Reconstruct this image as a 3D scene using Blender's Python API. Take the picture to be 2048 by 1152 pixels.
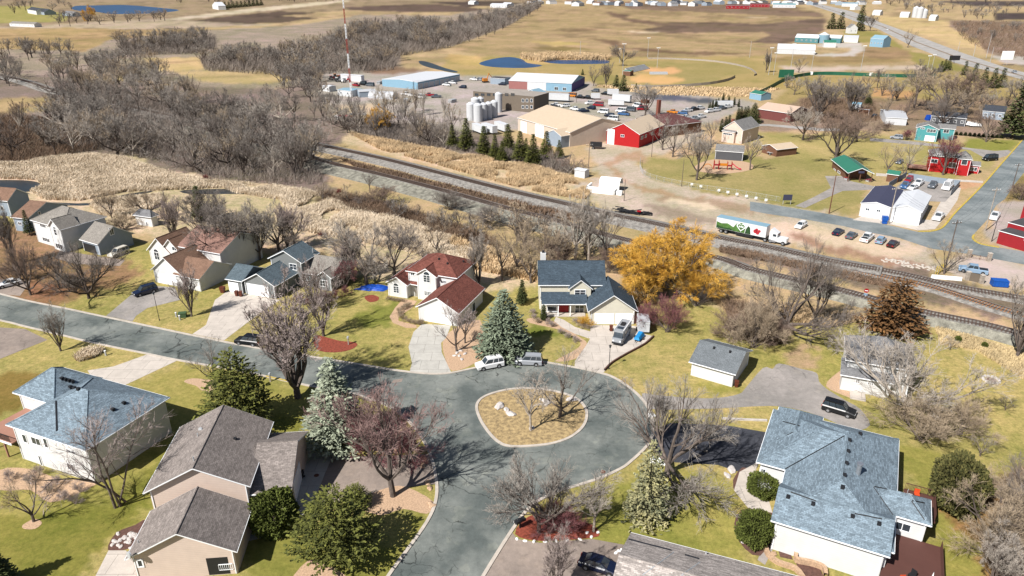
import bpy, math, random, bmesh
import numpy as np
from mathutils import Vector, Matrix, noise as mnoise
from mathutils.geometry import tessellate_polygon
R = math.radians
for o in list(bpy.data.objects): bpy.data.objects.remove(o)
SC = bpy.context.scene
COL = SC.collection
# ------------------------------------------------------------------ camera, sky, sun, exposure
FPX, YH, CH = 1430.0, -50.0, 61.0
TH = math.atan((576 - YH) / FPX)
cd = bpy.data.cameras.new('camera'); cam = bpy.data.objects.new('camera', cd); COL.objects.link(cam)
cd.sensor_width = 36; cd.lens = FPX / 2048 * 36; cd.clip_start = .5; cd.clip_end = 20000
cam.location = (0, 0, CH); cam.rotation_euler = (math.pi / 2 - TH, 0, 0)
SC.camera = cam
SUN_EL, SH_DIR = R(46), R(44)          # sun height; heading in which shadows fall
W = bpy.data.worlds.new('World'); SC.world = W; W.use_nodes = True
wn = W.node_tree.nodes; wl = W.node_tree.links
sky = wn.new('ShaderNodeTexSky'); sky.sky_type = 'NISHITA'; sky.sun_disc = False
sky.sun_elevation = SUN_EL; sky.sun_rotation = math.pi / 2 - (SH_DIR + math.pi)
wl.new(sky.outputs[0], wn['Background'].inputs[0]); wn['Background'].inputs[1].default_value = .05
sl = bpy.data.lights.new('sun', 'SUN'); sl.energy = 5.0; sl.angle = R(.5); sl.color = (1, .965, .92)
so = bpy.data.objects.new('sun', sl); COL.objects.link(so)
sd = Vector((math.cos(SH_DIR) * math.cos(SUN_EL), math.sin(SH_DIR) * math.cos(SUN_EL), -math.sin(SUN_EL)))
so.rotation_euler = sd.to_track_quat('-Z', 'Y').to_euler()
SC.view_settings.view_transform = 'Standard'; SC.view_settings.look = 'None'
SC.view_settings.exposure = 0.72; SC.view_settings.gamma = 1
# ------------------------------------------------------------------ pixel -> place (the photo is 2048 wide)
cT, sT = math.cos(TH), math.sin(TH)
def ray(x, y):
    u = (x - 1024) / FPX; v = (576 - y) / FPX
    return Vector((u, cT + v * sT, -sT + v * cT))
def P(x, y, z=0.0):
    d = ray(x, y); t = (z - CH) / d.z
    return Vector((d.x * t, d.y * t, z))
def Q(p):
    dz = p[2] - CH; dep = p[1] * cT - dz * sT; up = p[1] * sT + dz * cT
    return (1024 + FPX * p[0] / dep, 576 - FPX * up / dep)
def hz(p, yt):
    lo, hi = 0.0, 90.0
    for _ in range(40):
        m = (lo + hi) / 2
        if Q((p[0], p[1], p[2] + m))[1] > yt: lo = m
        else: hi = m
    return lo
def lin(c):
    c = c / 255.0
    return c / 12.92 if c <= .04045 else ((c + .055) / 1.055) ** 2.4
ALB = 0.60
def C(r, g, b): return (lin(r) * ALB, lin(g) * ALB, lin(b) * ALB, 1)     # seen colour in sun -> base colour
# ------------------------------------------------------------------ materials
MATS = {}
def mat(name, col, rough=.8, var=.25, scale=2.0, metal=0, spec=.3, bump=0, bscale=None, kind=None, col2=None, detail=6, emit=None, a=1.0, b=1.0, mortar=.012):
    if name in MATS: return MATS[name]
    m = bpy.data.materials.new(name); m.use_nodes = True; nt = m.node_tree; N = nt.nodes; L = nt.links
    bs = N['Principled BSDF']; bs.inputs['Roughness'].default_value = rough; bs.inputs['Metallic'].default_value = metal
    bs.inputs['Specular IOR Level'].default_value = spec
    tc = N.new('ShaderNodeTexCoord')
    base = None
    def rgb(c):
        n = N.new('ShaderNodeRGB'); n.outputs[0].default_value = c; return n.outputs[0]
    def mix(t, f, x, y):
        n = N.new('ShaderNodeMix'); n.data_type = 'RGBA'; n.blend_type = t
        for s, v in ((0, f), (6, x), (7, y)):
            if isinstance(v, (int, float)): n.inputs[s].default_value = v
            elif isinstance(v, tuple): n.inputs[s].default_value = v
            else: L.new(v, n.inputs[s])
        return n.outputs[2]
    def nz(sc, det=4, co=None, rgh=.6):
        n = N.new('ShaderNodeTexNoise'); n.inputs['Scale'].default_value = sc; n.inputs['Detail'].default_value = det
        n.inputs['Roughness'].default_value = rgh
        L.new(co or tc.outputs['Object'], n.inputs['Vector']); return n.outputs[0]
    def ramp(v, lo, hi, c0=0.0, c1=1.0):
        n = N.new('ShaderNodeMapRange'); L.new(v, n.inputs[0]); n.inputs[1].default_value = lo; n.inputs[2].default_value = hi
        n.inputs[3].default_value = c0; n.inputs[4].default_value = c1; return n.outputs[0]
    hgt = None
    if kind == 'shingle':
        br = N.new('ShaderNodeTexBrick'); L.new(tc.outputs['UV'], br.inputs['Vector'])
        br.inputs['Scale'].default_value = 1; br.inputs['Brick Width'].default_value = .52 * a; br.inputs['Row Height'].default_value = .2 * b
        br.inputs['Mortar Size'].default_value = mortar; br.inputs['Mortar Smooth'].default_value = .3; br.inputs['Bias'].default_value = 0
        d = var
        br.inputs['Color1'].default_value = tuple(c * (1 - d) for c in col[:3]) + (1,)
        br.inputs['Color2'].default_value = tuple(min(1, c * (1 + d)) for c in (col2 or col)[:3]) + (1,)
        br.inputs['Mortar'].default_value = tuple(c * .45 for c in col[:3]) + (1,)
        v = ramp(nz(.6, 3), .3, .7, .88, 1.1)
        base = mix('MULTIPLY', 1.0, br.outputs[0], v); hgt = br.outputs[1]
        lo_ = .80 if var > .05 else .95; v2 = ramp(nz(5.0, 3), .35, .65, lo_, 2 - lo_); base = mix('MULTIPLY', 1.0, base, v2)
    elif kind == 'siding':
        sx = N.new('ShaderNodeSeparateXYZ'); L.new(tc.outputs['UV'], sx.inputs[0])
        mt = N.new('ShaderNodeMath'); mt.operation = 'MULTIPLY'; mt.inputs[1].default_value = 1 / (.2 * a); L.new(sx.outputs[1 if b == 1 else 0], mt.inputs[0])
        fr = N.new('ShaderNodeMath'); fr.operation = 'FRACT'; L.new(mt.outputs[0], fr.inputs[0])
        v = ramp(fr.outputs[0], 0, .16, 1 - var, 1.0)
        base = mix('MULTIPLY', 1.0, rgb(col), v)
        base = mix('MULTIPLY', 1.0, base, ramp(nz(.8, 4), .3, .7, .93, 1.04)); hgt = fr.outputs[0]
    elif kind == 'attr':
        at = N.new('ShaderNodeAttribute'); at.attribute_name = 'col'
        wv = at.outputs['Color']
        n1 = nz(.045, 6); n2 = nz(.5, 8, rgh=.75); n3 = nz(1.5, 7, rgh=.95)
        base = mix('MULTIPLY', at.outputs['Alpha'], wv, mix('MIX', ramp(n1, .35, .65), (.82, .86, .80, 1), (1.17, 1.12, 1.14, 1)))
        base = mix('MULTIPLY', at.outputs['Alpha'], base, mix('MIX', ramp(n2, .30, .70), (.55, .68, .50, 1), (1.42, 1.28, 1.55, 1)))
        base = mix('MULTIPLY', at.outputs['Alpha'], base, mix('MIX', ramp(n3, .34, .66), (.36, .40, .34, 1), (1.6, 1.58, 1.55, 1)))
        hgt = n3
    elif kind == 'asphalt':
        n1 = nz(.12, 5); n2 = nz(1.2, 8, rgh=.7)
        base = mix('MIX', ramp(n1, .38, .62), tuple(c * .82 for c in col[:3]) + (1,), (col2 or tuple(c * 1.16 for c in col[:3]) + (1,)))
        base = mix('MULTIPLY', 1.0, base, ramp(n2, .3, .7, .84, 1.14))
        base = mix('MULTIPLY', 1.0, base, ramp(nz(14, 3), .3, .7, .86, 1.12))
        # wandering cracks
        vw = N.new('ShaderNodeVectorMath'); vw.operation = 'MULTIPLY_ADD'
        nn = N.new('ShaderNodeTexNoise'); nn.inputs['Scale'].default_value = .5; nn.inputs['Detail'].default_value = 5; L.new(tc.outputs['Object'], nn.inputs['Vector'])
        L.new(nn.outputs[1], vw.inputs[0]); vw.inputs[1].default_value = (2.6, 2.6, 0); L.new(tc.outputs['Object'], vw.inputs[2])
        vo = N.new('ShaderNodeTexVoronoi'); vo.feature = 'DISTANCE_TO_EDGE'; vo.inputs['Scale'].default_value = .17; L.new(vw.outputs[0], vo.inputs['Vector'])
        cr = ramp(vo.outputs[0], .0, .016, .22, 1.0)
        cr2 = mix('MIX', ramp(nz(.09, 3), .50, .56), (1, 1, 1, 1), cr)
        base = mix('MULTIPLY', a, base, cr2)
        v3 = N.new('ShaderNodeTexVoronoi'); v3.feature = 'DISTANCE_TO_EDGE'; v3.inputs['Scale'].default_value = .55; L.new(vw.outputs[0], v3.inputs['Vector'])
        base = mix('MULTIPLY', a, base, mix('MIX', ramp(nz(.16, 3), .52, .6), (1, 1, 1, 1), ramp(v3.outputs[0], .0, .03, .5, 1.0)))
        base = mix('MULTIPLY', a, base, mix('MIX', ramp(nz(.35, 2), .60, .63), (1, 1, 1, 1), (1.16, 1.14, 1.1, 1)))
    elif kind == 'streak':
        mp = N.new('ShaderNodeMapping'); mp.inputs['Scale'].default_value = (a, b, 1); L.new(tc.outputs['UV'], mp.inputs[0])
        n1 = nz(1, 6, mp.outputs[0]); base = mix('MIX', ramp(n1, .35, .65), col, col2 or col)
        base = mix('MULTIPLY', 1.0, base, ramp(nz(scale, 5), .3, .7, 1 - var, 1 + var))
    else:
        n1 = nz(scale, detail); n2 = nz(scale * 7, 4)
        base = mix('MIX', ramp(n1, .35, .65), tuple(c * (1 - var) for c in col[:3]) + (1,), tuple(min(1, c * (1 + var)) for c in (col2 or col)[:3]) + (1,)) if (var or col2) else rgb(col)
        if var: base = mix('MULTIPLY', 1.0, base, ramp(n2, .3, .7, 1 - var * .6, 1 + var * .6))
        hgt = n2
    L.new(base, bs.inputs['Base Color'])
    if bump and hgt is not None:
        bp = N.new('ShaderNodeBump'); bp.inputs['Strength'].default_value = bump; bp.inputs['Distance'].default_value = bscale or .05
        L.new(hgt, bp.inputs['Height']); L.new(bp.outputs[0], bs.inputs['Normal'])
    MATS[name] = m; return m
M = {}
M['white'] = mat('white_paint', (.78, .78, .76, 1), .55, .03, .5)
M['trim'] = mat('white_trim', (.76, .77, .78, 1), .5, .02, .5)
M['glass'] = mat('window_glass', (.03, .04, .05, 1), .08, .2, 1.2, spec=.8)
M['black'] = mat('black_plastic', (.018, .018, .02, 1), .5, .1, 3)
M['tyre'] = mat('tyre_rubber', (.02, .02, .02, 1), .9, .1, 5)
M['rim'] = mat('wheel_rim', (.42, .43, .45, 1), .35, .05, 5, metal=.7)
M['chrome'] = mat('grey_metal', (.5, .51, .53, 1), .35, .08, 2, metal=.8)
M['galv'] = mat('galvanised_steel', (.42, .43, .44, 1), .5, .12, 3, metal=.3)
M['rust'] = mat('rusty_steel', C(122, 78, 60), .8, .25, 4)
M['concrete'] = mat('concrete', C(220, 209, 197), .9, .04, kind='shingle', a=6, b=15, mortar=.03)
M['concrete2'] = mat('grey_concrete', C(208, 204, 195), .9, .04, kind='shingle', a=6, b=15, mortar=.03)
M['kerb'] = mat('kerb_concrete', C(214, 203, 190), .9, .12, 1.0)
M['yellow'] = mat('yellow_paint', C(208, 182, 84), .8, .22, 2)
M['bark'] = mat('grey_bark', C(116, 104, 96), .95, .3, 3)
M['barkdark'] = mat('dark_bark', C(88, 76, 68), .95, .3, 3)
M['barkpale'] = mat('pale_bark', C(186, 174, 160), .95, .25, 2)
M['twig'] = mat('grey_twigs', C(174, 165, 155), .95, .22, .5)
M['twigpink'] = mat('pinkish_twigs', C(190, 173, 166), .95, .22, .5)
M['twigstraw'] = mat('straw_twigs', C(190, 170, 144), .95, .2, 1)
M['twigbrown'] = mat('brown_twigs', C(146, 124, 110), .95, .2, 1)
M['twigmaroon'] = mat('maroon_twigs', C(142, 92, 94), .95, .2, 1)
M['twigdark'] = mat('dark_twigs', C(144, 134, 126), .95, .22, .5)
M['twigpale'] = mat('pale_twigs', C(196, 185, 173), .95, .2, 1)
M['twigred'] = mat('red_twigs', C(128, 52, 54), .95, .2, 1)
M['willow'] = mat('orange_willow_twigs', C(234, 172, 60), .9, .16, .7, col2=C(234, 186, 84))
M['spruceblue'] = mat('blue_green_needles', C(150, 160, 136), .9, .3, .9, col2=C(184, 192, 166))
M['sprucegreen'] = mat('green_needles', C(76, 88, 56), .9, .3, .8, col2=C(110, 116, 66))
M['pine'] = mat('pine_needles', C(72, 80, 36), .9, .35, .8, col2=C(118, 120, 54))
M['juniper'] = mat('russet_needles', C(114, 82, 50), .9, .3, .8, col2=C(140, 102, 62))
M['sprucetan'] = mat('sunburnt_needles', C(138, 146, 116), .9, .3, .5, col2=C(178, 170, 122))
M['arbor'] = mat('arborvitae_green', C(76, 84, 44), .9, .3, .8)
M['bush'] = mat('clipped_yew', C(100, 110, 46), .9, .35, 1.2)
M['mulch'] = mat('red_mulch', C(152, 76, 58), .95, .35, 3, bump=.5)
M['mulchbrown'] = mat('brown_mulch', C(112, 82, 72), .95, .25, 3, bump=.5)
M['stones'] = mat('tan_pebbles', C(212, 178, 146), .95, .22, 5, bump=.5)
M['rock'] = mat('pale_rock', C(222, 214, 208), .9, .12, 1.5)
# ------------------------------------------------------------------ mesh building
class MB:
    def __init__(s): s.v = []; s.f = []; s.m = []
    def poly(s, pts, m=0):
        i = len(s.v); s.v += [tuple(p) for p in pts]; s.f.append(tuple(range(i, i + len(pts)))); s.m.append(m)
    def box(s, x0, y0, z0, x1, y1, z1, m=0, T=None):
        c = [(x, y, z) for z in (z0, z1) for y in (y0, y1) for x in (x0, x1)]
        if T: c = [tuple(T @ Vector(p)) for p in c]
        i = len(s.v); s.v += c
        for f in ((0, 2, 3, 1), (4, 5, 7, 6), (0, 1, 5, 4), (2, 6, 7, 3), (0, 4, 6, 2), (1, 3, 7, 5)): s.f.append(tuple(i + k for k in f)); s.m.append(m)
    def prism(s, pts, z0, z1, m=0, cap=True):
        n = len(pts)
        a = [Vector((p[0], p[1], z0)) for p in pts]; b = [Vector((p[0], p[1], z1)) for p in pts]
        area = sum(a[i].x * a[(i + 1) % n].y - a[(i + 1) % n].x * a[i].y for i in range(n))
        if area < 0: a.reverse(); b.reverse()
        for i in range(n): j = (i + 1) % n; s.poly((a[i], a[j], b[j], b[i]), m)
        if cap: s.sheet([tuple(p) for p in b], None, m)
    def sheet(s, pts, z=None, m=0):
        vs = [Vector((p[0], p[1], p[2] if z is None else z)) for p in pts]
        i = len(s.v); s.v += [tuple(p) for p in vs]
        for t in tessellate_polygon([vs]):
            a, b, c = (vs[k] for k in t)
            if (b - a).cross(c - a).z < 0: t = (t[0], t[2], t[1])
            s.f.append(tuple(i + k for k in t)); s.m.append(m)
    def tube(s, p, q, r0, r1=None, n=6, m=0, cap=False):
        p, q = Vector(p), Vector(q); d = q - p
        if d.length < 1e-6: return
        if r1 is None: r1 = r0
        u = d.orthogonal().normalized(); w = d.normalized().cross(u)
        i = len(s.v)
        for c, r in ((p, r0), (q, r1)):
            for k in range(n):
                a = 2 * math.pi * k / n; s.v.append(tuple(c + u * math.cos(a) * r + w * math.sin(a) * r))
        for k in range(n): j = (k + 1) % n; s.f.append((i + k, i + j, i + n + j, i + n + k)); s.m.append(m)
        if cap: s.f.append(tuple(i + n + k for k in range(n))); s.m.append(m); s.f.append(tuple(i + k for k in reversed(range(n)))); s.m.append(m)
    def cyl(s, x, y, z0, z1, r0, r1=None, n=12, m=0): s.tube((x, y, z0), (x, y, z1), r0, r1, n, m, True)
    def strip(s, line, w, z0, z1, off=0.0, m=0, closed=False):
        # a raised band along a line of ground points
        pts = [Vector((p[0], p[1])) for p in line]; n = len(pts); L_ = []; R_ = []
        for i in range(n):
            a = pts[(i - 1) % n] if closed or i else pts[0]; b = pts[(i + 1) % n] if closed or i < n - 1 else pts[-1]
            t = (b - a).normalized(); nn = Vector((-t.y, t.x))
            L_.append(pts[i] + nn * (off + w / 2)); R_.append(pts[i] + nn * (off - w / 2))
        for i in range(n if closed else n - 1):
            j = (i + 1) % n; a, b, c, d = L_[i], L_[j], R_[j], R_[i]
            s.poly([(d.x, d.y, z1), (c.x, c.y, z1), (b.x, b.y, z1), (a.x, a.y, z1)], m)
            if z1 - z0 > .02:
                s.poly([(a.x, a.y, z1), (b.x, b.y, z1), (b.x, b.y, z0), (a.x, a.y, z0)], m)
                s.poly([(d.x, d.y, z0), (c.x, c.y, z0), (c.x, c.y, z1), (d.x, d.y, z1)], m)
    def mesh(s, name, mats, smooth=False, uv=True):
        me = bpy.data.meshes.new(name); me.from_pydata(s.v, [], s.f)
        for mm in (mats if isinstance(mats, (list, tuple)) else [mats]): me.materials.append(mm)
        if any(s.m): me.polygons.foreach_set('material_index', s.m)
        if smooth: me.polygons.foreach_set('use_smooth', [True] * len(me.polygons))
        if uv:
            ul = me.uv_layers.new(name='UVMap'); V = me.vertices
            for p in me.polygons:
                n = p.normal
                if abs(n.z) > .999: u, v = Vector((1, 0, 0)), Vector((0, 1, 0))
                else:
                    u = Vector((-n.y, n.x, 0)).normalized(); v = n.cross(u)
                    if v.z < 0: v = -v
                for li in p.loop_indices:
                    c = V[me.loops[li].vertex_index].co; ul.data[li].uv = (c.dot(u), c.dot(v))
        me.update(); return me
    def build(s, name, mats, parent=None, smooth=False, uv=True, label=None):
        o = bpy.data.objects.new(name, s.mesh(name, mats, smooth, uv)); COL.objects.link(o)
        if parent: o.parent = parent
        if label: o['label'] = label
        return o
def tag(o, label=None, cat=None, group=None, kind=None):
    for k, v in (('label', label), ('category', cat), ('group', group), ('kind', kind)):
        if v: o[k] = v
    return o
def thing(name, label, cat, loc=(0, 0, 0), rz=0, group=None, sc=None):
    o = bpy.data.objects.new(name, None); COL.objects.link(o); o.location = loc; o.rotation_euler = (0, 0, rz)
    o.empty_display_size = .3
    if sc: o.scale = sc if isinstance(sc, (tuple, list)) else (sc, sc, sc)
    return tag(o, label, cat, group)
def structure(mb, name, mats, **k):
    o = mb.build(name, mats, **k); o['kind'] = 'structure'; return o
def copy_tree(o, parent=None, top=True):
    c = o.copy(); COL.objects.link(c); c.parent = parent
    for ch in list(o.children): copy_tree(ch, c)
    return c
def smooth(pts, n=4, closed=False):
    m = len(pts); out = []
    for i in range(m if closed else m - 1):
        g = lambda k: pts[k % m] if closed else pts[max(0, min(m - 1, k))]
        a, b, c, d = g(i - 1), g(i), g(i + 1), g(i + 2)
        for k in range(n):
            t = k / n
            out.append(tuple(.5 * ((2 * b[q]) + (c[q] - a[q]) * t + (2 * a[q] - 5 * b[q] + 4 * c[q] - d[q]) * t * t + (3 * b[q] - a[q] - 3 * c[q] + d[q]) * t ** 3) for q in (0, 1)))
    if not closed: out.append(tuple(pts[-1][:2]))
    return out
def PP(pts, z=0.0): return [P(x, y, z) for x, y in pts]
# ------------------------------------------------------------------ the ground: one sheet, coloured by what grows or lies on it
FIELD, LAWN, WOODFL, MARSHC, DIRT, YARD = 'field', 'lawn', 'woodland_floor', 'marsh_bed', 'dirt_ground', 'gravel_yard'
Z = [  # (surface, colour, roughness of colour, outline)
 (FIELD, (198, 172, 130), .55, [(-900, -60), (3000, -60), (3000, 1400), (-900, 1400)]),
 (FIELD, (170, 148, 118), .5, [(-900, -40), (1100, -40), (1080, 8), (700, 20), (350, 45), (300, 60), (-900, 45)]),
 (FIELD, (108, 90, 76), .3, [(330, 50), (420, 36), (560, 22), (640, 26), (560, 32), (640, 36), (560, 46), (470, 48), (400, 56), (330, 58)]),
 (FIELD, (112, 92, 80), .3, [(690, 14), (860, 8), (980, 18), (940, 24), (780, 24), (700, 20)]),
 (FIELD, (98, 82, 72), .3, [(860, 4), (1000, 2), (1060, 8), (930, 14)]),
 (FIELD, (222, 204, 176), .2, [(512, 16), (600, 8), (700, -2), (700, 2), (640, 10), (540, 20), (400, 36), (330, 44), (300, 46), (300, 42)]),
 (FIELD, (196, 176, 150), .5, [(60, 52), (300, 38), (560, 50), (300, 58), (0, 58), (-900, 62), (-900, 50)]),
 (LAWN, (170, 160, 96), .5, [(-900, 14), (60, 12), (140, 30), (130, 42), (40, 46), (-900, 50)]),
 (FIELD, (188, 160, 114), .6, [(-900, 58), (150, 56), (330, 60), (420, 55), (430, 68), (330, 96), (180, 104), (-900, 100)]),
 (FIELD, (224, 190, 142), .5, [(290, 118), (420, 112), (420, 142), (300, 144)]),
 (FIELD, (198, 174, 126), .6, [(320, 138), (460, 138), (560, 142), (610, 156), (560, 176), (420, 174), (350, 162)]),
 (FIELD, (192, 166, 122), .6, [(-900, 180), (110, 190), (120, 216), (60, 232), (-900, 260)]),
 (WOODFL, (168, 152, 134), .9, [(-900, 100), (60, 98), (170, 104), (220, 80), (430, 60), (600, 50), (720, 30), (900, 30), (1060, 4), (1080, 10), (1020, 50), (900, 92), (800, 104), (800, 140), (730, 150), (600, 170), (560, 176), (430, 176), (330, 168), (240, 150), (120, 150), (-900, 150)]),
 (WOODFL, (142, 126, 114), .9, [(-900, 150), (120, 150), (330, 170), (560, 178), (640, 160), (660, 200), (760, 250), (900, 250), (1000, 270), (1130, 320), (1150, 360), (900, 320), (720, 280), (600, 300), (680, 380), (620, 395), (420, 368), (300, 330), (180, 310), (60, 330), (-900, 330)]),
 (FIELD, (214, 184, 134), .5, [(290, 116), (400, 114), (410, 140), (300, 142)]),
 (FIELD, (198, 174, 126), .6, [(350, 142), (460, 140), (560, 146), (600, 156), (540, 168), (400, 166)]),
 (FIELD, (192, 166, 122), .6, [(-900, 186), (110, 196), (110, 214), (60, 228), (-900, 240)]),
 # the big field in the middle and its dark wet hollows
 (FIELD, (184, 158, 118), .6, [(900, 96), (1020, 52), (1080, 12), (1280, 4), (1600, 14), (1660, 34), (1640, 70), (1580, 90), (1540, 112), (1300, 118), (1100, 112), (960, 112)]),
 (FIELD, (150, 124, 98), .4, [(1180, 2), (1500, 10), (1620, 16), (1560, 22), (1400, 16), (1200, 12)]),
 (FIELD, (128, 107, 88), .3, [(1250, 42), (1330, 46), (1440, 44), (1560, 50), (1640, 62), (1560, 66), (1420, 64), (1330, 66), (1280, 58), (1330, 54)]),
 (FIELD, (128, 104, 84), .4, [(1210, 24), (1260, 30), (1250, 36), (1300, 42), (1340, 50), (1270, 46), (1230, 34)]),
 (FIELD, (150, 124, 94), .4, [(1120, 60), (1180, 58), (1200, 56), (1190, 62), (1140, 64)]),
 (FIELD, (140, 114, 88), .4, [(1170, 76), (1230, 80), (1260, 96), (1400, 104), (1520, 106), (1420, 110), (1290, 104), (1220, 88)]),
 (FIELD, (150, 130, 84), .3, [(1050, 94), (1120, 92), (1190, 98), (1120, 102)]),
 (FIELD, (206, 178, 120), .3, [(1060, 84), (1120, 82), (1180, 88), (1110, 92)]),
 (FIELD, (134, 112, 94), .5, [(1500, 50), (1600, 40), (1650, 36), (1650, 60), (1620, 76), (1560, 88), (1500, 84), (1540, 70)]),
 (FIELD, (142, 118, 98), .5, [(1230, 8), (1500, 16), (1640, 24), (1650, 34), (1560, 32), (1400, 24), (1260, 18)]),
 (FIELD, (220, 196, 160), .3, [(1480, 34), (1560, 34), (1500, 37)]),
 (FIELD, (222, 198, 166), .2, [(1260, 62), (1320, 64), (1310, 67), (1265, 65)]),
 (LAWN, (180, 158, 104), .4, [(900, 112), (1240, 114), (1340, 114), (1540, 112), (1600, 130), (1660, 168), (1500, 184), (1300, 196), (1100, 150), (940, 152), (880, 140)]),
 (FIELD, (210, 178, 120), .4, [(900, 108), (960, 112), (960, 124), (1000, 118), (1200, 112), (1220, 118), (1000, 134), (930, 130), (890, 118)]),
 (LAWN, (172, 154, 100), .35, [(1270, 122), (1400, 122), (1490, 132), (1510, 148), (1400, 152), (1270, 146)]),
 (LAWN, (168, 152, 98), .35, [(1260, 152), (1460, 150), (1420, 172), (1300, 174), (1250, 166)]),
 (DIRT, (226, 176, 124), .15, [(1262, 136), (1300, 134), (1350, 137), (1366, 143), (1340, 147), (1290, 145)]),
 (DIRT, (228, 182, 124), .15, [(1258, 156), (1280, 150), (1330, 150), (1362, 156), (1362, 162), (1330, 166), (1280, 165), (1260, 163)]),
 (FIELD, (188, 160, 112), .4, [(1530, 118), (1600, 112), (1740, 112), (1830, 118), (1820, 124), (1700, 128), (1560, 128)]),
 (FIELD, (170, 142, 104), .4, [(1730, 94), (1800, 92), (1830, 104), (1820, 118), (1760, 118), (1720, 108)]),
 (DIRT, (208, 188, 168), .2, [(1560, 132), (1700, 134), (1870, 130), (1880, 138), (1700, 142), (1580, 146)]),
 (DIRT, (206, 196, 184), .2, [(1640, 88), (1720, 84), (1730, 96), (1710, 112), (1640, 112), (1620, 108), (1700, 106), (1700, 96), (1640, 94)]),
 (LAWN, (172, 152, 90), .4, [(1550, 156), (1620, 150), (1620, 162), (1560, 176), (1530, 172)]),
 (LAWN, (160, 148, 86), .3, [(1690, 60), (1760, 62), (1810, 96), (1880, 118), (1960, 140), (1880, 144), (1830, 130), (1820, 100), (1760, 88), (1680, 80)]),
 (LAWN, (178, 156, 104), .5, [(1600, 150), (1900, 142), (2048, 160), (3000, 190), (3000, 250), (2040, 238), (1900, 250), (1700, 240), (1540, 270), (1500, 250), (1560, 190)]),
 (DIRT, (206, 160, 112), .4, [(1750, 178), (1830, 184), (1820, 196), (1740, 192)]),
 (WOODFL, (156, 132, 108), .7, [(1600, 196), (1760, 196), (1900, 200), (2048, 196), (2048, 236), (1900, 250), (1700, 240), (1560, 262), (1540, 230)]),
 (FIELD, (214, 186, 136), .5, [(1750, 32), (1880, 40), (1960, 70), (1970, 100), (1900, 88), (1820, 60), (1760, 46)]),
 (FIELD, (96, 84, 80), .3, [(1860, 2), (3000, 2), (3000, 12), (1950, 12)]),
 (FIELD, (88, 76, 72), .3, [(1990, 26), (3000, 24), (3000, 40), (1990, 40)]),
 (WOODFL, (156, 134, 116), .7, [(1900, 40), (2050, 44), (3000, 50), (3000, 130), (2050, 134), (1970, 104), (1960, 80), (1900, 56)]),
 (DIRT, (196, 186, 176), .3, [(1980, 112), (3000, 118), (3000, 130), (2010, 128)]),
 # industrial yard
 (YARD, (182, 172, 160), .6, [(640, 146), (760, 136), (940, 152), (1100, 150), (1260, 182), (1400, 188), (1480, 200), (1520, 210), (1420, 246), (1330, 250), (1200, 270), (1040, 262), (950, 262), (860, 260), (700, 240), (650, 212), (630, 170)]),
 (YARD, (96, 98, 106), .2, [(1270, 184), (1340, 190), (1430, 198), (1440, 206), (1340, 202), (1270, 194)]),
 (DIRT, (214, 190, 160), .35, [(680, 210), (740, 208), (760, 226), (720, 240), (670, 232)]),
 (DIRT, (150, 122, 100), .4, [(720, 134), (790, 132), (860, 140), (800, 148), (730, 146)]),
 (LAWN, (160, 146, 90), .3, [(1180, 150), (1230, 150), (1250, 176), (1190, 176)]),
 # marsh
 (MARSHC, (216, 192, 160), .8, [(-900, 318), (0, 330), (80, 312), (180, 306), (260, 312), (300, 330), (370, 348), (430, 360), (520, 366), (640, 388), (720, 410), (820, 440), (900, 465), (1000, 500), (1080, 530), (1280, 590), (1450, 580), (1430, 600), (1320, 620), (1070, 600), (960, 580), (760, 560), (640, 500), (400, 480), (280, 470), (200, 440), (60, 400), (-900, 400)]),
 (MARSHC, (214, 190, 156), .8, [(690, 262), (800, 284), (960, 312), (1060, 330), (1130, 348), (1180, 380), (1230, 400), (1190, 410), (1100, 396), (1000, 372), (860, 330), (680, 284)]),
 (WOODFL, (112, 92, 78), .9, [(620, 385), (700, 395), (760, 405), (840, 430), (960, 470), (1000, 500), (900, 470), (820, 440), (700, 420), (640, 400)]),
 (MARSHC, (172, 140, 108), .8, [(660, 312), (760, 340), (1000, 400), (1180, 440), (1160, 444), (980, 404), (740, 344)]),
 # houses on the left
 (LAWN, (180, 166, 102), .8, [(-900, 400), (0, 400), (60, 400), (180, 452), (280, 486), (430, 500), (640, 520), (760, 556), (960, 585), (1060, 570), (1080, 560), (1280, 600), (1420, 606), (1600, 620), (1760, 650), (1860, 655), (2048, 710), (3000, 900), (3000, 1400), (-900, 1400)]),
 (LAWN, (156, 126, 92), .8, [(-900, 440), (60, 450), (130, 500), (240, 520), (290, 540), (270, 560), (150, 600), (110, 615), (-900, 600)]),
 (LAWN, (160, 118, 88), .8, [(60, 560), (160, 570), (120, 606), (40, 590)]),
 (LAWN, (168, 158, 88), .6, [(140, 745), (240, 776), (370, 724), (450, 740), (560, 770), (630, 780), (640, 880), (600, 870), (330, 990), (240, 1070), (-900, 1060), (-900, 980), (20, 950), (200, 960), (320, 830), (330, 800), (240, 790)]),
 (LAWN, (142, 138, 66), .6, [(-900, 1000), (30, 1030), (200, 1010), (300, 940), (310, 900), (420, 850), (400, 800), (600, 840), (600, 860), (440, 870), (320, 960), (280, 1040), (210, 1090), (150, 1160), (120, 1400), (-900, 1400)]),
 (LAWN, (146, 124, 66), .6, [(-900, 780), (60, 740), (110, 760), (60, 790), (20, 830), (-900, 900)]),
 (LAWN, (140, 142, 70), .5, [(770, 600), (800, 600), (806, 616), (790, 640), (740, 660), (700, 650), (740, 620)]),
 (LAWN, (128, 134, 58), .5, [(1060, 645), (1090, 645), (1120, 665), (1140, 680), (1100, 680), (1060, 665)]),
 (LAWN, (150, 146, 72), .5, [(1380, 776), (1470, 790), (1480, 784), (1450, 772), (1440, 764), (1400, 752)]),
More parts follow.
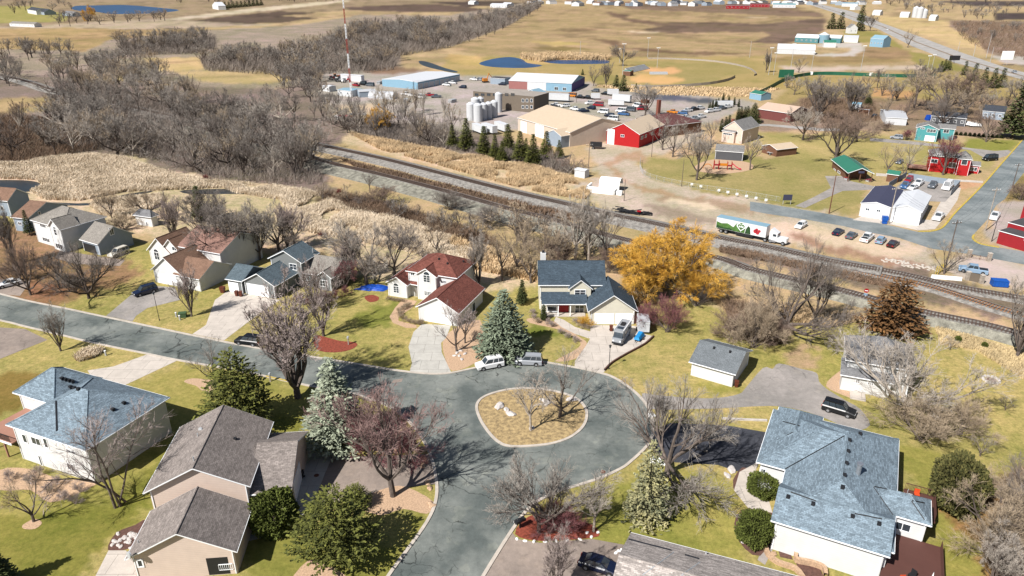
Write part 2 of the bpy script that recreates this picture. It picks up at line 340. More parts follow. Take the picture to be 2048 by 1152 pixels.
 (LAWN, (168, 160, 86), .6, [(1240, 960), (1300, 930), (1440, 945), (1470, 990), (1500, 1060), (1480, 1130), (1540, 1160), (1200, 1160), (1180, 1050)]),
 (LAWN, (152, 146, 76), .5, [(820, 1020), (862, 1020), (850, 1060), (790, 1160), (500, 1160), (480, 1100), (520, 1080), (600, 1060), (800, 1100)]),
 (LAWN, (176, 146, 80), .5, [(1200, 760), (1230, 756), (1290, 800), (1320, 840), (1300, 830), (1260, 790)]),
 (LAWN, (186, 156, 96), .5, [(960, 815), (985, 790), (1050, 780), (1150, 800), (1168, 830), (1140, 870), (1050, 888), (995, 878)]),
 (LAWN, (206, 186, 128), .5, [(1870, 650), (1950, 650), (2048, 690), (3000, 800), (3000, 900), (2048, 740), (1900, 680)]),
 (FIELD, (206, 184, 142), .5, [(1420, 600), (1500, 600), (1700, 640), (1620, 640), (1470, 630)]),
 (DIRT, (196, 166, 132), .6, [(1588, 690), (1636, 690), (1616, 740), (1576, 730)]),
 (LAWN, (164, 156, 82), .6, [(1640, 920), (1720, 880), (1860, 900), (1950, 940), (2048, 1100), (2048, 1300), (1870, 1300), (1860, 1000), (1800, 940)]),
 (WOODFL, (166, 130, 84), .8, [(1860, 1010), (1900, 1000), (2060, 930), (3000, 960), (3000, 1300), (2000, 1300), (1950, 1080), (1880, 1030)]),
 # town side: dirt road, parking, park
 (LAWN, (166, 154, 98), .5, [(1280, 330), (1300, 318), (1400, 312), (1500, 300), (1520, 318), (1640, 308), (1720, 350), (1740, 400), (1720, 430), (1640, 424), (1560, 408), (1440, 388), (1320, 366)]),
 (LAWN, (182, 166, 108), .5, [(1480, 262), (1600, 268), (1700, 262), (1960, 290), (2040, 280), (3000, 260), (3000, 300), (2020, 305), (1980, 330), (1900, 360), (1740, 350), (1620, 320), (1520, 300), (1470, 280)]),
 (LAWN, (150, 148, 74), .4, [(1940, 276), (2036, 284), (2020, 304), (1930, 296)]),
 (WOODFL, (160, 138, 118), .7, [(1420, 240), (1500, 236), (1700, 236), (2048, 240), (3000, 240), (3000, 262), (2000, 276), (1800, 262), (1480, 262)]),
 (DIRT, (204, 187, 166), .55, [(1180, 296), (1240, 282), (1330, 272), (1420, 262), (1340, 300), (1290, 318), (1280, 336), (1330, 366), (1440, 388), (1536, 405), (1660, 428), (1740, 440), (1800, 478), (1870, 506), (1880, 540), (1780, 532), (1640, 500), (1440, 466), (1250, 432), (1180, 400), (1150, 370), (1200, 350)]),
 (DIRT, (192, 160, 130), .4, [(1296, 326), (1248, 320), (1230, 330), (1240, 352), (1300, 376), (1400, 396), (1536, 418), (1600, 430), (1536, 430), (1400, 404), (1290, 384), (1222, 352), (1214, 326), (1240, 306), (1280, 300)]),
 (DIRT, (184, 158, 134), .4, [(1310, 392), (1380, 394), (1460, 404), (1536, 424), (1500, 426), (1400, 412), (1320, 400)]),
 (DIRT, (172, 152, 136), .4, [(1280, 408), (1340, 414), (1440, 440), (1450, 456), (1380, 444), (1300, 428)]),
 (DIRT, (236, 212, 186), .25, [(1330, 396), (1400, 404), (1440, 414), (1430, 420), (1360, 412)]),
 (DIRT, (224, 200, 172), .4, [(1500, 440), (1600, 446), (1700, 468), (1800, 490), (1850, 506), (1780, 516), (1650, 502), (1560, 476), (1440, 462), (1440, 450)]),
 (DIRT, (174, 140, 116), .4, [(1580, 462), (1640, 480), (1720, 506), (1850, 524), (1860, 534), (1760, 528), (1650, 502), (1590, 480)]),
 (WOODFL, (140, 122, 106), .7, [(1440, 480), (1560, 500), (1700, 530), (1850, 535), (1900, 560), (2048, 600), (3000, 720), (3000, 780), (2048, 650), (1800, 590), (1600, 545), (1440, 510)]),
 (DIRT, (206, 190, 176), .25, [(1890, 520), (1940, 508), (2048, 528), (3000, 620), (3000, 700), (2048, 576), (1960, 566), (1900, 548)]),
 (DIRT, (214, 168, 132), .4, [(1880, 366), (1930, 358), (1966, 366), (1950, 378), (1900, 380)]),
 (LAWN, (150, 132, 84), .5, [(2000, 400), (2022, 352), (3000, 300), (3000, 400), (2048, 420)]),
 (DIRT, (190, 176, 166), .3, [(1965, 478), (1990, 400), (2048, 404), (3000, 420), (3000, 520), (2048, 500)]),
]
rng = np.random.default_rng(7)
xs = np.concatenate([np.arange(-900, -20, 22), np.arange(-20, 2070, 4.5), np.arange(2070, 3000, 22)])
ys = np.concatenate([np.array([-42, -38, -34, -30, -25, -20, -15, -10, -7]), np.arange(-4, 130, 1.7), np.arange(130, 420, 2.8), np.arange(420, 1170, 4.5), np.arange(1175, 1420, 20)])
GX, GY = np.meshgrid(xs, ys); gx, gy = GX.ravel(), GY.ravel()
amp = np.clip((gy + 50) / 240, .25, 3.0)
def wob(k, s): return sum(np.sin(gx / s * a + gy / s * 2.6 * b + k * c) for a, b, c in ((1, .3, 1), (.4, 1.2, 2.1), (2.1, -1.1, 3.3), (-1.7, 2.3, .7), (3.9, 2.9, 5.1)))
wx = gx + amp * 2.4 * wob(1.3, 19) + amp * rng.normal(0, .9, gx.shape); wy = gy + amp * .75 * wob(4.7, 23) + amp * rng.normal(0, .5, gx.shape)
def inside(poly, x, y):
    r = np.zeros(x.shape, bool); n = len(poly)
    for i in range(n):
        x0, y0 = poly[i]; x1, y1 = poly[(i + 1) % n]
        if y0 == y1: continue
        c = ((y0 > y) != (y1 > y)) & (x < (x1 - x0) * (y - y0) / (y1 - y0) + x0)
        r ^= c
    return r
KN = [FIELD, LAWN, WOODFL, MARSHC, DIRT, YARD]
colr = np.zeros((gx.size, 4)); kd = np.zeros(gx.size, int)
for k_, c_, v_, poly in Z:
    ins = inside(poly, wx, wy); cc = C(*c_); colr[ins, :3] = cc[:3]; colr[ins, 3] = v_; kd[ins] = KN.index(k_)
def vn(x, y, seed):
    xi, yi = np.floor(x).astype(int), np.floor(y).astype(int); fx, fy = x - xi, y - yi; fx, fy = fx * fx * (3 - 2 * fx), fy * fy * (3 - 2 * fy)
    def h(a, b): n = (a * 374761393 + b * 668265263 + seed * 982451653) & 0x7fffffff; n = ((n ^ (n >> 13)) * 1274126177) & 0x7fffffff; return (n & 0xffff) / 65535.0
    return (h(xi, yi) * (1 - fx) + h(xi + 1, yi) * fx) * (1 - fy) + (h(xi, yi + 1) * (1 - fx) + h(xi + 1, yi + 1) * fx) * fy
def fbm(x, y, seed, o=5): return sum(vn(x * 2 ** i, y * 2 ** i, seed + i) * .5 ** i for i in range(o)) / sum(.5 ** i for i in range(o))
_t = -CH / (-sT + (576 - gy) / FPX * cT); WX, WY = (gx - 1024) / FPX * _t, (cT + (576 - gy) / FPX * sT) * _t
f1 = fbm(WX / 130, WY / 130, 3); f2 = fbm(WX / 28, WY / 28, 9); f3 = fbm(WX / 9, WY / 9, 17); fl = (kd == 0) & (gy < 260)
band = np.clip(1 - np.abs(f1 - .5) / .045, 0, 1) * .42 + np.clip((f1 - .62) / .1, 0, 1) * .3
band += np.clip(1 - np.abs((f1 * 22) % 1 - .5) / .11, 0, 1) * .26 * (f2 > .42)
colr[fl, :3] *= (1 - band[fl] * np.clip(f2[fl] * 1.8, .3, 1))[:, None]
sp = np.array([1.0, .98, .93]); colr[:, :3] *= 1 + (f2[:, None] - .5) * np.array([.34, .22, .5]) * (kd[:, None] != 4); colr[:, :3] *= 1 + (f3[:, None] - .5) * np.array([.45, .28, .6])
# soften the edges between neighbouring surfaces a little
cg = colr.reshape(GX.shape + (4,)); cb = cg.copy(); cb[1:-1, 1:-1] = (cg[1:-1, 1:-1] * 2 + cg[:-2, 1:-1] + cg[2:, 1:-1] + cg[1:-1, :-2] + cg[1:-1, 2:]) / 6; colr = cb.reshape(-1, 4)
U = (gx - 1024) / FPX; V_ = (576 - gy) / FPX; dz_ = -sT + V_ * cT; t_ = -CH / dz_
gv = np.stack([U * t_, (cT + V_ * sT) * t_, np.zeros_like(t_)], 1)
nxx = len(xs); nyy = len(ys)
ii = (np.arange(nyy - 1)[:, None] * nxx + np.arange(nxx - 1)[None, :]).ravel()
quads = np.stack([ii + nxx, ii + nxx + 1, ii + 1, ii], 1); fk = kd[ii]
M['ground'] = mat('ground_cover', (1, 1, 1, 1), .97, kind='attr', spec=.1, bump=.6, bscale=.12)
for k_, nm in enumerate(KN):
    sel = quads[fk == k_]
    if not len(sel): continue
    u_, inv = np.unique(sel, return_inverse=True)
    me = bpy.data.meshes.new(nm); me.from_pydata(gv[u_].tolist(), [], inv.reshape(-1, 4).tolist())
    at = me.color_attributes.new('col', 'FLOAT_COLOR', 'POINT'); at.data.foreach_set('color', colr[u_].ravel().astype(np.float32))
    me.materials.append(M['ground']); o = bpy.data.objects.new(nm, me); COL.objects.link(o); o['kind'] = 'structure'
# ------------------------------------------------------------------ roads, kerbs, drives
M['asph'] = mat('street_asphalt', C(114, 122, 119), .9, kind='asphalt', col2=C(148, 152, 146), spec=.25)
M['asphtown'] = mat('town_asphalt', C(134, 144, 146), .9, kind='asphalt', col2=C(156, 162, 162), spec=.25, a=.3)
M['asphdark'] = mat('fresh_asphalt', C(70, 72, 80), .85, kind='asphalt', col2=C(84, 86, 94), spec=.25, a=.2)
M['drivegrey'] = mat('worn_drive_asphalt', C(172, 166, 160), .9, kind='asphalt', col2=C(184, 176, 170), spec=.2, a=.5)
M['drivetan'] = mat('tan_drive_asphalt', C(166, 152, 142), .9, kind='asphalt', col2=C(178, 162, 150), spec=.2, a=.4)
M['hwy'] = mat('highway_paving', C(188, 184, 178), .9, kind='asphalt', col2=C(200, 194, 188), spec=.2, a=.2)
kN = smooth([(-500, 470), (-200, 538), (0, 588), (60, 603), (130, 617), (200, 632), (300, 653), (400, 674), (480, 690), (560, 704), (612, 712), (687, 724), (737, 732), (800, 742), (862, 748), (902, 746), (950, 736), (1015, 722), (1060, 721), (1099, 726), (1154, 736), (1204, 747), (1231, 757), (1261, 777), (1286, 801), (1302, 830), (1306, 864), (1294, 892), (1262, 923), (1241, 938), (1199, 957), (1149, 973), (1106, 987), (1061, 1014), (1024, 1061), (967, 1152), (905, 1260), (840, 1400)])
kS = smooth([(-500, 540), (-200, 600), (0, 641), (45, 652), (125, 671), (200, 689), (295, 708), (352, 720), (450, 737), (532, 753), (572, 762), (629, 774), (680, 782), (727, 793), (762, 806), (795, 824), (822, 848), (844, 876), (862, 914), (873, 964), (871, 1004), (854, 1044), (812, 1104), (777, 1152), (700, 1270), (620, 1400)])
isl = smooth([(953, 814), (962, 798), (985, 787), (1020, 779), (1060, 777), (1110, 783), (1150, 796), (1170, 815), (1173, 836), (1163, 857), (1138, 876), (1100, 888), (1050, 893), (1015, 892), (994, 882), (975, 862), (960, 838)], closed=True)
wk, ws, wi = PP(kN), PP(kS), PP(isl)
b = MB(); b.sheet(wk + ws[::-1], .012); structure(b, 'street', M['asph'])
b = MB(); b.sheet(wi, .03); b.strip(wi, .42, 0, .13, 0, closed=True)
KB = MB(); KB.strip(wk, .42, 0, .12); KB.strip(ws, .42, 0, .12); KB.strip(wi, .42, 0, .13, closed=True); structure(KB, 'kerb', M['kerb'])
b = MB(); b.sheet(wi, .03); M['islgrass'] = mat('dry_island_grass', C(192, 166, 124), .97, .45, 1.6, col2=C(180, 156, 112), bump=.5); structure(b, 'traffic_island', M['islgrass'])
b = MB()
for pl in ([(735, 790), (754, 796), (740, 804), (722, 797)], [(786, 760), (806, 757), (803, 764), (784, 766)]): b.sheet(PP(pl), .018)
structure(b, 'road_patch', M['drivetan'])
b = MB(); b.strip(PP(smooth([(532, 753), (572, 762), (600, 768)])), .36, .1, .125); structure(b, 'yellow_kerb', M['yellow'])
b = MB(); b.strip(PP(smooth([(2060, 262), (2038, 288), (1998, 333), (1961, 375), (1911, 425), (1892, 448), (1880, 458), (1860, 463), (1836, 463)])), .5, 0, .14)
b.strip(PP(smooth([(1998, 495), (1961, 488), (1946, 478), (1948, 470)])), .5, 0, .14); structure(b, 'yellow_kerb', M['yellow'])
# town road
b = MB(); b.sheet(PP([(2140, 170), (2060, 262), (2038, 288), (1998, 333), (1961, 375), (1911, 425), (1892, 448), (1880, 459), (1860, 464), (1836, 464), (1786, 452), (1711, 438), (1640, 425), (1536, 408), (1500, 403), (1500, 421), (1536, 428), (1611, 439), (1686, 452), (1736, 464), (1798, 476), (1861, 497), (1936, 508), (2048, 529), (2500, 590), (2500, 560), (2048, 503), (1998, 495), (1961, 488), (1946, 478), (1948, 468), (1976, 438), (1993, 410), (2010, 398), (2026, 373), (2060, 330), (2230, 170)]), .012)
structure(b, 'town_road', M['asphtown'])
hl = [(1560, -6), (1618, 9), (1664, 24), (1711, 43), (1756, 58), (1823, 92), (1911, 126), (2003, 148), (2200, 200)]
hr = [(2200, 184), (2011, 135), (1923, 105), (1836, 72), (1761, 45), (1736, 33), (1700, 22), (1640, 8), (1590, -6)]
b = MB(); b.sheet(PP(hl + hr), .03); structure(b, 'highway', M['hwy'])
b = MB(); b.strip(PP([(1630, 9.5), (1722, 39), (1765, 53), (1832, 84), (1918, 116), (2008, 142), (2200, 193)]), 2.2, .03, .045); structure(b, 'highway_median', mat('median_grass', C(150, 130, 108), .95, .2, .3))
def drive(name, m, pts, z=.02, n=0, cl=True):
    p = smooth(pts, n, True) if n else pts
    b = MB(); b.sheet(PP(p), z); return structure(b, name, M[m])
drive('driveway', 'concrete2', [(844, 648), (902, 651), (892, 676), (882, 686), (884, 706), (902, 744), (862, 748), (819, 744), (824, 726), (817, 694), (827, 664)], n=0)
drive('driveway', 'concrete', [(1180, 650), (1272, 652), (1289, 668), (1304, 672), (1289, 686), (1254, 706), (1221, 726), (1209, 743), (1204, 748), (1149, 735), (1150, 722), (1171, 693), (1181, 676)])
drive('front_path', 'concrete', [(1112, 634), (1128, 640), (1150, 654), (1183, 664), (1181, 678), (1150, 668), (1124, 655), (1108, 642)], .024)
drive('driveway', 'drivegrey', [(1284, 788), (1310, 790), (1381, 796), (1436, 796), (1478, 788), (1491, 776), (1526, 736), (1545, 738), (1558, 727), (1603, 738), (1633, 746), (1638, 763), (1651, 776), (1666, 786), (1691, 801), (1720, 818), (1740, 850), (1708, 862), (1676, 848), (1636, 831), (1586, 817), (1536, 812), (1436, 817), (1380, 818), (1302, 818)], n=3)
drive('driveway', 'asphdark', [(1303, 866), (1340, 846), (1400, 848), (1460, 852), (1540, 866), (1514, 936), (1486, 945), (1470, 942), (1436, 930), (1350, 925), (1297, 896)])
drive('front_path', 'concrete', [(1516, 924), (1479, 944), (1468, 981), (1496, 1016), (1545, 1026), (1538, 1002), (1502, 986), (1494, 969), (1512, 940)], .024)
drive('driveway', 'drivetan', [(655, 917), (700, 912), (775, 912), (862, 908), (874, 968), (800, 976), (735, 990), (690, 1000), (640, 1012), (625, 1010)])
drive('concrete_apron', 'concrete2', [(590, 882), (600, 882), (652, 896), (707, 918), (662, 919), (627, 1004), (607, 1029), (582, 1049), (545, 1071), (500, 1082), (480, 1078), (565, 1046), (560, 1000)], .028)
drive('driveway', 'drivetan', [(1024, 1064), (1034, 1078), (1080, 1086), (1184, 1078), (1250, 1090), (1250, 1300), (880, 1300), (967, 1152)])
drive('driveway', 'drivegrey', [(212, 632), (265, 643), (272, 632), (295, 616), (360, 600), (350, 575), (290, 570), (262, 590)])
drive('driveway', 'concrete', [(385, 668), (448, 681), (520, 626), (560, 600), (455, 582), (430, 600), (412, 650)])
drive('driveway', 'concrete', [(175, 741), (227, 733), (297, 708), (355, 721), (240, 775), (190, 765)])
drive('driveway', 'drivetan', [(-200, 640), (0, 655), (50, 658), (95, 680), (0, 718), (-200, 780)])
drive('driveway', 'drivetan', [(-100, 548), (20, 560), (62, 562), (40, 592), (0, 588), (-100, 566)])
drive('driveway', 'drivetan', [(120, 500), (190, 512), (250, 520), (240, 532), (150, 528), (110, 516)])
drive('patio', 'concrete', [(217, 1101), (252, 1101), (270, 1126), (277, 1180), (177, 1180)])
drive('front_path', 'stones', [(806, 598), (834, 602), (824, 616), (797, 634), (797, 642), (832, 650), (834, 656), (812, 656), (786, 646), (779, 634), (790, 616)], .026)
drive('footpath', 'drivegrey', [(1650, 352), (1690, 352), (1700, 362), (1765, 376), (1755, 379), (1685, 382), (1640, 402), (1610, 416), (1590, 412), (1628, 394), (1662, 376)], .02)
drive('footpath', 'concrete', [(1752, 346), (1870, 356), (1966, 362), (1966, 366), (1890, 362), (1800, 354), (1752, 352)], .024)
drive('forecourt', 'concrete', [(1705, 440), (1730, 430), (1770, 434), (1860, 440), (1900, 372), (1922, 376), (1915, 400), (1898, 425), (1880, 446), (1870, 458), (1836, 461), (1786, 450)], .022)
drive('car_lot', 'drivegrey', [(1780, 384), (1815, 356), (1912, 366), (1912, 380), (1890, 404), (1800, 400)], .024)
drive('lane', 'hwy', [(1420, 250), (1536, 252), (1640, 262), (1700, 262), (1700, 258), (1640, 256), (1536, 248)], .02)
drive('lane', 'drivegrey', [(1740, 276), (1800, 280), (1870, 288), (1990, 302), (2016, 300), (2030, 306), (1980, 322), (1940, 300), (1860, 292), (1740, 282)], .02)
drive('mulch_bed', 'mulch', smooth([(629, 671), (650, 674), (680, 682), (706, 684), (715, 690), (700, 700), (670, 705), (640, 702), (628, 690)], 3, True), .03)
drive('mulch_bed', 'mulch', smooth([(1056, 1034), (1100, 1028), (1180, 1048), (1198, 1066), (1184, 1076), (1080, 1082), (1030, 1068)], 3, True), .03)
drive('mulch_bed', 'mulch', smooth([(729, 594), (745, 590), (758, 595), (754, 602), (738, 604)], 3, True), .03)
drive('mulch_bed', 'mulchbrown', smooth([(1484, 935), (1496, 943), (1480, 975), (1470, 985), (1466, 960)], 2, True), .022)
drive('mulch_bed', 'mulchbrown', smooth([(1473, 1030), (1500, 1016), (1545, 1024), (1550, 1070), (1520, 1112), (1490, 1098), (1470, 1065)], 2, True), .02)
drive('mulch_bed', 'stones', smooth([(722, 1016), (732, 994), (774, 976), (812, 974), (867, 1004), (854, 1028), (807, 1018), (762, 1031)], 3, True), .03)
drive('mulch_bed', 'stones', smooth([(617, 1121), (575, 1170), (560, 1220), (740, 1220), (700, 1160), (655, 1130)], 3, True), .026)
drive('mulch_bed', 'stones', smooth([(622, 880), (680, 880), (760, 905), (830, 900), (820, 860), (790, 835), (760, 830), (700, 850), (640, 868)], 3, True), .016)
drive('mulch_bed', 'stones', smooth([(886, 684), (905, 660), (960, 640), (968, 700), (950, 726), (905, 742), (890, 716)], 3, True), .016)
drive('mulch_bed', 'stones', smooth([(1060, 636), (1120, 646), (1150, 668), (1176, 690), (1150, 718), (1110, 722), (1150, 700), (1160, 684), (1120, 660), (1060, 646)], 3, True), .016)
drive('mulch_bed', 'stones', smooth([(368, 764), (384, 757), (420, 760), (440, 762), (424, 784), (404, 781), (392, 772)], 3, True), .03)
drive('mulch_bed', 'stones', smooth([(1652, 772), (1672, 748), (1690, 744), (1720, 790), (1716, 800), (1690, 792)], 3, True), .016)
drive('mulch_bed', 'stones', smooth([(0, 940), (60, 938), (130, 960), (210, 955), (160, 985), (100, 1005), (60, 980), (0, 980)], 3, True), .016)
drive('mulch_bed', 'stones', smooth([(46, 1050), (70, 1038), (84, 1046), (70, 1058), (48, 1058)], 3, True), .03)
drive('mulch_bed', 'mulchbrown', smooth([(216, 1100), (232, 1066), (270, 1050), (290, 1040), (270, 1080), (256, 1098)], 3, True), .016)
drive('playground_sand', 'stones', smooth([(1400, 326), (1440, 318), (1500, 326), (1500, 340), (1440, 348), (1390, 340)], 3, True), .02)
# water
M['water'] = mat('pond_water', C(34, 76, 124), .3, .25, .05, spec=.15)
M['waterdark'] = mat('dark_creek_water', C(52, 58, 62), .3, .2, .1, spec=.2)
def pond(pts, m, n=3):
    b = MB(); b.sheet(PP(smooth(pts, n, True)), .03); return structure(b, 'pond', M[m])
pond([(150, 12), (190, 11), (250, 10), (325, 16), (358, 21), (300, 27), (225, 28), (195, 24), (148, 20)], 'water')
pond([(958, 127), (985, 118), (1020, 114), (1045, 119), (1055, 126), (1085, 131), (1050, 136), (985, 134)], 'water')
pond([(1085, 121), (1140, 120), (1210, 120), (1212, 127), (1140, 128), (1100, 126)], 'water')
pond([(838, 122), (856, 124), (890, 136), (915, 143), (905, 145), (862, 136), (842, 129)], 'waterdark')
pond([(-120, 364), (20, 360), (74, 364), (78, 374), (50, 384), (-120, 380)], 'waterdark')
pond([(60, 406), (110, 405), (180, 406), (250, 389), (300, 382), (300, 385), (256, 393), (190, 410), (100, 410)], 'waterdark')
pond([(980, 520), (1000, 532), (1060, 540), (1078, 548), (1075, 562), (1040, 556), (960, 540)], 'waterdark')
pond([(370, 380), (520, 378), (560, 390), (470, 388), (380, 388)], 'waterdark')
# ------------------------------------------------------------------ railway
M['ballast'] = mat('grey_ballast', C(154, 149, 142), .95, .4, 1.2, bump=.6)
M['ballastg'] = mat('greenish_ballast', C(146, 143, 130), .95, .4, .8, bump=.6)
M['tie'] = mat('old_ties', C(112, 96, 86), .95, .25, 3)
M['tienew'] = mat('new_wood_ties', C(176, 130, 94), .95, .25, 3)
M['rail'] = mat('rail_steel', C(108, 88, 80), .55, .2, 3, metal=.3)
def track(pts, zt, tie='tie', wide=3.6, skirt=0, ties=1):
    ln = [P(x, y, zt) for x, y in smooth(pts, 4)]
    # resample
    acc = [ln[0]]; step = .62
    cur = ln[0]; out = [cur.copy()]; d_ = 0
    for a, c in zip(ln[:-1], ln[1:]):
        L_ = (c - a).length; t = step - d_
        while t < L_: out.append(a.lerp(c, t / L_)); t += step
        d_ = L_ - (t - step)
    bal = MB(); n = len(out); k = 6; cs = out[::k] + [out[-1]]
    def off(i, s):
        a = cs[max(0, i - 1)]; c = cs[min(len(cs) - 1, i + 1)]; t = (c - a).normalized(); return Vector((t.y, -t.x, 0)) * s   # +s = towards the camera
    prf = lambda c_: [(-min(wide, 5.0), 0.0), (-1.7, zt - .18), (1.7, zt - .18), (wide if not skirt else 3.2 + (wide - 3.2) * min(1, max(0, (1290 - Q(c_)[0]) / 130)), 0.0)]
    for i in range(len(cs) - 1):
        r0 = [Vector((*(cs[i] + off(i, s)).xy, z)) for s, z in prf(cs[i])]; r1 = [Vector((*(cs[i + 1] + off(i + 1, s)).xy, z)) for s, z in prf(cs[i + 1])]
        for j in range(3): bal.poly((r0[j + 1], r1[j + 1], r1[j], r0[j]), 1 if (j == 2 and skirt) else 0)
    structure(bal, 'track_bed', [M['ballast'], M['ballastg']])
    root = thing('railway_track', *track.lab)
    root.location = (0, 0, 0)
    t_ = MB(); r_ = MB()
    for i in range(0, n - 1):
        a, c = out[i], out[min(n - 1, i + 1)]; d = (c - a)
        if d.length < 1e-4: continue
        d.normalize(); s = Vector((d.y, -d.x, 0)); m = a
        if i % ties == 0:
            T = Matrix.Translation(m) @ Matrix((( s.x, d.x, 0), (s.y, d.y, 0), (0, 0, 1))).to_4x4()
            t_.box(-1.25, -.13 * ties ** .5, -.17, 1.25, .13 * ties ** .5, -.04, T=T)
    for i in range(0, n - 6, 6):
        a, c = out[i], out[i + 6]; d = (c - a).normalized(); s = Vector((d.y, -d.x, 0))
        for q in (-.75, .75):
            p0 = a + s * (q - .045); p1 = a + s * (q + .045); p2 = c + s * (q + .045); p3 = c + s * (q - .045); h = Vector((0, 0, .11))
            r_.poly((p0 + h, p1 + h, p2 + h, p3 + h)); r_.poly((p1, p2, p2 + h, p1 + h)[::-1]); r_.poly((p3, p0, p0 + h, p3 + h)[::-1])
    t_.build('ties', M[tie], root, uv=False); r_.build('rails', M['rail'], root, uv=False)
track.lab = ('railway track farther from the houses, running behind the willow', 'railway track')
track([(-300, 110), (0, 150), (110, 180), (190, 192), (300, 222), (420, 244), (560, 274), (632, 288), (762, 315.5), (887, 347), (1024, 382), (1124, 405), (1224, 428), (1300, 444), (1444, 475), (1536, 493), (1653, 519), (1766, 539)], .9, wide=5.5)
track.lab = ('railway track nearer the houses on the tall ballast bank', 'railway track')
track([(380, 250), (480, 276), (572, 298), (662, 325), (762, 348), (887, 380), (1024, 418), (1106, 438), (1249, 478), (1439, 515), (1494, 535), (1671, 576), (1748, 596), (1846, 622), (1973, 648), (2048, 668), (2400, 760)], 1.5, wide=7.5, skirt=1)
track.lab = ('siding track with orange-brown new ties below the parked cars', 'railway track')
track([(1560, 502), (1653, 526), (1761, 550), (1861, 571), (1946, 598), (2048, 628), (2400, 712)], .5, 'tienew', 2.6)
track.lab = ('siding track nearest the grey pickup truck and the wall', 'railway track')
track([(1766, 539), (1821, 550), (1923, 574), (2048, 596), (2400, 664)], .45, 'tie', 2.6)
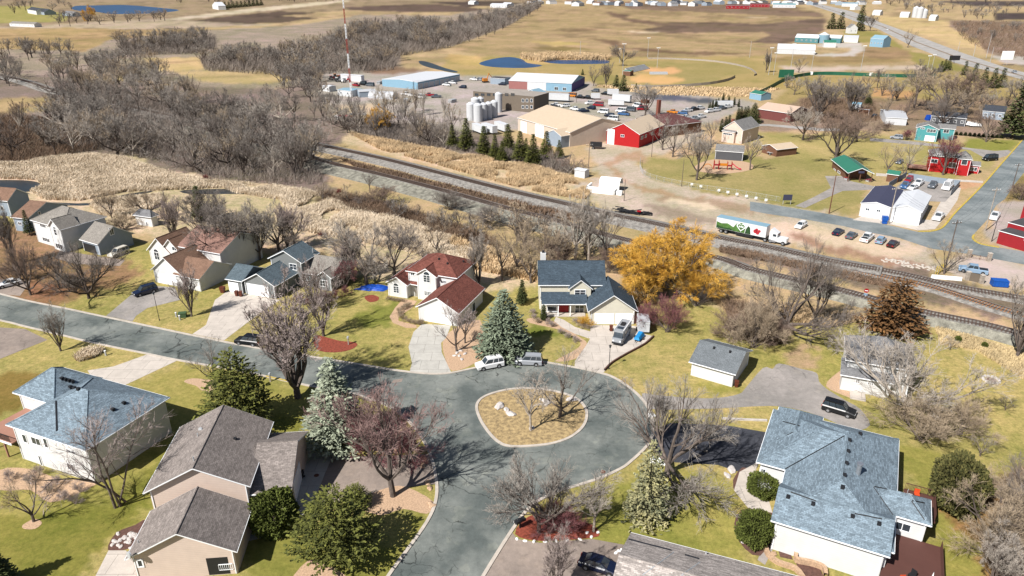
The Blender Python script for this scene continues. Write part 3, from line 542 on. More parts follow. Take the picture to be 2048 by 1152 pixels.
# ------------------------------------------------------------------ vegetation builders (every prototype is 10 m tall)
def rot(d, ang, az):
    u = d.orthogonal().normalized(); w = d.cross(u)
    return (d * math.cos(ang) + (u * math.cos(az) + w * math.sin(az)) * math.sin(ang)).normalized()
def ribbon(mb, p, q, w, rnd):
    d = q - p; s = d.cross(Vector((rnd.uniform(-1, 1), rnd.uniform(-1, 1), rnd.uniform(-1, 1))))
    if s.length < 1e-6: return
    s = s.normalized() * w
    i = len(mb.v); mb.v += [tuple(p - s), tuple(p + s), tuple(q + s * .55), tuple(q - s * .55)]; mb.f.append((i, i + 1, i + 2, i + 3)); mb.m.append(0)
def bare(seed, kind='round', tw=.016, dens=1.0, fan=0):
    rnd = random.Random(seed); T = MB(); K = MB()
    prm = dict(round=dict(th=1.6, r=.19, n=5, sp=(28, 62), up=.10, l0=4.2, lv=4, k=(5, 7), rat=.62, tw=34),
               vase=dict(th=1.0, r=.20, n=9, sp=(6, 34), up=.16, l0=5.9, lv=4, k=(5, 7), rat=.50, tw=26),
               tall=dict(th=3.0, r=.15, n=6, sp=(14, 38), up=.12, l0=3.9, lv=4, k=(5, 6), rat=.55, tw=32),
               spread=dict(th=1.2, r=.24, n=7, sp=(40, 82), up=.07, l0=5.6, lv=4, k=(5, 7), rat=.58, tw=36),
               brush=dict(th=.15, r=.10, n=16, sp=(8, 58), up=.05, l0=6.2, lv=3, k=(7, 9), rat=.50, tw=30),
               birch=dict(th=.3, r=.14, n=4, sp=(16, 34), up=.05, l0=8.2, lv=3, k=(9, 12), rat=.38, tw=42),
               willow=dict(th=1.0, r=.28, n=10, sp=(16, 72), up=.06, l0=5.0, lv=4, k=(6, 7), rat=.58, tw=36))[kind]
    def grow(p, d, L, r, lv):
        n = 4 if lv < 2 else 3
        pts = [p]; rr = [r]
        for i in range(n):
            j = .16 if lv else .10
            up = prm['up'] * (1 if kind != 'willow' or lv < 2 else -1.6)
            d = (d + Vector((rnd.gauss(0, j), rnd.gauss(0, j), rnd.gauss(0, j) + up))).normalized()
            pts.append(pts[-1] + d * (L / n)); rr.append(r * (1 - .62 * (i + 1) / n))
        last = lv >= prm['lv']
        if last:
            for a, b in zip(pts[:-1], pts[1:]): ribbon(K, a, b, tw, rnd)
        elif r > .035:
            for i in range(n): T.tube(pts[i], pts[i + 1], rr[i], rr[i + 1], 6 if lv < 2 else 4)
        else:
            for i in range(n): T.tube(pts[i], pts[i + 1], max(.019, rr[i]), max(.013, rr[i + 1]), 3)
        if last:
            for q in range(fan):
                t = rnd.uniform(.1, 1) * n; i = min(n - 1, int(t)); q0 = pts[i].lerp(pts[i + 1], t - i)
                ribbon(K, q0, q0 + rot((pts[i + 1] - pts[i]).normalized(), R(rnd.uniform(15, 50)), rnd.uniform(0, 6.28)) * L * rnd.uniform(.4, .85), tw * .8, rnd)
            return
        kk = int(rnd.randint(*prm['k']) * dens + .5)
        for c in range(kk):
            t = rnd.uniform(.28, 1.0) if lv else rnd.uniform(.22, 1.0)
            if c == 0: t = 1
            s = t * n; i = min(n - 1, int(s)); q = pts[i].lerp(pts[i + 1], s - i)
            dd = (pts[i + 1] - pts[i]).normalized()
            grow(q, rot(dd, R(rnd.uniform(16, prm['tw'] + 12)) if c else R(8), rnd.uniform(0, 6.28)), L * prm['rat'] * rnd.uniform(.75, 1.2) * (1.12 - .35 * t), max(.012, rr[i] * .58), lv + 1)
    base = Vector((0, 0, -.3)); top = Vector((rnd.gauss(0, .12), rnd.gauss(0, .12), prm['th']))
    T.tube(base, top, prm['r'] * 1.25, prm['r'], 8)
    for i in range(prm['n']):
        az = i * 2.4 + rnd.uniform(-.4, .4); sp = R(rnd.uniform(*prm['sp'])) if i else R(6)
        L = prm['l0'] * rnd.uniform(.82, 1.12) * (1 if kind != 'spread' else .86 + .2 * rnd.random())
        st = Vector((0, 0, 0)).lerp(top, rnd.uniform(.72, 1)) if prm['th'] > .5 else Vector((rnd.gauss(0, .25), rnd.gauss(0, .25), 0))
        grow(st, Vector((math.sin(sp) * math.cos(az), math.sin(sp) * math.sin(az), math.cos(sp))), L, prm['r'] * (.72 if i else .85), 1)
    top = max(p[2] for p in K.v); s = 10 / top
    T.v = [tuple(c * s for c in p) for p in T.v]; K.v = [tuple(c * s for c in p) for p in K.v]
    xs_ = sorted(abs(p[0]) for p in K.v); rad = xs_[int(len(xs_) * .95)]
    return T.mesh('trunk', M['bark'], uv=False), K.mesh('crown', M['twig'], uv=False), rad
PRO = {}
M['twigrose'] = mat('rose_twigs', C(168, 138, 132), .95, .2, .5)
for nm, kd_, sd, tw_, de in (('round1', 'round', 11, .016, 1), ('round2', 'round', 12, .016, 1), ('vase1', 'vase', 21, .017, 1), ('vase2', 'vase', 22, .016, .9), ('tall1', 'tall', 31, .016, 1), ('tall2', 'tall', 32, .016, 1),
                            ('spread1', 'spread', 41, .017, .95), ('spread2', 'spread', 42, .015, .95), ('brush1', 'brush', 51, .022, 1), ('brush2', 'brush', 52, .022, 1), ('birch1', 'birch', 61, .014, 1), ('willow1', 'willow', 71, .02, 1.05),
                            ('thin1', 'round', 13, .014, .72), ('thin2', 'tall', 33, .014, .75), ('wood1', 'round', 14, .030, .8), ('wood2', 'tall', 34, .030, .85), ('wood3', 'vase', 24, .028, .75), ('wood4', 'spread', 44, .030, .72)):
    PRO[nm] = bare(sd, kd_, tw_ * .85, de, 2 if 'wood' in nm else (14 if nm.startswith('willow') else 8 if nm.startswith('brush') else 5))
def setm(o, m):
    o.material_slots[0].link = 'OBJECT'; o.material_slots[0].material = M[m]
TR = random.Random(5)
def tree(pro, xb, yb, yt, label, w=1.0, tw='twig', bk='bark', group=None, name='bare_tree', cat='tree', rz=None, lean=(0, 0)):
    p = P(xb, yb); h = max(1.0, hz(p, yt)); s = h / 10; t, k, rad = PRO[pro]
    root = thing(name, label, cat, p, TR.uniform(0, 6.28) if rz is None else rz, group, (s * w, s * w, s))
    root.rotation_euler[0] = lean[0]; root.rotation_euler[1] = lean[1]
    for me, nm, mm in ((t, 'trunk', bk), (k, 'crown', tw)):
        o = bpy.data.objects.new(nm, me); COL.objects.link(o); o.parent = root; setm(o, mm)
    return root
# conifers ------------------------------------------------------------
def spruce(seed, R0=2.6, n=64, droop=.25, pw=.85, dens=1.0, size=.34, gap=.06):
    rnd = random.Random(seed); T = MB(); K = MB(); H = 10
    T.tube((0, 0, -.3), (0, 0, H * .97), .2, .03, 7)
    for i in range(n):
        f = (i + .5) / n; z = gap * H + (1 - gap) * H * f; Rr = R0 * (1 - f) ** pw + .12
        nb = max(6, int((16 * (1 - f) + 7) * dens)); a0 = rnd.uniform(0, 6.28)
        for b_ in range(nb):
            az = a0 + 6.283 * b_ / nb + rnd.uniform(-.25, .25); L = Rr * rnd.uniform(.72, 1.14); d = Vector((math.cos(az), math.sin(az), 0))
            m_ = max(3, int(L / .21))
            for q in range(m_):
                t = (q + rnd.random() * .9) / m_
                if t < .3 and rnd.random() < .6: continue
                c = d * (L * t) + Vector((0, 0, z + .45 * L * droop * 0 - L * droop * t + .22 * L * t * t)) + Vector((rnd.gauss(0, .07), rnd.gauss(0, .07), rnd.gauss(0, .06)))
                side = Vector((-d.y, d.x, 0)); sz = size * rnd.uniform(.6, 1.25) * (.75 + .4 * t)
                ax = (d * rnd.uniform(.5, 1) + side * rnd.uniform(-1, 1) + Vector((0, 0, rnd.uniform(-.35, .5)))).normalized()
                sd_ = ax.cross(Vector((rnd.uniform(-.6, .6), rnd.uniform(-.6, .6), 1))).normalized() * sz * .34
                e = c + ax * sz; j = len(K.v)
                K.v += [tuple(c - sd_ * .5), tuple(c + sd_), tuple(e + sd_ * .35), tuple(e - sd_ * .8)]; K.f.append((j, j + 1, j + 2, j + 3)); K.m.append(0)
    return T.mesh('trunk', M['barkdark'], uv=False), K.mesh('needles', M['sprucegreen'], uv=False), R0
def lobed(seed, lobes=26, cl=1500, squat=.46, size=.42, shell=.75, z0=.12, blades=6):
    """rounded pine or clipped shrub: clusters of short upright blades over many small lobes; 10 m tall"""
    rnd = random.Random(seed); T = MB(); K = MB(); Rr = 10 * squat
    T.tube((0, 0, -.3), (0, 0, 7), .3, .1, 7)
    LB = []
    for i in range(lobes):
        f = (i + .5) / lobes; z = z0 + (1 - z0) * f; az = i * 2.4; rr = min(1, .55 + 2.2 * (z - z0)) * max(.04, 1 - z) ** .62 * 1.15
        LB.append((Vector((math.cos(az) * Rr * rr * .72, math.sin(az) * Rr * rr * .72, z * 8.6 + .3)), Rr * rnd.uniform(.20, .31) * (1.2 - .5 * z)))
    for i in range(6): LB.append((Vector((rnd.gauss(0, .3), rnd.gauss(0, .3), 2.5 + i * 1.15)), Rr * .42 * (1 - .09 * i)))
    for i in range(cl):
        c, r = rnd.choice(LB); d = Vector((rnd.gauss(0, 1), rnd.gauss(0, 1), rnd.gauss(.15, 1))).normalized(); q = c + d * r * rnd.uniform(shell, 1.05)
        if q.z < .15: continue
        for b_ in range(blades):
            a = (d * .7 + Vector((rnd.gauss(0, .55), rnd.gauss(0, .55), .55 + rnd.gauss(0, .3)))).normalized(); sz = size * rnd.uniform(.7, 1.3)
            s = a.orthogonal().normalized(); s = (s * math.cos(b_) + a.cross(s) * math.sin(b_)) * sz * .22; e = q + a * sz; j = len(K.v)
            K.v += [tuple(q - s), tuple(q + s), tuple(e + s * .6), tuple(e - s * .6)]; K.f.append((j, j + 1, j + 2, j + 3)); K.m.append(0)
    return T.mesh('trunk', M['barkdark'], uv=False), K.mesh('needles', M['pine'], uv=False), Rr
M['sprucemid'] = mat('grey_green_needles', C(122, 136, 112), .9, .3, .9, col2=C(150, 162, 136))
PRO['spruce1'] = spruce(1, 3.3, 60, .28, .8, 1, .34); PRO['spruce2'] = spruce(2, 3.9, 56, .3, .72, 1.05, .38); PRO['spruce3'] = spruce(3, 2.1, 40, .3, 1.0, .8, .45, .12)
PRO['spruceopen'] = spruce(4, 3.8, 30, .42, .7, .9, .42); PRO['juniper'] = spruce(5, 4.6, 20, .16, .55, 1.1, .5, .05)
PRO['farspruce'] = spruce(6, 2.8, 24, .3, .9, .4, .8); PRO['arbor'] = spruce(7, 1.5, 40, -.3, .45, .8, .5, .02)
PRO['pine1'] = spruce(11, 4.3, 26, -.12, .62, 1.15, .40, .08); PRO['pine2'] = spruce(12, 6.0, 22, -.14, .50, 1.15, .42, .08); PRO['clipped'] = lobed(3, 1, 10)
def clipped(seed, n=9500, size=.5, fl=1.0):
    rnd = random.Random(seed); K = MB(); T = MB(); T.tube((0, 0, -.2), (0, 0, 4), .4, .2, 6)
    for i in range(n):
        d = Vector((rnd.gauss(0, 1), rnd.gauss(0, 1), rnd.gauss(0, 1))).normalized(); b_ = 1 + .26 * mnoise.noise(d * 2.0 + Vector((seed, 0, 0)))
        rr = rnd.uniform(.72, 1.0) * b_; q = Vector((d.x * 5.6 * fl * rr, d.y * 5.6 * fl * rr, 4.6 + d.z * 5.0 * rr))
        if q.z < .1: continue
        a = (d + Vector((rnd.gauss(0, .5), rnd.gauss(0, .5), rnd.gauss(.25, .4)))).normalized(); s = a.orthogonal().normalized(); t = rnd.uniform(0, 6.28); sz = size * rnd.uniform(.6, 1.2)
        s = (s * math.cos(t) + a.cross(s) * math.sin(t)) * sz * .4; e = q + a * sz; j = len(K.v)
        K.v += [tuple(q - s), tuple(q + s), tuple(e + s * .6), tuple(e - s * .6)]; K.f.append((j, j + 1, j + 2, j + 3)); K.m.append(0)
    return T.mesh('trunk', M['barkdark'], uv=False), K.mesh('foliage', M['bush'], uv=False), 5.6
PRO['clipped'] = clipped(3); M['bushdark'] = mat('olive_yew', C(78, 86, 42), .9, .35, 1.2, col2=C(112, 106, 60))
def conifer(pro, xb, yb, yt, label, nd='sprucegreen', w=1.0, name='spruce_tree', cat='tree', group=None):
    p = P(xb, yb); h = max(.6, hz(p, yt)); s = h / 10; t, k, rad = PRO[pro]
    root = thing(name, label, cat, p, TR.uniform(0, 6.28), group, (s * w, s * w, s))
    for me, nm, mm in ((t, 'trunk', 'barkdark'), (k, 'foliage', nd)):
        o = bpy.data.objects.new(nm, me); COL.objects.link(o); o.parent = root; setm(o, mm)
    return root
# ---- near single trees, left to right, front to back
tree('birch1', 240, 1010, 782, 'three-stemmed birch between the pale blue roof and the beige sided house', 1.1, 'twigpink', 'bark', name='birch_tree', rz=2.2)
tree('thin1', 68, 1043, 940, 'small bare tree in a ring of pebbles on the bottom left lawn', 1.0, 'twigstraw')
tree('vase2', 122, 702, 606, 'bare round-headed tree on the lawn left of the dry ornamental grass', .9, 'twig')
tree('spread1', 178, 597, 482, 'dark spreading bare tree on the lawn left of the dark asphalt drive', .95, 'twigdark', 'barkdark')
tree('vase1', 383, 633, 520, 'upright bare tree between the dark drive and the pinkish concrete drive', .85, 'twigpink')
tree('thin1', 429, 768, 676, 'small bare tree standing in the pebble bed beside the round pine', 1.0, 'twig')
tree('vase1', 596, 796, 540, 'tall vase-shaped bare tree at the kerb left of the blue-green spruce', 1.35, 'twigpink', 'bark', rz=1)
tree('vase2', 647, 672, 540, 'multi-stemmed bare tree growing at the tip of the red mulch bed', 1.0, 'twigpink')
tree('round1', 787, 992, 775, 'big bare maple on the pebble bed inside the road bend', .9, 'twigrose', 'bark', rz=.5)
tree('brush1', 735, 905, 800, 'maroon-twigged shrub tree behind the big bare maple', 1.15, 'twigmaroon', 'barkdark')
tree('brush2', 820, 925, 850, 'low maroon shrub at the kerb of the road bend', 1.1, 'twigmaroon', 'barkdark')
tree('thin2', 1062, 861, 738, 'thin pale bare tree on the left of the traffic island', 1.0, 'twigpale', 'barkpale')
tree('thin1', 1119, 834, 700, 'dark-limbed bare tree on the right of the traffic island', 1.05, 'twig', 'bark')
tree('spread2', 1334, 950, 745, 'big bare tree at the kerb beside the fresh dark driveway', .9, 'twig', 'bark')
tree('vase2', 1318, 880, 765, 'bare tree at the mouth of the worn grey driveway', .9, 'twig')
tree('thin1', 1078, 1064, 905, 'bare tree rising from the red mulch bed by the black mailbox', 1.0, 'twig')
tree('round2', 1100, 1064, 912, 'second bare tree in the same red mulch bed, right of the first', 1.0, 'twig')
tree('brush1', 1120, 1066, 1000, 'tangled maroon shrub at the foot of the mulch bed trees', 1.3, 'twigmaroon')
tree('thin2', 1187, 1063, 950, 'small pale bare tree at the right end of the red mulch bed', 1.1, 'twigpale', 'barkpale')
tree('vase1', 1115, 1190, 1046, 'pinkish bare tree in front of the dark blue parked car', .9, 'twigpink')
tree('thin1', 914, 703, 606, 'bare tree left of the two in the pebbles by the pale drive', 1.0, 'twigpink')
tree('thin2', 930, 686, 610, 'bare tree right of the two in the pebbles by the pale drive', 1.1, 'twigpink')
tree('spread1', 1812, 826, 664, 'very wide bare tree in front of the grey-roofed white house', 1.2, 'twigpale', 'barkpale', rz=.3)
tree('brush2', 1838, 880, 790, 'tangle of brown brush under the very wide bare tree', 1.5, 'twigstraw')
tree('brush1', 1915, 870, 790, 'pale brush clump right of the very wide bare tree', 1.3, 'twigstraw')
tree('spread2', 1566, 672, 462, 'leaning bare tree on the open ground by the railway', .62, 'twigdark', 'bark', lean=(0, R(9)), rz=0)
tree('round1', 1628, 655, 520, 'dense dark bare tree right of the leaning tree', .85, 'twigdark', 'barkdark')
tree('brush1', 1505, 695, 570, 'tall brown thicket left of the leaning tree', .8, 'twigstraw')
tree('brush2', 1470, 678, 620, 'low brown thicket behind the detached grey-roofed garage', 1.4, 'twigbrown')
tree('brush1', 1540, 690, 630, 'dark brown thicket just above the detached grey-roofed garage', 1.2, 'twigbrown')
tree('vase2', 2033, 715, 552, 'bare tree at the right edge beside the railway bank', .9, 'twig')
tree('brush2', 1334, 664, 588, 'maroon shrub tree right of the white box trailer', 1.1, 'twigmaroon')
tree('brush1', 1290, 650, 600, 'maroon shrub behind the white box trailer', 1.1, 'twigmaroon')
tree('brush2', 1290, 604, 500, 'orange willow thicket at the left foot of the huge willow', .9, 'willow')
tree('brush1', 1392, 612, 505, 'orange willow thicket at the right foot of the huge willow', .9, 'willow')
tree('willow1', 1332, 592, 430, 'huge orange willow beside the railway behind the dark-roofed house', 1.1, 'willow', 'bark', name='willow_tree')
tree('willow1', 760, 262, 205, 'orange willow among the bare trees below the radio mast', .8, 'willow', name='willow_tree')
tree('willow1', 182, 42, 8, 'orange willow beside the far blue pond', .8, 'willow', name='willow_tree')
tree('tall2', 1150, 528, 385, 'tall pale-trunked bare tree behind the dark-roofed house, left of two', 1.0, 'twigpale', 'barkpale')
tree('tall1', 1177, 528, 392, 'tall pale-trunked bare tree behind the dark-roofed house, right of two', 1.0, 'twigpale', 'barkpale')
tree('thin2', 1208, 540, 400, 'thin bare tree between the tall pale trunks and the orange willow', .8, 'twig')
tree('round2', 1963, 1078, 925, 'bare tree behind the big green bush at the bottom right', .95, 'twigstraw', lean=(0, R(-10)), rz=2)
tree('vase1', 1990, 1190, 1048, 'fine grey bare tree at the bottom right corner', 1.1, 'twigpale')
tree('spread1', 2075, 1070, 920, 'dark bare tree cut by the right edge near the bottom', .8, 'twigdark')
tree('brush1', 2010, 1120, 1010, 'straw-brown thicket near the bottom right corner', 1.2, 'twigstraw')
tree('brush2', 1965, 1000, 940, 'straw-brown thicket beside the big green bush', 1.3, 'twigstraw')
tree('brush1', 2036, 1030, 950, 'straw-brown thicket at the right edge above the lone dark tree', 1.3, 'twigstraw')
for q, (x, y, t_, pr, tw) in enumerate([(1960, 912, 870, 'thin1', 'twig'), (2010, 820, 790, 'thin1', 'twigdark'), (1900, 700, 672, 'thin1', 'twig')]):
    tree(pr, x, y, t_, ('scrawny sapling above the big green bush', 'dark sapling on the open lawn right of the fire ring', 'scrawny sapling between the white house and the railway')[q], 1.2, tw)
# behind the left and middle houses
MIDT = [('vase1', 30, 528, 392, .7, 'twigdark', 'bare tree in front of the leftmost white houses'),
 ('spread1', 62, 590, 470, .7, 'twigbrown', 'dark bare tree left of the tall white house with the arched window'),
 ('round1', 120, 575, 500, .9, 'twigdark', 'low bare tree before the tall white house with the arched window'),
 ('brush1', 40, 560, 510, 1.4, 'twigbrown', 'brown thicket at the left edge above the white sedan'),
 ('brush2', 150, 585, 540, 1.4, 'twigdark', 'dark thicket just below the tall white house'),
 ('vase1', 350, 488, 372, .95, 'twigpink', 'dense pinkish bare tree between the white shed and the rust-brown roof'),
 ('round2', 300, 440, 372, .9, 'twigstraw', 'bare tree in the marsh edge above the white shed'),
 ('round1', 225, 440, 380, .8, 'twigstraw', 'slender bare tree in the reeds above the tall white house'),
 ('vase2', 480, 530, 395, .9, 'twig', 'tall bare tree behind the rust-brown roofed house'),
 ('round2', 430, 480, 375, 1.0, 'twigdark', 'olive-grey bare tree by the dark creek'),
 ('brush1', 245, 460, 425, 1.7, 'twigstraw', 'rounded brown thicket left of the white shed'),
 ('vase1', 576, 500, 388, .85, 'twigpink', 'bare tree above the slate-blue roof'),
 ('round1', 520, 520, 430, .9, 'twig', 'bare tree left of the slate-blue roofed house'),
 ('round2', 735, 572, 448, 1.05, 'twig', 'broad bare tree beside the blue tarpaulin'),
 ('brush2', 690, 570, 500, 1.2, 'twigdark', 'dark brush right of the grey sided house'),
 ('vase2', 630, 625, 510, .8, 'twigpink', 'pinkish bare tree in front of the grey sided house'),
 ('round1', 690, 585, 520, .8, 'twigmaroon', 'maroon tree at the corner of the grey sided house'),
 ('thin1', 872, 508, 430, 1.0, 'twigstraw', 'bare tree in the reeds above the red-brown roof'),
 ('vase1', 958, 575, 440, .75, 'twigpale', 'pale upright bare tree right of the red-brown roof'),
 ('thin2', 1005, 562, 452, .9, 'twigstraw', 'bare tree by the dark creek left of the dark-roofed house'),
 ('thin1', 1035, 545, 440, .9, 'twigstraw', 'straw-coloured bare tree near the creek bend'),
 ('round2', 1085, 530, 450, .9, 'twigstraw', 'bare tree above the chimney of the dark-roofed house'),
 ('brush1', 1110, 535, 470, 1.2, 'twigbrown', 'brown thicket behind the dark-roofed house'),
 ('brush2', 1215, 545, 490, 1.2, 'twigbrown', 'brown thicket left of the orange willow'),
 ('brush1', 900, 420, 372, 1.4, 'twigdark', 'dark thicket at the foot of the ballast bank, left of two'),
 ('brush2', 975, 455, 405, 1.4, 'twigdark', 'dark thicket at the foot of the ballast bank, right of two'),
 ('thin2', 740, 385, 340, 1.1, 'twigdark', 'bare tree in the ditch below the railway'),
 ('brush1', 760, 410, 365, 1.6, 'twigbrown', 'wide brown thicket in the reeds below the railway'),
 ('brush2', 678, 394, 374, 1.0, 'twigred', 'bright red dogwood thicket in the reeds'),
 ('brush1', 412, 362, 346, 1.0, 'twigred', 'red dogwood thicket at the edge of the left wood'),
 ('brush1', 645, 476, 460, 1.0, 'twigred', 'red dogwood shrub above the slate-blue roof'),
 ('thin2', 460, 330, 262, 1.1, 'twig', 'tall thin tree standing at the front of the left wood'),
 ('round1', 440, 528, 408, 1.2, 'twigdark', 'broad grey tree directly behind the rose-brown roof, left of three'),
 ('vase2', 520, 512, 400, 1.2, 'twig', 'broad grey tree directly behind the rose-brown roof, middle of three'),
 ('round2', 560, 505, 410, 1.2, 'twigdark', 'broad grey tree directly behind the rose-brown roof, right of three'),
 ('round1', 395, 445, 378, 1.3, 'twigdark', 'dark leafless tree on the creek bank above the white shed'),
 ('vase1', 700, 560, 455, 1.1, 'twigpink', 'pinkish bare tree between the grey house and the blue tarpaulin'),
 ('round2', 790, 552, 462, 1.2, 'twigdark', 'bare tree behind the left gable of the red-brown roofed house'),
 ('round1', 1062, 566, 480, 1.0, 'twigstraw', 'bare tree at the left end wall of the dark-roofed house'),
 ('tall2', 590, 500, 412, 1.3, 'twigpink', 'pinkish bare tree above the left end of the slate-blue roof'),
 ('round2', 800, 500, 452, 1.2, 'twigdark', 'dark tangled tree by the small dark pool')]
for pr, x, y, t_, w, tw, lb in MIDT: tree(pr, x, y, t_, lb, w, tw)
# town side
TOWN = [('round1', 1393, 360, 258, .85, 'twig', 'bare tree on the park lawn left of the playground'),
 ('thin1', 1345, 314, 235, .95, 'twig', 'bare tree at the bend of the dirt road'),
 ('thin2', 1500, 340, 262, 1.0, 'twigpale', 'pale bare tree right of the playground slide'),
 ('round1', 1668, 328, 218, 1.25, 'twigbrown', 'dense bare tree behind the green-roofed pavilion'),
 ('thin1', 1775, 345, 285, 1.0, 'twigstraw', 'bare tree between the pavilion and the deck of the red house'),
 ('birch1', 1808, 348, 268, 1.1, 'twigpale', 'white birch left of the red house'),
 ('round1', 1885, 350, 268, .9, 'twigmaroon', 'maroon-twigged tree in front of the red house'),
 ('round2', 1605, 280, 205, 1.0, 'twigpale', 'pale bare tree beside the maroon walled hall'),
 ('spread2', 1712, 284, 214, .9, 'twigbrown', 'brown bare tree left of the teal house'),
 ('vase2', 1635, 240, 145, 1.5, 'twigdark', 'dark bare tree right of the tan-roofed hall, left of two'),
 ('vase1', 1702, 228, 142, 1.5, 'twigdark', 'dark bare tree right of the tan-roofed hall, right of two'),
 ('tall1', 1828, 215, 116, 1.3, 'twigdark', 'tall bare tree before the outfield fence'),
 ('round2', 1890, 232, 140, 1.3, 'twigstraw', 'bare tree left of the dark spruces by the highway'),
 ('round1', 1930, 232, 145, 1.2, 'twigbrown', 'brown bare tree above the blue-grey house'),
 ('spread1', 1885, 250, 185, .8, 'twigdark', 'dark bare tree over the yard of white boats'),
 ('round2', 1972, 284, 220, .9, 'twigbrown', 'brown bare tree left of the big dark spruce'),
 ('thin1', 1597, 145, 110, 1.1, 'twig', 'small bare tree below the long white barn'),
 ('round1', 1290, 232, 165, 1.1, 'twig', 'wide grey bare tree behind the red-brown roofed depot'),
 ('round2', 1245, 132, 85, .9, 'twigdark', 'dark bare tree behind the ball field bleachers'),
 ('vase2', 1212, 172, 118, 1.0, 'twigdark', 'bare tree left of the ball field lights'),
 ('thin1', 1187, 172, 128, 1.0, 'twigdark', 'bare tree right of the purple and blue barn'),
 ('vase1', 1532, 145, 95, .8, 'twigdark', 'bare tree right of the ball field outfield'),
 ('thin2', 1420, 290, 232, 1.0, 'twig', 'bare tree in front of the cream two-storey house'),
 ('thin1', 1325, 300, 225, 1.0, 'twig', 'bare tree at the right end of the red barn'),
 ('thin1', 1378, 300, 240, 1.0, 'twig', 'thin bare tree between the red barn and the cream house'),
 ('thin1', 1888, 548, 478, 1.1, 'twigstraw', 'sapling beside the utility pole by the yellow bollards'),
 ('thin1', 1918, 520, 490, 1.1, 'twigstraw', 'small sapling by the stone gate posts'),
 ('thin1', 2030, 590, 555, 1.0, 'twigstraw', 'sapling right of the blue dumpster'),
 ('round1', 1740, 62, 28, 1.0, 'twigdark', 'dark bare tree by the far white farmhouse'),
 ('thin1', 1815, 95, 55, 1.0, 'twigstraw', 'bare tree at the highway edge by the light blue farmhouse'),
 ('thin1', 1640, 232, 200, 1.0, 'twigbrown', 'low bare tree at the lane behind the hall'),
 ('brush1', 1770, 262, 238, 1.2, 'twigbrown', 'brown thicket left of the white tin shed'),
 ('brush2', 1812, 280, 255, 1.1, 'twigmaroon', 'maroon thicket before the teal house'),
 ('round1', 2035, 220, 150, 1.0, 'twig', 'grey bare tree at the right edge near the highway'),
 ('brush1', 2040, 400, 355, 1.0, 'twigbrown', 'brown shrub at the right edge beside the town road')]
for pr, x, y, t_, w, tw, lb in TOWN: tree(pr, x, y, t_, lb, w, tw)
# conifers, one by one
conifer('pine1', 482, 858, 700, 'round dark green pine on the lawn beside the pebble bed', 'pine', .92, 'pine_tree')
conifer('spruce1', 676, 890, 716, 'blue-green spruce between the tall bare tree and the big maple', 'spruceblue', 1.05)
conifer('pine2', 675, 1120, 985, 'large round pine at the bottom beside the road', 'pine', .88, 'pine_tree')
conifer('pine2', 712, 1015, 972, 'small round pine on the pebbles above the large one', 'pine', 1.0, 'pine_tree')
conifer('spruce2', 1008, 706, 580, 'blue-green spruce between the two houses at the end of the street', 'sprucemid', 1.05)
conifer('spruceopen', 1293, 1036, 882, 'sunburnt blue spruce on the lawn below the turning circle', 'sprucetan', .72)
conifer('juniper', 1782, 664, 556, 'russet evergreen beside the railway above the grey-roofed white house', 'juniper', 1.15, 'juniper_tree')
conifer('clipped', 552, 1056, 988, 'round clipped shrub beside the front path of the beige house', 'bush', 1.05, 'shrub', 'shrub')
conifer('clipped', 1524, 988, 949, 'clipped yew at the upper bend of the path of the blue-roofed house', 'bush', 1.15, 'shrub', 'shrub')
conifer('clipped', 1506, 1084, 1022, 'clipped yew in brown mulch below the path of the blue-roofed house', 'bush', .8, 'shrub', 'shrub')
conifer('clipped', 1905, 1018, 912, 'big dark green bush right of the blue-roofed house', 'bushdark', .7, 'shrub', 'shrub')
conifer('arbor', 1087, 640, 610, 'narrow evergreen at the porch of the dark-roofed house', 'arbor', 1.2, 'evergreen_shrub', 'shrub')
conifer('spruce3', 2024, 276, 165, 'big dark spruce at the right edge behind the houses', 'sprucegreen', 1.25)
conifer('spruce3', 3, 1180, 1085, 'dark spruce cut by the bottom left corner', 'sprucegreen', 1.3)
conifer('spruce3', 1044, 608, 560, 'dark evergreen left of the dark-roofed house', 'arbor', 1.1)
conifer('spruce3', 60, 470, 420, 'olive evergreen between the leftmost white houses', 'arbor', .9)
conifer('spruce3', 402, 440, 372, 'olive evergreen at the dark creek', 'sprucegreen', 1.2)
conifer('spruce2', 1735, 212, 188, 'small blue spruce above the white tin shed', 'sprucegreen', 1.1)
conifer('spruce2', 1506, 246, 205, 'spruce left of the maroon walled hall', 'sprucegreen', 1.0)
for i, x in enumerate((1914, 1912, 1889, 1930, 1948, 1968, 1984, 2002)):
    conifer('farspruce', (1888, 1896, 1928, 1946, 1966, 1984, 2001, 1880)[i], (142, 140, 150, 162, 170, 176, 174, 144)[i], (118, 116, 122, 126, 134, 136, 136, 122)[i], 'dark spruce in the row along the near side of the highway', 'sprucegreen', 1.0, group='spruces in a row beside the highway')
for x, y, t_ in ((1232, 176, 150), (1246, 182, 150), (1272, 178, 166), (1165, 150, 138), (1680, 58, 24), (1662, 58, 26), (1719, 62, 28), (1722, 42, 10)):
    conifer('farspruce', x, y, t_, {1232: 'dark spruce left of two beside the ball field entrance', 1246: 'dark spruce right of two beside the ball field entrance', 1272: 'small dark fir below the softball infield', 1165: 'slim dark fir right of the purple end of the barn', 1680: 'dark spruce left of the far white farmhouse', 1662: 'leftmost dark spruce near the far white farmhouse', 1719: 'dark column spruce right of the far white farmhouse', 1722: 'dark spruce farther along the highway'}[x], 'sprucegreen', 1.1)
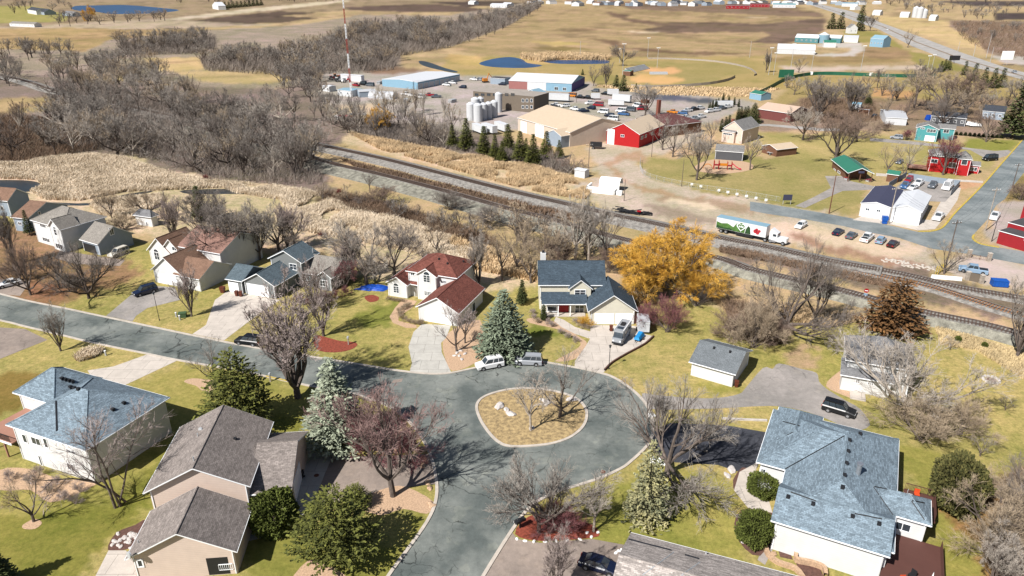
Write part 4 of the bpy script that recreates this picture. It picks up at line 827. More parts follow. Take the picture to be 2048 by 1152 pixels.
for x, y in ((1419, 218), (1425, 214), (1431, 212), (1436, 210), (1442, 262), (1450, 258), (1457, 254), (1475, 240), (1481, 238), (1488, 238), (1494, 236), (1446, 200), (1457, 205), (1468, 208), (1477, 212)):
    conifer('arbor', x, y + 2, y - (24 if y > 230 else 14), 'narrow dark arborvitae lining the yard of parked white trucks', 'arbor', 1.1, 'arborvitae', 'shrub', 'arborvitaes around the truck yard')
for x, y, t_ in ((933, 300, 236), (968, 310, 252), (1016, 300, 248), (990, 318, 270), (1040, 322, 262), (1066, 330, 268), (1092, 316, 262), (905, 295, 250), (1004, 322, 282), (1118, 316, 280), (1052, 310, 276)):
    conifer('spruce3', x, y, t_, 'olive spruce in the clump in front of the tan metal building', 'pine', 1.3, group='spruces in front of the tan metal building')
for x in range(443, 524, 8):
    conifer('farspruce', x, 18 - (x - 443) * .09, 4 - (x - 443) * .06, 'dark spruce in the windbreak right of the far white house', 'sprucegreen', 1.6, group='windbreak spruces by the far white house')
for x in range(1912, 2008, 9):
    conifer('arbor', x, 270 + (x - 1912) * .07, 263 + (x - 1912) * .07, 'small clipped evergreen in the hedge row right of the teal house', 'arbor', 3.0, 'hedge_shrub', 'shrub', 'hedge shrubs right of the teal house')
for x, y, lb in ((1915, 684, 'tiny evergreen on the slope below the railway, left of two'), (1968, 696, 'tiny evergreen on the slope below the railway, right of two')): conifer('clipped', x, y, y - 12, lb, 'bush', .8, 'shrub', 'shrub')
# the woods: single trees, each an object
WR = random.Random(99)
def wood(poly, n, ht, label, group, tws, w=(.8, 1.1), pros=('wood1', 'wood2', 'wood3', 'wood4'), bks=('bark', 'barkdark', 'barkpale'), wt=None):
    x0, x1 = min(p[0] for p in poly), max(p[0] for p in poly); y0, y1 = min(p[1] for p in poly), max(p[1] for p in poly)
    A = np.array([[WR.uniform(x0, x1), WR.uniform(y0, y1)] for _ in range(n * 12)]); ok = inside(poly, A[:, 0], A[:, 1]); A = A[ok]
    # thin out by distance so that stems do not crowd
    got = []
    dmin = 1.0 * math.sqrt((x1 - x0) * (y1 - y0) / max(1, n)) * .55
    for x, y in A:
        if all((x - a) ** 2 + ((y - b_) * 1.8) ** 2 > dmin * dmin for a, b_ in got): got.append((x, y))
        if len(got) >= n: break
    for x, y in got:
        p = P(x, y); h = WR.uniform(*ht); s = h / 10; ww = WR.uniform(*w); t, k, _ = PRO[WR.choice(pros)]
        root = thing('bare_tree', label, 'tree', p, WR.uniform(0, 6.28), group, (s * ww, s * ww, s))
        for me, nm, mm in ((t, 'trunk', WR.choice(bks)), (k, 'crown', WR.choice(tws))):
            o = bpy.data.objects.new(nm, me); COL.objects.link(o); o.parent = root; setm(o, mm)
    return len(got)
G3 = ('twig', 'twig', 'twigdark', 'twigstraw', 'twigpale')
cnt = 0
for pl, n_, lb in (([(110, 170), (200, 150), (300, 180), (320, 230), (110, 235)], 24, 'at the upper left of the wood, before the railway'), ([(310, 185), (440, 215), (560, 215), (600, 250), (330, 250)], 26, 'along the railway in the middle of the wood'), ([(100, 235), (330, 255), (330, 300), (250, 318), (100, 315)], 26, 'at the left front of the wood above the reeds'), ([(330, 255), (600, 255), (640, 300), (640, 360), (430, 360), (330, 330)], 38, 'at the right front of the wood above the reeds')):
    cnt += wood(pl, n_, (11, 16), 'bare grey tree ' + lb, 'bare trees ' + lb, G3, (.9, 1.2))
cnt += wood([(-40, 240), (110, 245), (110, 315), (-40, 325)], 12, (9, 14), 'brown bare tree in the wood at the left edge behind the reeds', 'bare trees at the left edge behind the reeds', ('twigbrown', 'twigdark', 'twig'))
cnt += wood([(-20, 140), (60, 130), (120, 150), (110, 176), (-20, 186)], 7, (11, 15), 'bare tree on the rough ground at the upper left', 'bare trees on the rough ground at the upper left', G3)
cnt += wood([(640, 215), (700, 235), (760, 255), (900, 262), (930, 285), (900, 300), (740, 275), (620, 262), (600, 220)], 24, (10, 15), 'bare tree in the strip between the railway and the industrial yard', 'bare trees between the railway and the industrial yard', G3, (.7, 1.0))
cnt += wood([(740, 205), (900, 230), (905, 250), (780, 250)], 8, (10, 16), 'tall thin bare tree at the near edge of the industrial yard', 'tall bare trees at the near edge of the industrial yard', ('twigpale', 'twigstraw'), (.6, .85))
cnt += wood([(1130, 330), (1180, 350), (1140, 365), (1080, 330)], 4, (5, 8), 'scrubby tree beside the small white huts', 'scrubby trees beside the small white huts', ('twigdark', 'twigbrown'))
cnt += wood([(1740, 205), (1940, 205), (2000, 240), (1900, 250), (1760, 240)], 8, (8, 11), 'bare garden tree behind the teal house', 'bare garden trees behind the teal house', ('twigbrown', 'twigdark', 'twigstraw'))
print('wood trees', cnt)
# the rest of the bare trees, far off: one object
def arr(me):
    v = np.empty(len(me.vertices) * 3, np.float32); me.vertices.foreach_get('co', v); f = np.empty(len(me.loops), np.int32); me.loops.foreach_get('vertex_index', f); return v.reshape(-1, 3), f
FARP = [bare(80 + i, k_, .045, .72, 1) for i, k_ in enumerate(('round', 'tall', 'vase', 'round'))]
FA = [(arr(t), arr(k_)) for t, k_, _ in FARP]; VV = []; FF = []; MM = []; nv_ = 0
def far(poly, n, ht, w=(.9, 1.3)):
    global nv_
    wp = [P(x, y) for x, y in poly]; X0, X1 = min(p.x for p in wp), max(p.x for p in wp); Y0, Y1 = min(p.y for p in wp), max(p.y for p in wp); c = 0; pl = [(p.x, p.y) for p in wp]; tries = 0
    while c < n and tries < n * 30:
        tries += 1; x, y = WR.uniform(X0, X1), WR.uniform(Y0, Y1)
        if not inside(pl, np.array([x]), np.array([y]))[0]: continue
        c += 1; h = WR.uniform(*ht) / 10; ww = h * WR.uniform(*w); a = WR.uniform(0, 6.28); ca, sa = math.cos(a) * ww, math.sin(a) * ww; TC = WR.choice(FA); mi = WR.choice((1, 1, 2, 3))
        for q, (v, f) in enumerate(TC):
            VV.append(np.stack([v[:, 0] * ca - v[:, 1] * sa + x, v[:, 0] * sa + v[:, 1] * ca + y, v[:, 2] * h], 1)); FF.append(f + nv_); nv_ += len(v); MM.append(np.full(len(f) // 4, mi if q else 0, np.int32))
far([(520, 130), (600, 110), (720, 58), (880, 52), (900, 92), (800, 110), (790, 138), (720, 144), (640, 146), (620, 168), (540, 146)], 175, (12, 18))
far([(400, 116), (520, 112), (560, 140), (480, 142), (410, 140)], 26, (11, 15)); far([(560, 150), (640, 150), (650, 210), (600, 214), (560, 180)], 20, (11, 15))
far([(900, 92), (880, 56), (1010, 26), (1070, 8), (1090, 12), (1040, 44), (980, 78)], 75, (12, 17)); far([(220, 108), (250, 86), (330, 84), (430, 74), (430, 92), (400, 106), (300, 110)], 55, (11, 16))
far([(-120, 98), (60, 98), (170, 108), (200, 114), (60, 122), (-120, 124)], 16, (11, 15)); far([(120, 130), (330, 150), (330, 176), (200, 172), (100, 160)], 20, (11, 15))
far([(1900, 52), (2150, 52), (2150, 120), (1980, 106), (1930, 84)], 34, (8, 12), (1, 1.4)); far([(1790, 14), (2048, 14), (2048, 24), (1990, 42), (1900, 44), (1850, 36)], 50, (9, 15), (1, 1.5))
far([(0, 6), (130, 6), (150, 20), (60, 34), (0, 30)], 12, (12, 20), (1, 1.4)); far([(60, 44), (300, 40), (340, 32), (330, 46), (150, 54), (70, 54)], 16, (12, 18), (1.1, 1.6)); far([(350, 0), (700, -3), (690, 2), (430, 14), (350, 10)], 40, (14, 22), (1.2, 1.8)); far([(900, -2), (1100, -4), (1080, 2), (920, 6)], 24, (14, 20), (1.2, 1.8)); far([(1640, -2), (2048, -4), (2048, 6), (1700, 12)], 50, (10, 18), (1.2, 1.8)); far([(1560, 172), (1720, 178), (1990, 165), (2048, 180), (2040, 232), (1900, 246), (1760, 205), (1620, 240)], 30, (8, 12), (1, 1.3)); far([(-60, 100), (300, 104), (330, 168), (120, 190), (-60, 190)], 34, (10, 14), (1, 1.3)); far([(620, 388), (760, 412), (960, 462), (1010, 500), (900, 470), (760, 430), (640, 400)], 14, (4, 7), (1.2, 1.7)); far([(1000, 470), (1080, 480), (1210, 520), (1200, 548), (1080, 530), (1000, 510)], 12, (6, 11), (1, 1.3))
me = bpy.data.meshes.new('bare_trees'); V1 = np.concatenate(VV); F1 = np.concatenate(FF); M1 = np.concatenate(MM); me.vertices.add(len(V1)); me.vertices.foreach_set('co', V1.ravel()); me.loops.add(len(F1)); me.loops.foreach_set('vertex_index', F1); me.polygons.add(len(F1) // 4); me.polygons.foreach_set('loop_start', np.arange(0, len(F1), 4, dtype=np.int32)); me.polygons.foreach_set('loop_total', np.full(len(F1) // 4, 4, np.int32))
for m_ in ('bark', 'twig', 'twigdark', 'twigstraw'): me.materials.append(M[m_])
me.polygons.foreach_set('material_index', M1); me.update(calc_edges=True); o = bpy.data.objects.new('bare_trees', me); COL.objects.link(o); o['kind'] = 'stuff'; print('far faces', len(M1))
# masses nobody could count: thickets in the woods, reeds, far belts
def scatter(name, poly, n, h, w, m, lean=.35, blades=3, kind='stuff', fall=1.0, seed=1, den=None):
    rs = np.random.default_rng(seed); V = []; F = []
    x0, x1 = min(p[0] for p in poly), max(p[0] for p in poly); y0, y1 = min(p[1] for p in poly), max(p[1] for p in poly)
    wp = [P(x, y) for x, y in poly]; X0, X1 = min(p.x for p in wp), max(p.x for p in wp); Y0, Y1 = min(p.y for p in wp), max(p.y for p in wp)
    px = rs.uniform(X0, X1, n * 6); py = rs.uniform(Y0, Y1, n * 6); ok = inside([(p.x, p.y) for p in wp], px, py); px, py = px[ok][:n], py[ok][:n]
    nn = np.array([mnoise.noise(Vector((a * .13, b_ * .13, seed))) for a, b_ in zip(px, py)])
    keep = nn > (-1 if den is None else den); px, py, nn = px[keep], py[keep], nn[keep]
    k = len(px) * blades; bx = np.repeat(px, blades) + rs.normal(0, w * 1.6, k); by = np.repeat(py, blades) + rs.normal(0, w * 1.6, k)
    hh = rs.uniform(h * .6, h * 1.25, k) * (1 + .35 * np.repeat(nn, blades)); az = rs.uniform(0, 6.283, k); wd = rs.uniform(.5, 1.2, k) * w; lx = rs.normal(.25, lean, k) * hh; ly = rs.normal(.1, lean, k) * hh
    cx, cy = np.cos(az) * wd, np.sin(az) * wd
    v = np.zeros((k, 4, 3)); v[:, 0] = np.stack([bx - cx, by - cy, 0 * bx], 1); v[:, 1] = np.stack([bx + cx, by + cy, 0 * bx], 1)
    v[:, 2] = np.stack([bx + lx + cx * .5, by + ly + cy * .5, hh], 1); v[:, 3] = np.stack([bx + lx - cx * .5, by + ly - cy * .5, hh], 1)
    me = bpy.data.meshes.new(name); me.from_pydata(v.reshape(-1, 3).tolist(), [], np.arange(k * 4).reshape(-1, 4).tolist()); me.materials.append(M[m])
    o = bpy.data.objects.new(name, me); COL.objects.link(o); o['kind'] = kind; return o
M['reed'] = mat('dry_reeds', C(248, 226, 194), .95, .2, .12, col2=C(250, 232, 206))
M['reedtan'] = mat('tan_reeds', C(226, 196, 154), .95, .25, .15)
M['brushm'] = mat('grey_brush', C(150, 138, 128), .95, .25, .2)
M['brushb'] = mat('brown_brush', C(138, 114, 94), .95, .25, .2)
M['drygrass'] = mat('dry_grass_tufts', C(220, 196, 150), .95, .2, .3)
scatter('reeds', [(-60, 330), (60, 326), (90, 316), (190, 310), (255, 318), (290, 334), (360, 352), (420, 366), (470, 374), (360, 380), (250, 384), (160, 402), (90, 400), (60, 384), (90, 372), (70, 360), (-60, 356)], 26000, 1.15, .08, 'reed', blades=4, seed=1)
scatter('reeds', [(420, 366), (530, 372), (640, 392), (690, 412), (760, 430), (830, 452), (900, 480), (960, 520), (900, 540), (800, 500), (700, 480), (600, 462), (560, 400), (470, 386)], 22000, 1.15, .08, 'reed', blades=4, seed=2, den=-.28)
scatter('reeds', [(180, 412), (240, 400), (320, 392), (320, 410), (260, 440), (200, 430)], 4000, 1.1, .08, 'reed', blades=4, seed=3)
scatter('reeds', [(700, 268), (800, 288), (960, 316), (1060, 332), (1130, 352), (1180, 384), (1170, 400), (1090, 388), (1000, 366), (860, 326), (760, 300)], 18000, 1.1, .09, 'reedtan', blades=4, seed=4, den=-.25)
scatter('reeds', [(950, 540), (1080, 566), (1280, 610), (1260, 590), (1080, 545), (960, 500), (900, 480), (920, 520)], 4000, 1.4, .12, 'reedtan', blades=3, seed=5)
scatter('reeds', [(1040, 112), (1120, 110), (1220, 116), (1215, 121), (1120, 119), (1080, 124), (1045, 118)], 4000, 3.0, .2, 'reedtan', blades=2, seed=6)
scatter('reeds', [(1190, 172), (1560, 178), (1500, 194), (1300, 190)], 3000, 1.0, .3, 'reedtan', blades=2, seed=16)
scatter('tall_dry_grass', [(1420, 596), (1500, 600), (1740, 640), (1660, 655), (1560, 640), (1470, 640)], 5000, .8, .07, 'reedtan', blades=3, seed=7)
scatter('tall_dry_grass', [(1870, 655), (2048, 705), (2100, 730), (2048, 760), (1950, 700), (1880, 690)], 4000, .5, .06, 'drygrass', blades=3, seed=8)
scatter('tall_dry_grass', [(680, 318), (760, 338), (1000, 398), (1190, 440), (1170, 448), (980, 410), (740, 350)], 5000, .9, .12, 'brushb', blades=3, seed=9)
scatter('tall_dry_grass', [(1440, 486), (1600, 520), (1760, 560), (1850, 590), (1700, 560), (1560, 530), (1440, 505)], 4000, .5, .1, 'brushb', blades=3, seed=10)
scatter('undergrowth', [(110, 200), (200, 170), (330, 210), (560, 240), (610, 290), (650, 370), (560, 372), (420, 356), (300, 322), (200, 300), (90, 300)], 12000, 2.6, .06, 'brushm', blades=3, seed=11, lean=.5)
scatter('undergrowth', [(-60, 230), (100, 240), (200, 300), (60, 326), (-60, 328)], 5000, 2.6, .06, 'brushb', blades=3, seed=12, lean=.5)
scatter('undergrowth', [(400, 120), (600, 100), (720, 50), (900, 50), (1070, 8), (1080, 14), (1020, 50), (900, 96), (800, 112), (790, 140), (720, 148), (640, 150), (610, 168), (540, 150), (410, 142)], 26000, 5.0, .11, 'brushm', blades=3, seed=13, lean=.45)
scatter('undergrowth', [(640, 390), (720, 400), (840, 436), (960, 474), (1000, 496), (900, 474), (800, 440), (700, 424)], 5000, 1.8, .05, 'brushb', blades=3, seed=14, lean=.6)
scatter('undergrowth', [(220, 112), (250, 88), (430, 76), (430, 94), (400, 108)], 4000, 4.0, .1, 'brushm', blades=3, seed=15, lean=.5)
scatter('undergrowth', [(1900, 44), (2300, 50), (2300, 130), (2050, 124), (1970, 100), (1930, 84)], 9000, 3.5, .12, 'brushb', blades=3, seed=17, lean=.6, den=-.1)
scatter('undergrowth', [(1600, 200), (1740, 196), (1760, 240), (1700, 250), (1600, 245)], 3000, 1.6, .08, 'brushb', blades=3, seed=18, lean=.6)
scatter('undergrowth', [(640, 235), (900, 258), (940, 290), (1130, 330), (1150, 350), (940, 306), (740, 276)], 6000, 1.8, .07, 'brushm', blades=3, seed=19, lean=.6)
scatter('undergrowth', [(1450, 610), (1560, 640), (1560, 690), (1470, 680)], 4500, 1.6, .05, 'brushb', blades=3, seed=20, lean=.6)
scatter('undergrowth', [(1880, 1000), (2060, 930), (2300, 980), (2300, 1200), (2000, 1200), (1960, 1080)], 9000, 1.2, .04, 'brushb', blades=3, seed=21, lean=.7, den=-.1)
scatter('ornamental_grass', smooth([(150, 716), (170, 704), (196, 698), (206, 704), (190, 714), (160, 724)], 2, True), 420, 1.0, .05, 'reed', blades=4, seed=22)
for o in bpy.data.objects:
    if o.name.startswith('ornamental_grass'): 
        del o['kind']; tag(o, 'clump of dry straw ornamental grass on the left lawn', 'plant')
# ------------------------------------------------------------------ buildings
def rm(name, r, g, b, var=.16, **k):
    M[name] = mat(name, C(r, g, b), .92, var, kind='shingle', spec=.15, bump=.25, **k); return M[name]
rm('roof_blue', 138, 155, 167, .26); rm('roof_slate', 78, 92, 104, .2); rm('roof_brownred', 132, 82, 72, .2); rm('roof_taupe', 154, 144, 138, .22)
rm('roof_grey', 140, 140, 142, .12); rm('roof_greytan', 156, 150, 142, .12); rm('roof_rose', 158, 124, 112, .12); rm('roof_mottled', 190, 180, 173, .32, a=1.3); rm('roof_shed', 128, 134, 138, .10)
rm('roof_brown', 146, 116, 98, .12); rm('roof_dark', 78, 82, 90, .1); rm('roof_maroon', 112, 76, 74, .1); rm('roof_town', 146, 144, 142, .1); rm('roof_slateblue', 102, 116, 124, .12)
def sd_(name, r, g, b, var=.16, a=1.0, bb=1): M[name] = mat(name, C(r, g, b), .7, var, kind='siding', a=a, b=bb, spec=.25); return M[name]
sd_('side_white', 246, 246, 244, .16, 1.5); sd_('side_cream', 240, 234, 214, .18, 1.5); sd_('side_beige', 244, 222, 206, .24, 1.3); sd_('side_grey', 140, 144, 144, .22, 1.6, 0); sd_('side_greyblue', 168, 182, 196, .12)
sd_('side_maroon', 130, 76, 72, .12); sd_('side_red', 196, 34, 38, .12, 1.6, 0); sd_('side_teal', 92, 172, 176, .1); sd_('side_tanmetal', 232, 214, 196, .08, 2.2, 0); sd_('side_whitemetal', 236, 238, 240, .10, 2.2, 0)
sd_('side_bluemetal', 150, 190, 214, .1, 2.2, 0); sd_('side_purple', 104, 84, 150, .1, 2.2, 0); sd_('side_brown', 128, 92, 72, .16); sd_('side_crimson', 168, 40, 48, .12); sd_('side_greybrown', 130, 118, 104, .12, 3, 0); sd_('side_darkgrey', 96, 98, 102, .1)
sd_('side_tealdeep', 96, 150, 156, .1, 2.0, 0); sd_('side_rose', 176, 120, 116, .1, 2, 0)
def mt(name, r, g, b, rough=.45, var=.06, a=2.0): M[name] = mat(name, C(r, g, b), rough, var, kind='siding', a=a, b=0, spec=.3); return M[name]
mt('metal_tan', 226, 204, 176); mt('metal_white', 238, 240, 244); mt('metal_green', 62, 132, 110); mt('metal_galv', 206, 208, 212); mt('metal_navy', 72, 74, 98, .8); mt('metal_blue', 150, 186, 204); mt('metal_pink', 224, 196, 174); mt('metal_teal', 110, 170, 178)
M['brickc'] = mat('brick_red', C(140, 84, 70), .9, .2, 3); M['deckwood'] = mat('brown_deck_boards', C(104, 68, 60), .8, .14, kind='siding', a=.7, b=0); M['decktan'] = mat('tan_deck_boards', C(186, 138, 118), .8, .12, kind='siding', a=.7)
M['flatroof'] = mat('flat_roof_gravel', C(176, 166, 156), .95, .1, .3); M['flatdark'] = mat('dark_roof_membrane', C(84, 82, 84), .9, .1, .4)
M['reddoor'] = mat('red_door_paint', C(176, 24, 34), .4, .05, 1); M['doorw'] = mat('garage_door_white', (.80, .80, .80, 1), .5, .02, 1)
def Lp(F, x, y, z):
    p = P(x, y, z) - F['o']; return (p.x * F['c'] + p.y * F['s'], -p.x * F['s'] + p.y * F['c'])
class Bld:
    def __init__(s, name, label, cat, pa, pb=None, z=0, ang=None, group=None):
        a = P(*pa, z); ang = math.atan2((P(*pb, z) - a).y, (P(*pb, z) - a).x) if ang is None else R(ang)
        a.z = 0; s.F = dict(o=a, c=math.cos(ang), s=math.sin(ang), a=ang); s.root = thing(name, label, cat, a, ang, group); s.bl = []
    def L(s, x, y, z): return Lp(s.F, x, y, z)
    def blk(s, a, b, zE, rise, depth=None, c=None, ridge=None, roof='gx', wall='side_white', rf='roof_grey', z0=0.0, oh=.4, apex=None, trim='trim', th=.16, y0=None, xs=None, dz0=0, nowall=False, ins=None):
        """a, b: front eave corners in the picture, at height zE; c / depth / ridge give the depth; apex gives the rise"""
        A, B_ = s.L(*a, zE), s.L(*b, zE); x0, x1 = A[0], B_[0]; yy = (A[1] + B_[1]) / 2 if y0 is None else y0
        if xs: x0, x1 = xs
        if c is not None: Cc = s.L(*c, zE); y1 = Cc[1]
        elif ridge is not None: y1 = yy + 2 * (s.L(*ridge, zE + rise)[1] - yy)
        else: y1 = yy + depth
        if apex is not None:   # gable apex seen in the picture, on the front plane
            q = s.hit(apex[0], apex[1], 'y', yy); rise = q[2] - zE
        k = dict(x0=x0, x1=x1, y0=yy, y1=y1, zE=zE, rise=rise, oh=oh, roof=roof, z0=z0)
        k['wx0'], k['wx1'], k['wy0'], k['wy1'] = x0 + oh, x1 - oh, yy + oh, y1 - oh
        if ins: k['wx0'], k['wx1'], k['wy0'], k['wy1'] = x0 + ins[0], x1 - ins[1], yy + ins[2], y1 - ins[3]
        pass
        w = MB(); r = MB(); X0, X1, Y0, Y1 = k['wx0'], k['wx1'], k['wy0'], k['wy1']
        hx, hy = (x1 - x0) / 2, (y1 - yy) / 2; mx, my = (x0 + x1) / 2, (yy + y1) / 2
        def top(x, y):          # underside of the roof
            if roof == 'gx': f = 1 - abs(y - my) / hy
            elif roof == 'gy': f = 1 - abs(x - mx) / hx
            elif roof == 'shed': f = (y - yy) / (y1 - yy)
            elif roof == 'hip': f = min(1, min(hx - abs(x - mx), hy - abs(y - my)) / min(hx, hy))
            else: f = 0
            return zE + rise * f - .02
        fr = [(X0, Y0, 0), (X1, Y0, 0), (X1, Y1, 0), (X0, Y1, 0)]
        def wallp(p, q, mid=None):
            pts = [(p[0], p[1], z0), (q[0], q[1], z0), (q[0], q[1], top(q[0], q[1]))]
            if mid: pts.append((mid[0], mid[1], top(*mid)))
            pts.append((p[0], p[1], top(p[0], p[1]))); w.poly(pts)
        if not nowall:
            wallp(fr[0], fr[1], (mx, Y0) if roof == 'gy' else None); wallp(fr[1], fr[2], (X1, my) if roof == 'gx' else None)
            wallp(fr[2], fr[3], (mx, Y1) if roof == 'gy' else None); wallp(fr[3], fr[0], (X0, my) if roof == 'gx' else None)
            w.build('wall', M[wall], s.root)
        zr = zE + rise
        if roof == 'gx': fs = [[(x0, yy, zE), (x1, yy, zE), (x1, my, zr), (x0, my, zr)], [(x1, y1, zE), (x0, y1, zE), (x0, my, zr), (x1, my, zr)]]
        elif roof == 'gy': fs = [[(x1, yy, zE), (x1, y1, zE), (mx, y1, zr), (mx, yy, zr)], [(x0, y1, zE), (x0, yy, zE), (mx, yy, zr), (mx, y1, zr)]]
        elif roof == 'shed': fs = [[(x0, yy, zE), (x1, yy, zE), (x1, y1, zr), (x0, y1, zr)]]
        elif roof == 'flat': fs = [[(x0, yy, zE), (x1, yy, zE), (x1, y1, zE), (x0, y1, zE)]]
        else:
            if hx >= hy: r0, r1 = (x0 + hy, my, zr), (x1 - hy, my, zr); fs = [[(x0, yy, zE), (x1, yy, zE), r1, r0], [(x1, y1, zE), (x0, y1, zE), r0, r1], [(x1, yy, zE), (x1, y1, zE), r1], [(x0, y1, zE), (x0, yy, zE), r0]]
            else: r0, r1 = (mx, yy + hx, zr), (mx, y1 - hx, zr); fs = [[(x0, yy, zE), (x1, yy, zE), r0], [(x1, y1, zE), (x0, y1, zE), r1], [(x1, yy, zE), (x1, y1, zE), r1, r0], [(x0, y1, zE), (x0, yy, zE), r0, r1]]
        edges = {}
        for f in fs:
            r.poly([(p[0], p[1], p[2] + th) for p in f], 0); r.poly([p for p in f][::-1], 1)
            for i in range(len(f)): e = (f[i], f[(i + 1) % len(f)]); edges[e] = edges.get(e, 0) + 1
        keys = set((tuple(a_), tuple(b_)) for a_, b_ in edges)
        for a_, b_ in edges:
            if (b_, a_) in keys: continue
            r.poly([a_, b_, (b_[0], b_[1], b_[2] + th + .01), (a_[0], a_[1], a_[2] + th + .01)], 1)
        if roof in ('gx', 'gy', 'hip') and not rf.startswith('metal'):   # ridge cap shingles
            for a_, b_ in edges:
                if (b_, a_) in keys and a_ < b_:
                    pa, pb = Vector(a_) + Vector((0, 0, th)), Vector(b_) + Vector((0, 0, th)); r.tube(pa, pb, .085, .085, 5, 2)
        r.build('roof', [M[rf], M[trim], M[rf]], s.root); k['fs'] = fs; k['th'] = th; s.bl.append(k)
        # eave gutters
        ed = {'gx': [((x0, yy), (x1, yy)), ((x0, y1), (x1, y1))], 'gy': [((x0, yy), (x0, y1)), ((x1, yy), (x1, y1))], 'shed': [((x0, yy), (x1, yy))]}.get(roof, [((x0, yy), (x1, yy)), ((x1, yy), (x1, y1)), ((x0, y1), (x1, y1)), ((x0, yy), (x0, y1))])
        if roof != 'flat' and z0 < 1 or roof == 'hip':
            for p, q in ed:
                dx, dy = (.06 if p[0] == q[0] else 0), (.06 if p[1] == q[1] else 0)
                g = MB(); g.box(min(p[0], q[0]) - dx, min(p[1], q[1]) - dy, zE + .03, max(p[0], q[0]) + dx, max(p[1], q[1]) + dy, zE + .15)
                g.build('gutter', M[trim], s.root)
        if z0 < .5 and roof in ('gx', 'gy', 'hip') and not nowall and rf.startswith('roof') and wall.startswith('side'):
            for x_ in (X0 + .12, X1 - .22): g = MB(); g.box(x_, Y0 - .09, .1, x_ + .1, Y0 - .005, min(top(x_, Y0), zE)); g.build('downpipe', M[trim], s.root, uv=False)
        return k
    def hit(s, x, y, ax, v):
        d = ray(x, y); o = Vector((0, 0, CH)) - s.F['o']; c, n = s.F['c'], s.F['s']
        ol = Vector((o.x * c + o.y * n, -o.x * n + o.y * c, CH)); dl = Vector((d.x * c + d.y * n, -d.x * n + d.y * c, d.z))
        t = (v - (ol.y if ax == 'y' else ol.x)) / (dl.y if ax == 'y' else dl.x); return ol + dl * t
    def rect(s, k, side, r):
        ax, v = {'f': ('y', k['wy0']), 'b': ('y', k['wy1']), 'l': ('x', k['wx0']), 'r': ('x', k['wx1'])}[side]
        p, q = s.hit(r[0], r[1], ax, v), s.hit(r[2], r[3], ax, v); i = 0 if ax == 'y' else 1
        u0, u1 = sorted((p[i], q[i])); z0, z1 = sorted((p.z, q.z)); lim = (k['wx0'], k['wx1']) if i == 0 else (k['wy0'], k['wy1'])
        u0 = max(u0, lim[0] + .1); u1 = min(u1, lim[1] - .1); z0 = max(z0, k['z0'] + .02)
        return u0, u1, z0, z1, v, side
    def bx(s, mb, R_, u0, u1, z0, z1, d0, d1, m=0):
        v, side = R_[4], R_[5]; sg = -1 if side in 'fl' else 1; a, b = sorted((v + sg * d0, v + sg * d1))
        if side in 'fb': mb.box(u0, a, z0, u1, b, z1, m)
        else: mb.box(a, u0, z0, b, u1, z1, m)
    def win(s, k, side, r, n=2, h=1, arch=False, frame='trim', fw=.10, label=None, raw=None):
        q = raw or s.rect(k, side, r); u0, u1, z0, z1 = q[:4]
        if u1 - u0 < .2 or z1 - z0 < .2: return
        f = MB()
        for a, b_, c, d in ((u0 - fw, u1 + fw, z1, z1 + fw), (u0 - fw, u1 + fw, z0 - fw, z0), (u0 - fw, u0, z0, z1), (u1, u1 + fw, z0, z1)): s.bx(f, q, a, b_, c, d, -.02, .07)
        for i in range(1, n): u = u0 + (u1 - u0) * i / n; s.bx(f, q, u - .035, u + .035, z0, z1, 0, .05)
        for i in range(1, h + 1):
            if h > 1 and i < h: z = z0 + (z1 - z0) * i / h; s.bx(f, q, u0, u1, z - .02, z + .02, 0, .045)
        fo = f.build('window', M[frame], s.root, uv=False, label=label); g = MB(); s.bx(g, q, u0, u1, z0, z1, -.03, .02)
        g.build('pane', M['glass'], fo, uv=False)
        if arch:
            w = (u1 - u0) / 2; cx = (u0 + u1) / 2; a_ = MB(); b2 = MB(); sg = -1 if side in 'fl' else 1
            for i in range(8):
                t0, t1 = math.pi * i / 8, math.pi * (i + 1) / 8
                def pt(t, rr, d): u, z = cx + math.cos(t) * rr, z1 + .12 + math.sin(t) * rr; return (u, q[4] + sg * d, z) if side in 'fb' else (q[4] + sg * d, u, z)
                a_.poly([pt(t0, w, .05), pt(t0, w + .12, .05), pt(t1, w + .12, .05), pt(t1, w, .05)]); b2.poly([pt(t0, w, .03), pt(t1, w, .03), pt(0, 0, .03)])
            o = a_.build('arched_window', M[frame], s.root, uv=False); b2.build('pane', M['glass'], o, uv=False)
    def gdoor(s, k, side, r, name='garage_door', m='doorw', rows=4, raw=None):
        q = raw or s.rect(k, side, r); u0, u1, z0, z1 = q[:4]; z0 = k['z0'] + .02 if raw is None else z0; f = MB(); dz = (z1 - z0) / rows
        for i in range(rows): s.bx(f, q, u0, u1, z0 + i * dz + .012, z0 + (i + 1) * dz - .012, -.02, .035)
        s.bx(f, q, u0 - .09, u1 + .09, z1, z1 + .1, -.02, .07, 1); s.bx(f, q, u0 - .1, u0, z0, z1, -.02, .07, 1); s.bx(f, q, u1, u1 + .1, z0, z1, -.02, .07, 1); s.bx(f, q, u0, u1, z0, z1, -.02, .012, 2)
        f.build(name, [M[m], M['trim'], M['black']], s.root)
    def box(s, name, m, x0, y0, z0, x1, y1, z1):
        b = MB(); b.box(x0, y0, z0, x1, y1, z1); return b.build(name, M[m], s.root)
    def onroof(s, x, y, z): return s.L(x, y, z)
